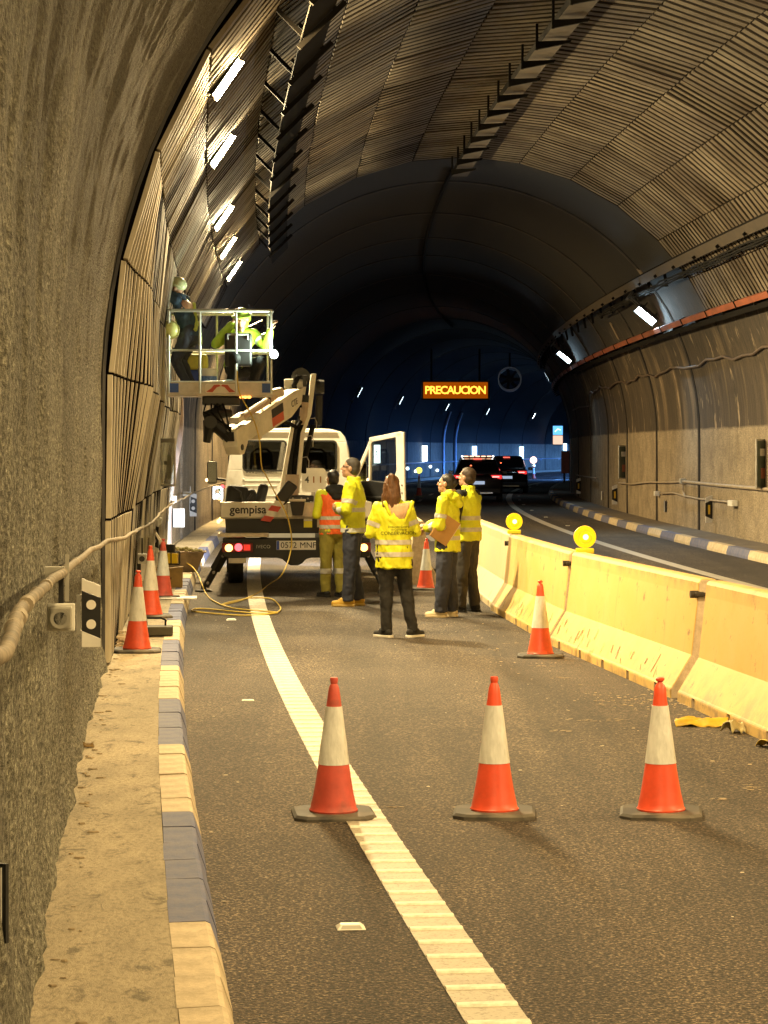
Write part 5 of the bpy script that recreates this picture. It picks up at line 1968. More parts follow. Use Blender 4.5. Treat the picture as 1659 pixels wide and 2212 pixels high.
for k in (-1, 0, 1):
    tp('amber_lamp', MB().ell((p_.x + .05 * k, yf - .02, p_.z), (.028, .02, .018), 10, 6), emitter('basket_amber', (1.0, .30, .05), 5), bk)
p_ = bpx(592, 766)
fl = tp('flood_lamp', MB().lathe([(0, .03), (.06, .02), (.065, -.02), (.04, -.03)], 16, (p_.x, yf - .04, p_.z), 'Y'), STL, bk)
tp('flood_lens', MB().lathe([(0, -.035), (.045, -.033), (.055, -.022)], 16, (p_.x, yf - .04, p_.z), 'Y'), emitter('flood_lens', (.75, 1.0, .92), 25), fl)
fd = bpy.data.lights.new('flood_beam', 'SPOT')
fd.energy = 110
fd.color = (.80, 1.0, .80)
fd.spot_size = R(120)
fd.spot_blend = .6
fd.shadow_soft_size = .05
fo = bpy.data.objects.new('flood_beam', fd)
COL.objects.link(fo)
fo.parent = truck
fo.location = (p_.x + .02, yf - .12, p_.z + .06)
_d = Vector(((x0 + x1) / 2 - .1, yf + .4, zt - .1)) - Vector(fo.location)
fo.rotation_euler = _d.to_track_quat('-Z', 'Y').to_euler()
cb = bpx(515, 760)
tp('control_box', MB().box((cb.x, yf + .10, cb.z + .03), (.36, .16, .44), ch=.03), TBK, bk)
tp('control_frame', MB().tube([(cb.x - .14, yf + .015, cb.z + .16), (cb.x - .14, yf + .015, cb.z + .23), (cb.x + .12, yf + .015, cb.z + .23), (cb.x + .12, yf + .015, cb.z + .16)], .016, 8), mat('frame_grey', (.35, .34, .32), .5), bk)
# loose gear in the basket
def at_b(px, py, dy):
    p_ = tpx(px, py, DB + dy)
    return truck.matrix_world @ p_ if False else (Matrix.Rotation(TYAW, 3, 'Z') @ p_ + TO)
zfl = (Matrix.Rotation(TYAW, 3, 'Z') @ Vector((x0, yf, zf + .042)) + TO).z
q = at_b(448, 820, .45)
t = thing('bucket', 'white plastic bucket in the basket beside the dark trousers', 'bucket', (q.x, q.y, zfl), 0)
mb = MB(); mb.lathe([(.10, 0), (.13, .32), (.14, .33), (.132, .33), (.125, .31)], 20); mb.build('pail', WH, t, smooth=True)
mb = MB(); mb.lathe([(.121, .10), (.128, .23)], 20, cap=False); mb.build('label_band', mat('bucket_blue', (.10, .20, .50), .5, var=.5, vscale=30), t)
q = at_b(425, 820, .5)
t = thing('cable_drum', 'blue and yellow gear bag standing behind the worker in navy', 'bag', (q.x, q.y, zfl), 0)
mb = MB(); mb.box((0, 0, .16), (.34, .2, .32), ch=.05); mb.build('lower_bag', mat('bag_blue', (.04, .08, .35), .6), t)
mb = MB(); mb.box((0, 0, .42), (.3, .18, .22), ch=.05); mb.build('upper_bag', mat('bag_yellow', (.55, .50, .08), .6, var=.2), t)
q = at_b(494, 812, .18)
t = thing('safety_helmet', 'pale helmet lying on the basket floor', 'helmet', (q.x, q.y, zfl), .4)
mb = MB(); mb.ell((0, 0, .09), (.13, .15, .09), 18, 10); mb.build('shell', mat('helmet_pale', (.62, .62, .50), .4), t, smooth=True)
mb = MB(); mb.lathe([(.15, .06), (.16, .07), (.13, .085)], 20); mb.build('brim', MATS['helmet_pale'], t, smooth=True)
q = at_b(368, 712, .05)
t = thing('safety_helmet', 'yellow helmet hanging at the corner of the basket', 'helmet', (q.x, q.y, q.z), .2)
mb = MB(); mb.ell((0, 0, 0), (.13, .14, .12), 18, 10, (0, .9, 0)); mb.build('shell', mat('helmet_yellow', (.60, .58, .20), .4), t, smooth=True)
mb = MB(); mb.tube([(0, 0, .12), (-.02, 0, .24)], .008, 6); mb.build('strap', BK, t)
# bags and striped strap on the truck bed
def wl(x, y, z):
    return Matrix.Rotation(TYAW, 3, 'Z') @ Vector((x, y, z)) + TO
t = thing('tool_bag', 'black harness bags heaped on the truck bed', 'bag', wl(-.78, .25, 1.06), TYAW)
for nm, c, d, r_ in (('bag', (-.03, 0, .20), (.30, .25, .40), .1), ('bag', (.18, .05, .18), (.16, .2, .34), -.2), ('bag', (.30, 0, .22), (.14, .16, .42), .25)):
    mb = MB(); mb.box(c, d, (0, r_, 0), ch=.06); mb.build(nm, mat('bag_black', (.02, .02, .02), .7, var=.3), t)
mb = MB(); mb.tube([(-.1, -.15, .38), (.02, -.18, .30), (.06, -.18, .10), (.12, -.2, .2), (.18, -.17, .28)], .018, 6); mb.build('strap', BK, t)
t = thing('striped_strap', 'red and white striped marker board hung over the rear rail', 'marker board', wl(-.42, -.07, .97), TYAW)
t.rotation_euler = (0, R(36), TYAW)
for k in range(7):
    mb = MB()
    mb.prism([(-.06, .085 * k - .03), (.06, .085 * k + .03), (.06, .085 * (k + 1) + .03), (-.06, .085 * (k + 1) - .03)], -.012, .012, 'Y')
    mb.build('stripe', (mat('stripe_red', (.55, .06, .04), .5) if k % 2 == 0 else WH) if k < 4 else BK, t)
mb = MB(); mb.box((0, .02, .48), (.17, .06, .32), ch=.03); mb.build('pouch', BK, t)
# ------------------------------------------------ yellow hose
hose = []
def wpx(px, py, d):
    return ray(px, py, d)
for px, py, d in ((512, 800, 29.6), (518, 850, 29.62), (545, 900, 29.9), (560, 949, 30.3), (565, 1007, 30.4), (574, 1026, 30.45), (597, 1070, 30.5), (609, 1090, 30.45), (621, 1117, 30.4), (628, 1147, 30.4), (630, 1170, 30.4), (628, 1190, 30.35), (621, 1216, 30.2), (606, 1245, 30.0)):
    hose.append(wpx(px, py, d))
for px, py in ((585, 1262), (560, 1281), (530, 1296), (500, 1305), (478, 1309), (500, 1302), (545, 1294), (585, 1296), (603, 1310), (604, 1322), (580, 1328), (520, 1325), (450, 1318), (420, 1318), (418, 1323), (460, 1328), (520, 1332), (570, 1330), (600, 1326), (560, 1322), (500, 1316), (460, 1300), (444, 1283)):
    x, y, s, o_ = ground_at(px, py)
    hose.append(Vector((x, y, rz(s) + .014)))
for px, py, d in ((436, 1262, 31.0), (427, 1240, 31.9), (415, 1224, 32.8), (400, 1215, 33.3)):
    hose.append(wpx(px, py, d))
# smooth
pts = []
for i in range(len(hose) - 1):
    p0, p1, p2, p3 = hose[max(i - 1, 0)], hose[i], hose[i + 1], hose[min(i + 2, len(hose) - 1)]
    for k in range(5):
        t_ = k / 5
        pts.append(0.5 * ((2 * p1) + (p2 - p0) * t_ + (2 * p0 - 5 * p1 + 4 * p2 - p3) * t_ * t_ + (3 * p1 - p0 - 3 * p2 + p3) * t_ ** 3))
pts.append(hose[-1])
mb = MB()
mb.tube(pts, .009, 6)
o = mb.build('yellow_hose', mat('hose_yellow', (.62, .45, .07), .5), smooth='all')
tag(o, 'thin yellow hose hanging from the basket and coiled on the road', 'hose')
# ================================================================== PEOPLE
SKIN = mat('skin', (0.50, 0.29, 0.19), 0.5, var=0.10, vscale=12)
HIV = mat('hi_vis_yellow', (0.66, 0.70, 0.02), 0.6, var=0.14, vscale=7, bump=0.25, bscale=14, emit=(0.55, 0.65, 0.0), es=0.0)
HIVL = mat('hi_vis_lime', (0.45, 0.66, 0.05), 0.6, var=0.14, vscale=7, bump=0.25, bscale=14)
HIO = mat('hi_vis_orange', (0.85, 0.13, 0.02), 0.6, var=0.14, vscale=7, bump=0.25, bscale=14)
REF = mat('reflective_tape', (0.52, 0.51, 0.46), 0.35, var=0.10, vscale=20)
NAVY = mat('cloth_navy', (0.030, 0.034, 0.055), 0.8, var=0.25, vscale=6, bump=0.3, bscale=16)
CBLK = mat('cloth_black', (0.012, 0.012, 0.012), 0.8, var=0.3, vscale=6, bump=0.3, bscale=16)
CGRY = mat('cloth_grey', (0.045, 0.040, 0.034), 0.8, var=0.25, vscale=6, bump=0.3, bscale=16)
OLIV = mat('cloth_olive', (0.26, 0.23, 0.04), 0.8, var=0.2, vscale=6, bump=0.3, bscale=16)
def solidify_parts(mb, voxel, smooth=3, wrinkle=0.0, wscale=9.0, seed=0.0):
    """fuse overlapping closed pieces into one continuous surface"""
    me = mb.mesh('raw')
    o = bpy.data.objects.new('raw', me)
    COL.objects.link(o)
    r_ = o.modifiers.new('r', 'REMESH'); r_.mode = 'VOXEL'; r_.voxel_size = voxel
    if smooth:
        s_ = o.modifiers.new('s', 'SMOOTH'); s_.factor = .5; s_.iterations = smooth
    dg = bpy.context.evaluated_depsgraph_get()
    out = bpy.data.meshes.new_from_object(o.evaluated_get(dg))
    bpy.data.objects.remove(o)
    if wrinkle:
        no = [v.normal.copy() for v in out.vertices]
        for v, n_ in zip(out.vertices, no):
            p = v.co
            q = Vector((p.x * wscale, p.y * wscale, p.z * wscale * .7 + p.x * wscale * .5)) + Vector((seed, seed, 0))
            d = noise.noise(q) * .7 + abs(noise.noise(q * 2.1)) * -.6
            v.co = p + n_ * d * wrinkle
    return out
def band_mesh(src, co, no, width, out=0.004, centre=None, rad=None):
    """the ring of a garment between two parallel planes, lifted off the cloth: sewn tape"""
    bm = bmesh.new()
    bm.from_mesh(src)
    co, no = Vector(co), Vector(no).normalized()
    if centre is not None:
        kill = [f for f in bm.faces if (f.calc_center_median() - Vector(centre)).length > rad]
        bmesh.ops.delete(bm, geom=kill, context='FACES')
    for sgn in (-1, 1):
        g = bm.verts[:] + bm.edges[:] + bm.faces[:]
        bmesh.ops.bisect_plane(bm, geom=g, plane_co=co + no * sgn * width / 2, plane_no=no * sgn, clear_outer=True)
    bm.normal_update()
    for v in bm.verts:
        v.co += v.normal * out
    me = bpy.data.meshes.new('tape')
    bm.to_mesh(me)
    bm.free()
    return me
BASE = dict(pelvis=(0, 0, .95), waist=(0, 0, 1.08), chest=(0, .0, 1.28), neck=(0, -.015, 1.47), head=(0, .015, 1.625),
            shR=(.185, 0, 1.415), elR=(.24, -.03, 1.13), wrR=(.25, .06, .88), shL=(-.185, 0, 1.415), elL=(-.24, -.03, 1.13), wrL=(-.25, .06, .88),
            hipR=(.09, 0, .92), knR=(.10, .015, .50), anR=(.10, -.02, .085), hipL=(-.09, 0, .92), knL=(-.10, .015, .50), anL=(-.10, -.02, .085),
            handR=None, handL=None, footR=0.12, footL=-0.12, hyaw=0.0, hpitch=0.0)
def add_hand(mb, wr, dirv, upv, k=1.0, curl=0.5, side=1):
    """palm with four unequal bent fingers and a thumb"""
    d = Vector(dirv).normalized()
    u = Vector(upv)
    u = (u - d * u.dot(d)).normalized()
    s_ = d.cross(u) * side
    wr = Vector(wr)
    c = wr + d * .055 * k
    mb.capsule(wr, wr + d * .04, .024, .026, 8, 3)
    for t_ in (-.027, -.009, .009, .027):
        mb.capsule(wr + d * .02 + s_ * t_ * .7, wr + d * .09 * k + s_ * t_, .014, .0115, 8, 3)
    for t_, L in ((-.029, .062), (-.010, .075), (.010, .079), (.029, .07)):
        b0 = wr + d * .085 * k + s_ * t_
        d1 = (d - u * curl * .6).normalized()
        b1 = b0 + d1 * L * .5
        d2 = (d - u * curl * 2.0).normalized()
        b2 = b1 + d2 * L * .5
        mb.capsule(b0, b1, .0098, .009, 8, 3)
        mb.capsule(b1, b2, .009, .0075, 8, 3)
    t0 = wr + d * .03 + s_ * .026
    t1 = t0 + (d * .6 + s_ * .7 - u * .2).normalized() * .045
    t2 = t1 + (d * .9 + s_ * .1 - u * .4).normalized() * .032
    mb.capsule(t0, t1, .013, .011, 8, 3)
    mb.capsule(t1, t2, .011, .008, 8, 3)
def add_head(mb, J, k=1.0):
    hc = Vector(J['head'])
    M_ = Matrix.Translation(hc) @ Matrix.Rotation(J['hyaw'], 4, 'Z') @ Matrix.Rotation(J['hpitch'], 4, 'X')
    old = mb.M.copy()
    mb.M = old @ M_
    mb.ell((0, -.008, .03), (.074, .092, .092), 18, 12)
    mb.ell((0, .022, -.045), (.056, .066, .070), 16, 10)
    mb.ell((0, .048, -.088), (.032, .034, .026), 12, 8)
    mb.capsule((0, .084, .022), (0, .104, -.022), .008, .0145, 8, 3)
    mb.ell((0, .078, .032), (.05, .014, .010), 10, 6)
    mb.ell((0, .085, -.058), (.022, .012, .008), 10, 6)
    for sx in (-1, 1):
        mb.ell((sx * .076, -.012, -.002), (.012, .022, .034), 10, 8, (0, 0, sx * -.3))
        mb.ell((sx * .045, .058, -.022), (.020, .018, .016), 8, 6)
    mb.M = old
    return M_
def person(label, loc, face, H, spec, joints=None, zoff=0.0):
    k = H / 1.75
    J = dict(BASE)
    if joints:
        J.update(joints)
    root = thing('person', label, 'person', loc, face)
    root.scale = (k, k, k)
    V = {q: (Vector(v) if isinstance(v, tuple) and not isinstance(v[0], tuple) else v) for q, v in J.items()}
    # ---- the body, one surface
    b = MB()
    b.capsule(V['pelvis'] + Vector((-.05, 0, 0)), V['pelvis'] + Vector((.05, 0, 0)), .115, .115)
    b.capsule(V['pelvis'], V['waist'], .125, .115)
    b.capsule(V['waist'], V['chest'], .115, .13)
    b.capsule(V['chest'] + Vector((-.06, 0, .03)), V['chest'] + Vector((.06, 0, .03)), .115, .115)
    b.capsule(V['shL'], V['shR'], .062, .062)
    b.capsule(V['neck'] + Vector((0, 0, -.06)), V['head'] + (V['neck'] - V['head']) * .25, .062, .052)
    for sd in ('L', 'R'):
        sh, el, wr = V['sh' + sd], V['el' + sd], V['wr' + sd]
        b.capsule(sh, el, .054, .042)
        b.capsule(el, wr, .041, .027)
        hd = J['hand' + sd]
        sx = 1 if sd == 'R' else -1
        if hd is None:
            dv, uv_, cu = (wr - el), Vector((sx, 0, 0)), .35
        else:
            dv, uv_, cu = Vector(hd[0]), Vector(hd[1]), hd[2]
        add_hand(b, wr, dv, uv_, 1.0, cu, -sx if False else 1)
        hp, kn, an = V['hip' + sd], V['kn' + sd], V['an' + sd]
        b.capsule(hp, kn, .088, .058)
        b.capsule(kn, an, .057, .038)
        fy = J['foot' + sd]
        fd = Vector((math.sin(fy), math.cos(fy), 0))
        b.capsule(an + Vector((0, 0, -.03)), an + fd * .14 + Vector((0, 0, -.055)), .036, .026)
    HM = add_head(b, J)
    me = solidify_parts(b, .0085, 2)
    link('body', me, spec.get('skin', SKIN), root, smooth='all')
    # eyes
    for sx in (-1, 1):
        e = MB(); e.ell(HM @ Vector((sx * .029, .073, .012)), (.010, .010, .007), 10, 6)
        e.build('eye', mat('eye', (.03, .02, .015), .2), root)
    # ---- trousers
    t = MB()
    fl = spec.get('flare', 1.0)
    t.capsule(V['pelvis'] + Vector((-.06, 0, .02)), V['pelvis'] + Vector((.06, 0, .02)), .128, .128)
    t.capsule(V['pelvis'] + Vector((-.055, -.02, -.05)), V['pelvis'] + Vector((.055, -.02, -.05)), .118, .118)
    for sd in ('L', 'R'):
        hp, kn, an = V['hip' + sd], V['kn' + sd], V['an' + sd]
        t.capsule(hp + Vector((0, 0, -.02)), kn, .112, .076 * fl)
        t.capsule(kn, an + Vector((0, 0, .055)), .077 * fl, .066 * fl)
        t.lathe([(.064 * fl, -.0), (.066 * fl, .10)], 12, tuple(an + Vector((0, 0, -.025))))
    me_t = solidify_parts(t, .013, 3, .018, 12, spec.get('seed', 0))
    link('trousers', me_t, spec['trousers'], root, smooth='all')
    for (z, wd, sd) in spec.get('leg_bands', ()):
        an, kn = V['an' + sd], V['kn' + sd]
        tm_ = band_mesh(me_t, (0, 0, z), (0, 0, 1), wd, .005, centre=tuple(an * (1 - (z - .085) / .42) + kn * ((z - .085) / .42)), rad=.16)
        link('reflective_band', tm_, REF, root, smooth='all')
    # ---- shoes
    for sd in ('L', 'R'):
        an = V['an' + sd]
        fy = J['foot' + sd]
        M_ = Matrix.Translation((an.x, an.y, an.z - .085)) @ Matrix.Rotation(-fy, 4, 'Z') @ Matrix.Rotation(J.get('fp' + sd, 0.0), 4, 'X')
        s_ = MB(); s_.M = M_
        s_.capsule((0, -.035, .055), (0, .03, .058), .046, .046, 12)
        s_.capsule((0, -.03, .042), (0, .165, .034), .044, .036, 12)
        s_.ell((0, .06, .07), (.036, .06, .035), 12, 8)
        if spec.get('boots'):
            s_.capsule((0, -.01, .06), (0, -.005, .20), .052, .055, 12)
        sm = solidify_parts(s_, .009, 3)
        for v in sm.vertices:
            lz = (M_.inverted() @ v.co)
            if lz.z < .012:
                lz.z = .012
                v.co = M_ @ lz
        so_ = link('shoe', sm, spec['shoes'], root, smooth='all')
        q = MB(); q.M = M_
        ol = [(-.040, -.07), (-.046, .0), (-.042, .06), (-.048, .12), (-.036, .175), (0, .20), (.036, .175), (.048, .12), (.042, .06), (.046, .0), (.040, -.07), (0, -.085)]
        q.prism(ol, 0.0, .026, 'Z')
        q.build('sole', spec.get('sole', CBLK), so_, bevel=.004)
    # ---- jacket or vest
    j = MB()
    hem = spec.get('hem', .80)
    wdt = spec.get('width', 1.0)
    rng = [(hem, .185 * wdt, .145 * wdt, -.005), (hem + .05, .182 * wdt, .143 * wdt, -.005), (1.0, .175 * wdt, .138 * wdt, 0), (1.12, .17 * wdt, .132 * wdt, 0), (1.27, .182 * wdt, .136 * wdt, 0), (1.37, .190 * wdt, .122, 0), (1.44, .150, .092, 0), (1.485, .082, .075, .0), (1.50, .074, .070, 0)]
    lean = (V['neck'] - V['pelvis'])
    rr = []
    for z, rx, ry, cy in rng:
        f = (z - .95) / .52
        base = V['pelvis'] + lean * f
        rr.append([Vector((base.x + rx * math.cos(a) * (1 + .04 * math.cos(2 * a)), base.y + cy + ry * math.sin(a), base.z)) for a in [2 * math.pi * q / 24 for q in range(24)]])
    j.loft(rr)
    if spec.get('sleeves', True):
        for sd in ('L', 'R'):
            sh, el, wr = V['sh' + sd], V['el' + sd], V['wr' + sd]
            ar = spec.get('arm', 1.0)
            j.capsule(sh, el, .084 * ar, .070 * ar)
            j.capsule(el, el + (wr - el) * spec.get('sleeve_len', .92), .071 * ar, .052)
    else:
        j.capsule(V['shL'] * .97, V['shR'] * .97, .078, .078)
    if spec.get('collar', True):
        j.lathe([(.082, 1.455), (.088, 1.50), (.080, 1.535), (.07, 1.535)], 16, (V['neck'].x, V['neck'].y + .005, V['neck'].z - 1.47))
    me_j = solidify_parts(j, .012, 2, .022, 12, spec.get('seed', 0) + 3)
    jo = link(spec.get('jname', 'jacket'), me_j, spec['jacket'], root, smooth='all')
    for z, wd in spec.get('bands', ((.93, .055), (1.10, .055))):
        co = V['pelvis'] + lean * ((z - .95) / .52)
        tm_ = band_mesh(me_j, co, spec.get('band_n', (0, 0, 1)), wd, .005, centre=co, rad=.27)
        link('reflective_band', tm_, REF, jo, smooth='all')
    if spec.get('sleeves', True):
        for sd in spec.get('arm_bands', 'LR'):
            el, wr, sh = V['el' + sd], V['wr' + sd], V['sh' + sd]
            c_ = el + (wr - el) * .45
            tm_ = band_mesh(me_j, c_, wr - el, .05, .005, centre=c_, rad=.095)
            if len(tm_.polygons):
                link('reflective_band', tm_, REF, jo, smooth='all')
            c_ = sh + (el - sh) * .62
            tm_ = band_mesh(me_j, c_, el - sh, .05, .005, centre=c_, rad=.11)
            if len(tm_.polygons):
                link('reflective_band', tm_, REF, jo, smooth='all')
    # ---- sleeves of an undershirt where a vest is worn
    if spec.get('shirt'):
        u = MB()
        for sd in ('L', 'R'):
            u.capsule(V['sh' + sd], V['el' + sd], .074, .062)
            u.capsule(V['el' + sd], V['el' + sd] + (V['wr' + sd] - V['el' + sd]) * .93, .062, .045)
        u.capsule(V['shL'], V['shR'], .07, .07)
        u.capsule(V['pelvis'] + Vector((-.05, 0, -.03)), V['pelvis'] + Vector((.05, 0, -.03)), .136, .136)
        u.lathe([(.075, 1.44), (.078, 1.52), (.066, 1.545)], 16, (V['neck'].x, V['neck'].y + .005, V['neck'].z - 1.47))
        link('shirt', solidify_parts(u, .012, 3, .010, 10, 5), spec['shirt'], root, smooth='all')
    # ---- hair
    hm = MB(); hm.M = HM
    hs = spec.get('hair', 'short')
    if hs != 'none':
        hm.ell((0, -.022, .050), (.083, .098, .088), 18, 12)
        hm.ell((0, -.050, .0), (.078, .070, .085), 16, 10)
        if hs == 'long':
            hm.capsule((0, -.055, .02), (0, -.085, -.10), .092, .104)
            hm.capsule((0, -.085, -.10), (0.0, -.11, -.30), .104, .070)
            hm.capsule((-.04, -.085, -.10), (-.06, -.11, -.27), .075, .05)
            hm.capsule((-.05, -.04, .0), (-.055, -.05, -.16), .045, .04)
            hm.capsule((.05, -.04, .0), (.055, -.05, -.16), .045, .04)
            hm.capsule((0, -.055, .11), (0, -.09, .13), .035, .032)
            hm.capsule((0, -.09, .12), (0, -.125, .02), .04, .035)
        if hs == 'bun':
            hm.ell((0, -.10, .035), (.048, .045, .048), 14, 8)
            hm.capsule((0, -.06, -.03), (0, -.085, -.10), .06, .03)
        hme = solidify_parts(hm, .011, 2, .010 if hs == 'long' else .006, 26, 2)
        # keep the face free
        bm = bmesh.new(); bm.from_mesh(hme)
        inv = HM.inverted()
        kill = []
        for f in bm.faces:
            p_ = inv @ f.calc_center_median()
            if p_.y > .035 and p_.z < .055 + (p_.y - .035) * .4:
                kill.append(f)
        bmesh.ops.delete(bm, geom=kill, context='FACES')
        bm.to_mesh(hme); bm.free()
        link('hair', hme, spec['haircol'], root, smooth='all')
    for fn in spec.get('extra', ()):
        fn(root, V, HM, jo, me_j)
    return root
HB = mat('hair_dark', (0.016, 0.012, 0.010), 0.5, var=0.3, vscale=40, stretch=(1, 1, .2))
HBR = mat('hair_brown', (0.115, 0.052, 0.020), 0.45, var=0.45, vscale=60, stretch=(1, 1, .12), bump=.5, bscale=90)
HGR = mat('hair_grey', (0.055, 0.046, 0.038), 0.6, var=0.4, vscale=40)
HMB = mat('hair_mid', (0.045, 0.026, 0.014), 0.6, var=0.4, vscale=50)
def feet(px, py):
    x, y, s, o_ = ground_at(px, py)
    return Vector((x, y, rz(s) + .001))
CROSS = dict(elR=(.235, .03, 1.14), wrR=(-.02, .21, 1.18), handR=((-1, .05, .02), (0, 1, 0), .3), elL=(-.235, .03, 1.13), wrL=(.03, .185, 1.13), handL=((1, .12, -.05), (0, 1, 0), .3))
# --- woman seen from behind
def hood(root, V, HM, jo, mj):
    lin_ = mat('hood_lining', (.62, .42, .26), .8, var=.2, vscale=8, bump=.3, bscale=20)
    m_ = MB()
    # lined V of the open hood lying on the back
    rows = []
    for i in range(9):
        f = i / 8
        z = 1.43 - .26 * f
        hw = .125 * (1 - f) ** .8 + .012
        row = []
        for q in range(13):
            g = -1 + q / 6
            row.append(Vector((g * hw, -.098 - .052 * math.sin(math.pi * min(1, f + .15)) * (1 - .35 * abs(g)) - .014 * math.cos(g * 16) * (1 - f), z + .025 * abs(g) * (1 - f))))
        rows.append(row)
    m_.loft(rows, cap=False, closed=False)
    h_ = link('hood_lining', m_.mesh(), lin_, root, smooth='all')
    h_.modifiers.new('s', 'SOLIDIFY').thickness = .012
    e = MB()
    pts = [Vector(rows[i][0]) + Vector((-.012, -.004, 0)) for i in range(9)] + [Vector(rows[i][12]) + Vector((.012, -.004, 0)) for i in range(8, -1, -1)]
    e.tube(pts, [.022 - .006 * math.sin(math.pi * q / 17) + .005 * math.sin(q * 2.4) for q in range(18)], 8)
    e.build('hood_edge', HIV, root, smooth='all')
def back_print(root, V, HM, jo, mj):
    for txt, z, sz, w_ in (('Dirección General', 1.185, .026, 0), ('de Carreteras', 1.155, .026, 0), ('CONSERVACIÓN', 1.115, .042, 0)):
        tm_ = text_mesh(txt, sz * 1.2, depth=.0)
        # lay the print on the cloth of the back
        from mathutils.bvhtree import BVHTree
        bm = bmesh.new(); bm.from_mesh(mj)
        tree = BVHTree.FromBMesh(bm)
        for v in tm_.vertices:
            x, zz = v.co.x, z + v.co.y
            hit = tree.ray_cast(Vector((x, -.6, zz)), Vector((0, 1, 0)))
            y = hit[0].y - .005 if hit[0] is not None else -.15
            v.co = Vector((x, y, zz))
        bm.free()
        link('print', tm_, mat('print_dark', (.06, .07, .01), .7), jo)
fp = feet(866, 1377)
person('woman with long brown hair seen from behind, hood down, arms folded', (fp.x - .03, fp.y, fp.z), R(4), 1.69,
       dict(trousers=CBLK, shoes=CBLK, sole=WH, jacket=HIV, hair='long', haircol=HBR, hem=.745, width=1.08, arm=.86, bands=((.90, .05), (1.03, .05)), arm_bands='LR', seed=1.0, extra=(hood, back_print)),
       dict(pelvis=(-.045, 0, .94), waist=(-.05, 0, 1.07), chest=(-.05, 0, 1.27), neck=(-.055, -.01, 1.46), head=(-.065, .02, 1.61), shR=(.10, 0, 1.385), shL=(-.21, 0, 1.385),
            elR=(.195, .0, 1.13), wrR=(.02, .20, 1.13), elL=(-.305, .0, 1.11), wrL=(-.10, .20, 1.16), handR=((-1, .1, 0), (0, 1, 0), .3), handL=((1, .1, 0), (0, 1, 0), .3),
            hipR=(.045, 0, .91), hipL=(-.135, 0, .91), knR=(.085, .02, .50), anR=(.15, -.02, .085), knL=(-.125, .015, .50), anL=(-.125, -.02, .085), footR=.75, footL=-.65, hyaw=R(-6), hpitch=R(8)))
# --- man in profile, yellow jacket
def glasses(root, V, HM, jo, mj):
    m_ = MB(); m_.M = HM
    for sx in (-1, 1):
        m_.tube([(sx * .08, -.01, .02), (sx * .062, .075, .022)], .0035, 6)
    m_.tube([(-.062, .078, .022), (0, .088, .024), (.062, .078, .022)], .006, 6)
    m_.build('spectacles', BK, root)
fp = feet(762, 1309)
person('tall grey-haired man in yellow jacket and navy trousers, arms folded', fp, R(82), 1.84,
       dict(trousers=NAVY, shoes=mat('shoe_mustard', (.50, .30, .03), .7), sole=mat('sole_mustard', (.55, .38, .10), .7), jacket=HIV, hair='short', haircol=HGR, hem=.86, width=1.06, bands=((.90, .05), (1.14, .05)), seed=2.0, flare=1.15, extra=(glasses,)),
       dict(CROSS, anR=(.10, -.05, .085), anL=(-.10, .04, .085), head=(0, .03, 1.625), hpitch=R(10)))
# --- man in orange vest, from behind
fp = feet(727, 1290)
def black_hood(root, V, HM, jo, mj):
    m_ = MB()
    m_.capsule(V['neck'] + Vector((-.08, -.05, .02)), V['neck'] + Vector((.08, -.05, .02)), .062, .062)
    m_.capsule(V['neck'] + Vector((-.06, -.09, -.03)), V['neck'] + Vector((.06, -.09, -.03)), .055, .055)
    m_.capsule(V['neck'] + Vector((-.03, -.10, -.09)), V['neck'] + Vector((.03, -.10, -.09)), .05, .05)
    link('hood', solidify_parts(m_, .012, 3), CBLK, root, smooth='all')
person('dark-haired man in orange vest and olive trousers by the truck', (fp.x - .05, fp.y, fp.z), R(28), 1.68,
       dict(trousers=OLIV, shoes=CBLK, boots=True, jacket=HIO, jname='vest', sleeves=False, shirt=HIV, hair='short', haircol=HB, hem=.86, width=1.05, bands=((.97, .05), (1.09, .05)), leg_bands=((.36, .07, 'R'), (.36, .07, 'L')), seed=3.0, extra=(black_hood,), flare=1.1),
       dict(CROSS, anR=(.11, -.03, .085), anL=(-.08, .06, .085), hpitch=R(14)))
# --- woman in profile with folder
fp = feet(966, 1333)
W4 = fp
def hood4(root, V, HM, jo, mj):
    m_ = MB()
    m_.capsule(V['neck'] + Vector((-.09, -.04, .03)), V['neck'] + Vector((.09, -.04, .03)), .058, .058)
    m_.capsule(V['neck'] + Vector((-.07, -.10, -.01)), V['neck'] + Vector((.07, -.10, -.01)), .062, .062)
    m_.capsule(V['neck'] + Vector((-.03, -.13, -.08)), V['neck'] + Vector((.03, -.13, -.08)), .055, .055)
    link('hood', solidify_parts(m_, .012, 2, .02, 14), HIV, root, smooth='all')
    q = MB(); q.ell(V['neck'] + Vector((0, -.035, .085)), (.075, .06, .02), 14, 8)
    link('hood_lining', q.mesh(), mat('hood_lining', (.62, .42, .26), .8), root, smooth='all')
person('dark-haired woman in yellow jacket holding a brown folder', fp, R(72), 1.66,
       dict(trousers=NAVY, shoes=mat('shoe_cream', (.66, .56, .36), .7), sole=mat('shoe_cream', (.66, .56, .36), .7), jacket=HIV, hair='bun', haircol=HB, hem=.80, width=1.08, bands=((.97, .05), (1.10, .05)), seed=4.0, flare=1.3, extra=(hood4,)),
       dict(elR=(.22, .10, 1.16), wrR=(.06, .26, 1.12), handR=((-.8, .4, .1), (0, 0, 1), .6), elL=(-.25, .02, 1.12), wrL=(-.12, .24, 1.08), handL=((.5, .5, -.2), (0, 0, 1), .7),
            anR=(.09, -.03, .085), anL=(-.10, .05, .085), hpitch=R(10)))
t = thing('document_folder', 'brown paper folder under the dark-haired woman\'s arm', 'folder', W4 + Vector((-.03, -.21, 1.02)), R(14))
t.rotation_euler = (R(8), R(32), R(22))
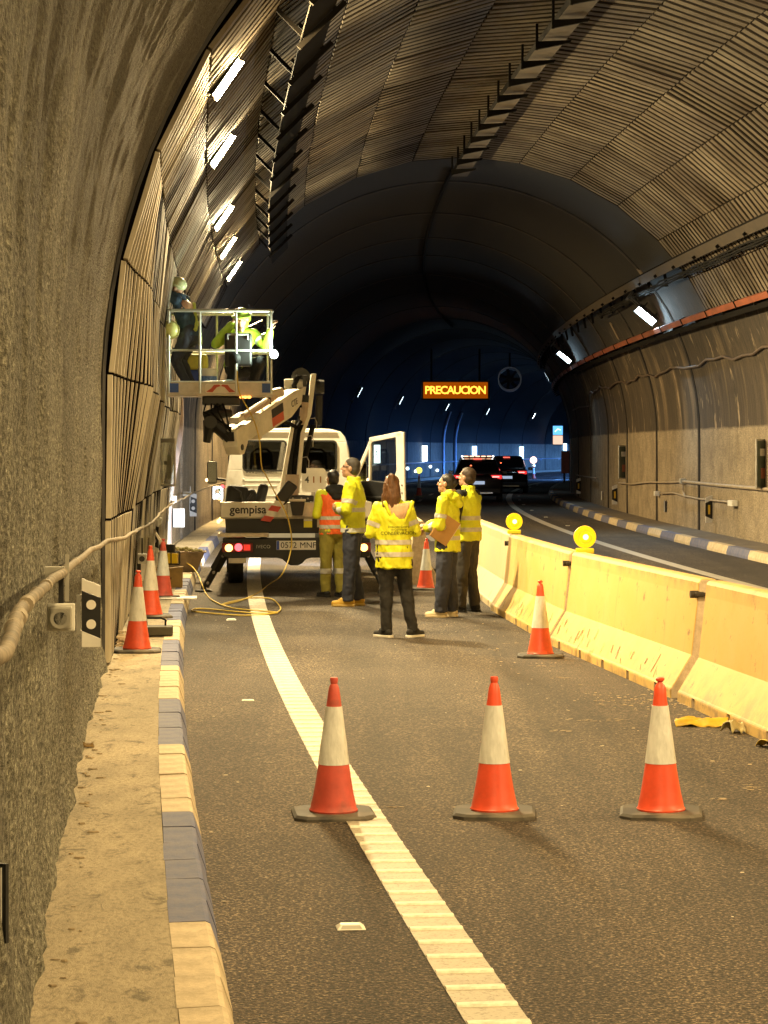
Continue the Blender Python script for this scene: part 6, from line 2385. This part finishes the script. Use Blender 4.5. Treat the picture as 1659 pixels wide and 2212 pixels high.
mb = MB(); mb.box((0, 0, 0), (.235, .006, .31)); mb.build('cover', mat('kraft', (.42, .24, .08), .75, var=.15), t)
mb = MB(); mb.box((.012, .012, .004), (.235, .012, .30)); mb.build('papers', mat('paper', (.75, .66, .50), .8), t)
mb = MB(); mb.box((.0, .022, 0), (.24, .005, .31)); mb.build('back_cover', MATS['kraft'], t)
# --- man with vest over black shirt
fp = feet(1010, 1322)
person('brown-haired man in yellow vest over black shirt beside the barrier', fp, R(58), 1.73,
       dict(trousers=CGRY, shoes=CBLK, jacket=HIV, jname='vest', sleeves=False, shirt=CBLK, hair='short', haircol=HMB, hem=.86, width=1.10, bands=((1.0, .05), (1.14, .05)), seed=5.0, flare=1.1),
       dict(CROSS, anR=(.12, -.03, .085), anL=(-.09, .05, .085), hpitch=R(12)))
# --- workers in the basket
def bw(px, py, dy):
    p_ = at_b(px, py, dy)
    return Vector((p_.x, p_.y, zfl))
def harness(root, V, HM, jo, mj):
    m_ = mat('harness_lime', (.55, .62, .12), .6)
    for a, b in (((-.10, .10, 1.38), (.13, .12, .98)), ((.12, -.10, 1.38), (-.12, -.12, .98))):
        q = MB(); q.tube([V['chest'] + Vector(a) - Vector((0, 0, 1.28)), V['chest'] * .5 + V['pelvis'] * .5 + (Vector(a) + Vector(b)) / 2 - Vector((0, 0, 1.2)) + Vector((0, .02 if a[1] > 0 else -.02, 0)), V['pelvis'] + Vector(b) - Vector((0, 0, .95))], .028, 6)
        q.build('harness_strap', m_, root)
    q = MB(); q.capsule(V['pelvis'] + Vector((.14, -.05, .12)), V['pelvis'] + Vector((.20, -.07, -.12)), .05, .035)
    q.build('pouch', m_, root)
def helmet(col, name):
    def f(root, V, HM, jo, mj):
        q = MB(); q.M = HM
        q.ell((0, -.005, .065), (.098, .118, .092), 20, 12)
        q.lathe([(.10, .045), (.135, .035), (.13, .05), (.09, .07)], 20, (0, .03, 0))
        q.build('helmet', mat(name, col, .35), root, smooth=True)
    return f
p_ = bw(404, 830, .28)
person('worker in navy reaching up with both arms in the basket', p_, R(75), 1.74,
       dict(trousers=NAVY, shoes=CBLK, jacket=mat('cloth_blue', (.03, .06, .11), .8, var=.25, vscale=6, bump=.3, bscale=16), hair='none', haircol=HB, hem=.90, width=.98, bands=(), arm_bands='', sleeve_len=.1, seed=6.0, extra=(harness, helmet((.62, .66, .40), 'helmet_lime'))),
       dict(pelvis=(0, -.04, .80), waist=(0, -.01, .92), chest=(0, .05, 1.10), neck=(0, .10, 1.26), head=(.0, .15, 1.395),
            hipR=(.09, -.03, .78), hipL=(-.09, -.03, .78), knR=(.11, .12, .44), knL=(-.11, .12, .44),
            shR=(.16, .10, 1.24), elR=(.20, .26, 1.36), wrR=(.12, .30, 1.58), shL=(-.16, .10, 1.24), elL=(-.14, .32, 1.38), wrL=(-.05, .36, 1.60), handR=((-.1, .2, 1), (0, -1, 0), .6), handL=((.1, .2, 1), (0, -1, 0), .6), hpitch=R(24)))
# crouching worker (own builder call: seated torso rings follow a lowered pelvis)
def crouch():
    root = thing('person', 'crouching worker in lime jacket and hood gripping the basket corner', 'person', bw(520, 830, .36), R(-160))
    k = .98
    root.scale = (k, k, k)
    b = MB()
    pel, ch, nk, hd = Vector((0, -.10, .34)), Vector((0, -.04, .68)), Vector((0, .0, .86)), Vector((0, .05, 1.0))
    b.capsule(pel, ch, .13, .13)
    b.capsule(Vector((-.17, -.02, .80)), Vector((.17, -.02, .80)), .065, .065)
    b.capsule(nk, hd, .058, .052)
    J = dict(head=hd, hyaw=R(-25), hpitch=R(-14))
    HM = add_head(b, J)
    SH = {'R': Vector((.19, -.02, .80)), 'L': Vector((-.19, -.02, .80))}
    EL = {'R': Vector((.36, .06, .66)), 'L': Vector((-.31, .14, .64))}
    WR = {'R': Vector((.30, .20, .88)), 'L': Vector((-.34, .28, .86))}
    WR['R'] = Vector((.14, .12, .96))
    for sd in 'LR':
        b.capsule(SH[sd], EL[sd], .054, .042)
        b.capsule(EL[sd], WR[sd], .041, .028)
        add_hand(b, WR[sd], WR[sd] - EL[sd], Vector((1 if sd == 'R' else 1, 0, 0)), 1, .9)
    KN = {'R': Vector((.17, .30, .46)), 'L': Vector((-.19, .28, .42))}
    AN = {'R': Vector((.14, .04, .09)), 'L': Vector((-.15, .06, .09))}
    for sd, sx in (('R', .09), ('L', -.09)):
        b.capsule(pel + Vector((sx, .02, 0)), KN[sd], .09, .06)
        b.capsule(KN[sd], AN[sd], .056, .04)
        b.capsule(AN[sd] + Vector((0, -.02, -.04)), AN[sd] + Vector((0, .14, -.055)), .036, .028)
    link('body', solidify_parts(b, .0085, 2), SKIN, root, smooth='all')
    for sx in (-1, 1):
        e = MB(); e.ell(HM @ Vector((sx * .029, .073, .012)), (.010, .010, .007), 10, 6); e.build('eye', mat('eye', (.03, .02, .015), .2), root)
    t = MB()
    t.capsule(pel + Vector((-.06, 0, 0)), pel + Vector((.06, 0, 0)), .14, .14)
    for sd, sx in (('R', .09), ('L', -.09)):
        t.capsule(pel + Vector((sx, .02, 0)), KN[sd], .115, .085)
        t.capsule(KN[sd], AN[sd] + Vector((0, 0, .05)), .082, .068)
    link('trousers', solidify_parts(t, .012, 3, .012, 11), CBLK, root, smooth='all')
    j = MB()
    j.capsule(pel + Vector((-.05, 0, .06)), pel + Vector((.05, 0, .06)), .16, .16)
    j.capsule(pel + Vector((0, 0, .1)), ch, .165, .16)
    j.capsule(ch + Vector((-.08, 0, .03)), ch + Vector((.08, 0, .03)), .13, .13)
    j.capsule(SH['L'], SH['R'], .08, .08)
    for sd in 'LR':
        j.capsule(SH[sd], EL[sd], .085, .072)
        j.capsule(EL[sd], EL[sd] + (WR[sd] - EL[sd]) * .85, .072, .055)
    mj = solidify_parts(j, .012, 3, .018, 10, 4)
    jo = link('jacket', mj, HIVL, root, smooth='all')
    link('reflective_band', band_mesh(mj, (0, -.07, .52), (0, .15, 1), .05, .005, centre=(0, -.07, .52), rad=.27), REF, jo, smooth='all')
    for sd in 'LR':
        c_ = SH[sd] * .45 + EL[sd] * .55
        link('reflective_band', band_mesh(mj, c_, EL[sd] - SH[sd], .05, .005, centre=c_, rad=.12), REF, jo, smooth='all')
    v_ = MB(); v_.tube([ch + Vector((-.08, .14, .08)), pel + Vector((-.06, .17, .12))], .022, 6); v_.tube([ch + Vector((.08, .14, .08)), pel + Vector((.08, .17, .12))], .022, 6)
    v_.build('harness_strap', CBLK, root)
    helmet((.45, .75, .10), 'helmet_green')(root, None, HM, None, None)
    hh = MB(); hh.M = HM
    hh.capsule((-.05, -.07, .0), (.05, -.07, .0), .07, .07)
    hh.capsule((0, -.06, -.03), (0, -.09, -.10), .085, .09)
    link('hood', solidify_parts(hh, .012, 2, .015, 14), HIVL, root, smooth='all')
    for sd in 'LR':
        s_ = MB(); s_.M = Matrix.Translation((AN[sd].x, AN[sd].y, 0))
        s_.capsule((0, -.03, .05), (0, .16, .035), .045, .036)
        s_.ell((0, .0, .075), (.045, .06, .045), 12, 8)
        so_ = link('shoe', solidify_parts(s_, .009, 2), mat('shoe_pale', (.42, .40, .26), .7), root, smooth='all')
        q = MB(); q.M = s_.M
        q.box((0, .06, .012), (.085, .26, .024), ch=.008); q.build('sole', CBLK, so_)
crouch()

# ================================================================== FAR ROAD
# variable message sign
p_ = ray(984, 843, 104)
t = thing('message_sign', 'amber lit message sign reading PRECAUCION hung over the far road', 'sign', p_, math.atan2(p_.y, p_.x) - math.pi / 2 + .04)
WS, HS = 2.95, .74
mb = MB(); mb.box((0, .12, 0), (WS + .16, .22, HS + .14), ch=.02); mb.build('case', mat('vms_black', (.01, .01, .01), .6), t)
VM = emitter('vms_amber', (1.0, .42, .03), 9.0)
VMG = emitter('vms_ground', (1.0, .18, .0), .28)
mb = MB(); mb.box((0, .0, 0), (WS, .012, HS)); mb.build('led_field', VMG, t)
text_obj('led_letters', 'PRECAUCION', .50, emitter('vms_letters', (1.0, .30, .03), 3.4), t, (0, -.012, -.01), (R(90), 0, 0), bold=True, sp=.86)
for sx in (-1, 1):
    mb = MB(); mb.box((sx * 1.1, .12, 1.1), (.08, .08, 1.6)); mb.build('hanger', TRAYM, t)
# jet fan
p_ = ray(1101, 818, 104)
t = thing('jet_fan', 'round jet fan under the vault beside the amber sign', 'fan', p_, math.atan2(p_.y, p_.x) - math.pi / 2)
mb = MB(); mb.lathe([(.50, 0), (.54, .0), (.54, 2.4), (.50, 2.4), (.50, 2.2), (.48, .1)], 32, (0, 0, 0), 'Y', cap=False); mb.build('casing', mat('fan_grey', (.30, .33, .38), .35, .5), t, smooth=True)
mb = MB(); mb.lathe([(0, .3), (.12, .34), (.17, .5), (.17, 1.6), (0, 1.7)], 20, (0, 0, 0), 'Y'); mb.build('hub', mat('fan_dark', (.05, .05, .055), .5), t)
for k in range(7):
    mb = MB(); mb.M = Matrix.Rotation(k * 2 * math.pi / 7, 4, 'Y')
    mb.box((.32, .9, 0), (.32, .02, .16), (.6, 0, 0)); mb.build('blade', MATS['fan_dark'], t)
mb = MB(); mb.box((0, .6, .85), (.08, .1, .7)); mb.box((0, 1.8, .85), (.08, .1, .7)); mb.build('hanger', TRAYM, t)
# blue direction board at the bend, cabinet below
p_ = P(203, LW + .45, 3.30)
t = thing('direction_board', 'blue over orange lit board on the wall at the bend', 'sign', ray(1205, 940, 200), math.atan2(200, 15) - math.pi / 2)
mb = MB(); mb.box((0, .1, 0), (.95, .12, 1.75), ch=.03); mb.build('case', mat('vms_black', (.01, .01, .01), .6), t)
mb = MB(); mb.box((0, .03, .42), (.85, .02, .78)); mb.build('blue_panel', emitter('board_blue', (.12, .42, 1.0), 1.6), t)
mb = MB(); mb.box((0, .03, -.42), (.85, .02, .78)); mb.build('orange_panel', emitter('board_orange', (1.0, .62, .45), 1.0), t)
mb = MB(); mb.tube([(-.25, .015, .3), (0, .015, .55), (.25, .015, .45)], .05, 6); mb.build('symbol', emitter('board_white', (.7, .85, 1.0), 2.0), t)
mb = MB(); mb.box((.2, .4, 0), (.1, .6, .1)); mb.build('bracket', TRAYM, t)
x, y, s, o_ = ground_at(1218, 1040)
p_ = ray(1219, 1004, 120)
t = thing('hydrant_cabinet', 'rust red equipment cabinet against the wall at the bend', 'cabinet', P(118, RW - .35, .95), yaw(118))
mb = MB(); mb.box((0, 0, .35), (.5, .8, 1.15), ch=.02); mb.build('body', mat('cabinet_red', (.38, .07, .03), .5, var=.2), t)
mb = MB(); mb.box((-.1, 0, -.45), (.1, .3, .5)); mb.build('stand', BK, t)
# light streaks on the left wall behind the traffic, built as pale tubes
for i, (px, s) in enumerate(((955, 155.3), (981, 160.4))):
    mb = MB()
    pts = []
    for h in lin(.2, 4.6, .3):
        o2, h2 = sec(a_of_h(h), .10)
        pts.append(P(s, o2, h2))
    mb.tube(pts, .09, 8)
    o = mb.build('wall_pipe', mat('pipe_blue', (.42, .50, .62), .4, .3))
    tag(o, ['pale riser pipe on the far wall, left one of two', 'pale riser pipe on the far wall, right one of two'][i], 'pipe', 'riser pipes on the far wall')
# handrail on the left wall far in
t = thing('handrail', 'long pale handrail along the blue lit far wall', 'handrail')
mb = MB(); mb.tube([P(s, LW + .12, 1.08 + .001 * (s - 120)) for s in lin(100, 240, 3)], .05, 6); mb.build('rail', mat('rail_pale', (.55, .62, .72), .35, .4), t)
for s in lin(102, 238, 8):
    mb = MB(); mb.box(tuple(P(s, LW + .06, 1.06)), (.14, .05, .06)); mb.build('bracket', MATS['rail_pale'], t)
# round markers and small lamps along that wall
for i, (px, py) in enumerate(((875, 1012), (893, 1018), (925, 1008), (940, 1016), (1150, 1006))):
    s, o_, h = wall_at(px, py)
    q = P(s, LW + .14, h)
    t = thing('marker_lamp', 'small glowing marker lamp below the far handrail, %s' % ['first past the truck door', 'second past the truck door', 'third past the truck door', 'fourth past the truck door', 'right of the traffic'][i], 'lamp', q, yaw(s), 'marker lamps on the far wall')
    mb = MB(); mb.box((0, .02, 0), (.22, .1, .26), ch=.02); mb.build('case', ALU, t)
    mb = MB(); mb.lathe([(0, -.05), (.10, -.045), (.10, -.02)], 12, (0, 0, 0), 'Y'); mb.build('lens', emitter('marker_white', (.75, .95, 1.0), 3.5), t)
q = ray(758, 948, 118)
t = thing('signal_lamp', 'small red signal lamp above the truck roof', 'lamp', q, 0)
mb = MB(); mb.lathe([(0, -.05), (.12, -.04), (.13, .05), (0, .06)], 16, (0, 0, 0), 'Y'); mb.build('lens', emitter('signal_red', (1.0, .06, .05), 4), t)
mb = MB(); mb.box((0, .12, 0), (.3, .12, .4)); mb.build('case', BK, t)
mb = MB(); mb.tube([(-.05, .15, 0), (-1.4, .3, .1)], .04, 6); mb.build('arm', TRAYM, t)

# ------------------------------------------------------------------ cars
def car(label, X, Y, z, rot, paint, W=1.86, lights=5.0, roof_bar=False):
    t = thing('passenger_car', label, 'car', (X, Y, z), rot, 'cars driving away')
    hw = W / 2
    L = 4.5
    # body: rings along the length (y from rear 0 to front L)
    def ringb(y, k, z0, z1, sh):
        return [Vector(p) for p in ((-hw * k * .93, y, z0), (-hw * k, y, z0 + .15), (-hw * k, y, z1 - .16), (-hw * k * sh, y, z1), (hw * k * sh, y, z1), (hw * k, y, z1 - .16), (hw * k, y, z0 + .15), (hw * k * .93, y, z0))]
    body = MB()
    body.loft([ringb(0.0, .90, .42, .92, .93), ringb(.05, .96, .34, 1.0, .94), ringb(.18, .995, .28, 1.05, .95), ringb(.7, 1.0, .22, 1.06, .95), ringb(2.2, 1.0, .22, 1.04, .94), ringb(3.3, 1.0, .22, 1.02, .93), ringb(4.1, .97, .25, .92, .90), ringb(4.45, .88, .32, .75, .9), ringb(4.5, .8, .4, .65, .9)])
    b_ = body.build('body', paint, t, smooth=True)
    def ringg(y, k, z0, z1, kt):
        return [Vector(p) for p in ((-hw * k, y, z0), (-hw * kt, y, z1 - .05), (-hw * kt * .9, y, z1), (hw * kt * .9, y, z1), (hw * kt, y, z1 - .05), (hw * k, y, z0))]
    g = MB()
    g.loft([ringg(.16, .92, 1.03, 1.10, .88), ringg(.42, .92, 1.03, 1.58, .72), ringg(.75, .92, 1.03, 1.655, .72), ringg(1.7, .92, 1.03, 1.67, .73), ringg(2.5, .92, 1.03, 1.60, .72), ringg(3.35, .92, 1.0, 1.06, .86)])
    g.build('cabin', paint, t, smooth=True)
    GLS = mat('car_glass', (.012, .013, .016), .08, coat=.5)
    # rear window, slightly proud of the sloping tail
    mb = MB()
    a0 = Vector((0, .185, 1.12)); a1 = Vector((0, .405, 1.55))
    n_ = Vector((0, -(a1.z - a0.z), (a1.y - a0.y))).normalized() * .012
    q = [(-hw * .80, a0), (hw * .80, a0), (hw * .66, a1), (-hw * .66, a1)]
    mb.add([(x_, v.y + n_.y, v.z + n_.z) for x_, v in q], [(0, 1, 2, 3)])
    rwn = mb.build('rear_window', GLS, t)
    mb = MB(); mb.box((0, .33, 1.645), (hw * 1.3, .22, .03), (-.1, 0, 0), ch=.01); mb.build('spoiler', paint, t)
    for sx in (-1, 1):
        mb = MB(); mb.add([(sx * hw * .925, .75, 1.10), (sx * hw * .925, 2.9, 1.10), (sx * hw * .745, 2.3, 1.56), (sx * hw * .745, .85, 1.58)], [(0, 1, 2, 3)])
        mb.build('side_window', GLS, t)
        lm = MB(); lm.box((sx * hw * .74, .055, .93), (.42, .10, .15), (0, 0, sx * -.12), ch=.03)
        tlm = lm.build('tail_lamp', mat('car_lamp_case', (.25, .01, .01), .25, emit=(1, .04, .04), es=.8), t)
        lm = MB(); lm.box((sx * hw * .72, .0, .94), (.26, .05, .05), (0, 0, sx * -.12), ch=.01); lm.build('lamp_strip', emitter('car_red', (1.0, .16, .14), lights), tlm)
        mb = MB(); mb.box((sx * (hw + .09), 3.0, 1.10), (.2, .12, .14), ch=.03); mb.build('door_mirror', paint, t)
        for y in (.85, 3.55):
            w_ = MB(); w_.lathe([(.20, -.10), (.32, -.10), (.335, -.06), (.335, .06), (.32, .10), (.20, .10)], 24, (sx * (hw - .11), y, .335), 'X')
            wo = w_.build('wheel', RUB, t, smooth=True)
            w_ = MB(); w_.lathe([(0, -.08), (.19, -.09), (.21, -.09), (.21, .09), (.19, .09), (0, .08)], 16, (sx * (hw - .11), y, .335), 'X'); w_.build('rim', ALU, wo)
    mb = MB(); mb.box((0, .14, .42), (W * .94, .30, .24), ch=.06); mb.build('bumper', mat('bumper_black', (.02, .02, .02), .6), t)
    mb = MB(); mb.box((0, .02, .34), (W * .6, .10, .05)); mb.build('skid_strip', ALU, t)
    mb = MB(); mb.box((0, .0, .72), (.52, .03, .12)); pl_ = mb.build('number_plate', mat('car_plate', (.6, .65, .75), .4, emit=(.6, .75, 1.0), es=.5), t)
    mb = MB(); mb.box((-.24, -.018, .72), (.035, .004, .11)); mb.build('country_strip', MATS['plate_blue'], pl_)
    mb = MB(); mb.box((0, .36, 1.60), (.30, .03, .03)); mb.build('brake_lamp', emitter('car_brake', (1.0, .12, .08), 2.5), t)
    if roof_bar:
        rbm = MB(); rbm.box((0, .9, 1.70), (hw * 1.1, .20, .06), ch=.02); rbo = rbm.build('roof_bar', mat('bar_dark', (.05, .04, .03), .4), t)
        for k in range(5):
            q = MB(); q.box((-hw * .46 + hw * .23 * k, .79, 1.70), (.16, .02, .035)); q.build('bar_lamp', emitter('bar_amber', (1.0, .50, .28), 3.0), rbo)
        for sx in (-1, 1):
            q = MB(); q.ell((sx * hw * .62, .80, 1.70), (.035, .02, .035), 8, 6); q.build('bar_lamp', emitter('bar_white', (1, .95, .9), 5), rbo)
    q = MB(); q.ell((-.25, .30, 1.33), (.05, .02, .05), 10, 6); q.build('dash_glow', emitter('dash_red', (1.0, .15, .05), 3), t)
    return t
x, y, s, o_ = ground_at(1043, 1089)
p_ = P(84.5, 6.75)
car('dark grey car with amber roof bar driving away past the barriers', p_.x, p_.y, p_.z, yaw(84.5), mat('car_grey', (.035, .035, .042), .28, .6, coat=.6), roof_bar=True, lights=4)
p_ = P(101, 7.75)
car('black car ahead of the grey one, mostly hidden', p_.x, p_.y, p_.z, yaw(101), mat('car_black', (.012, .012, .015), .25, .5, coat=.6), lights=5)
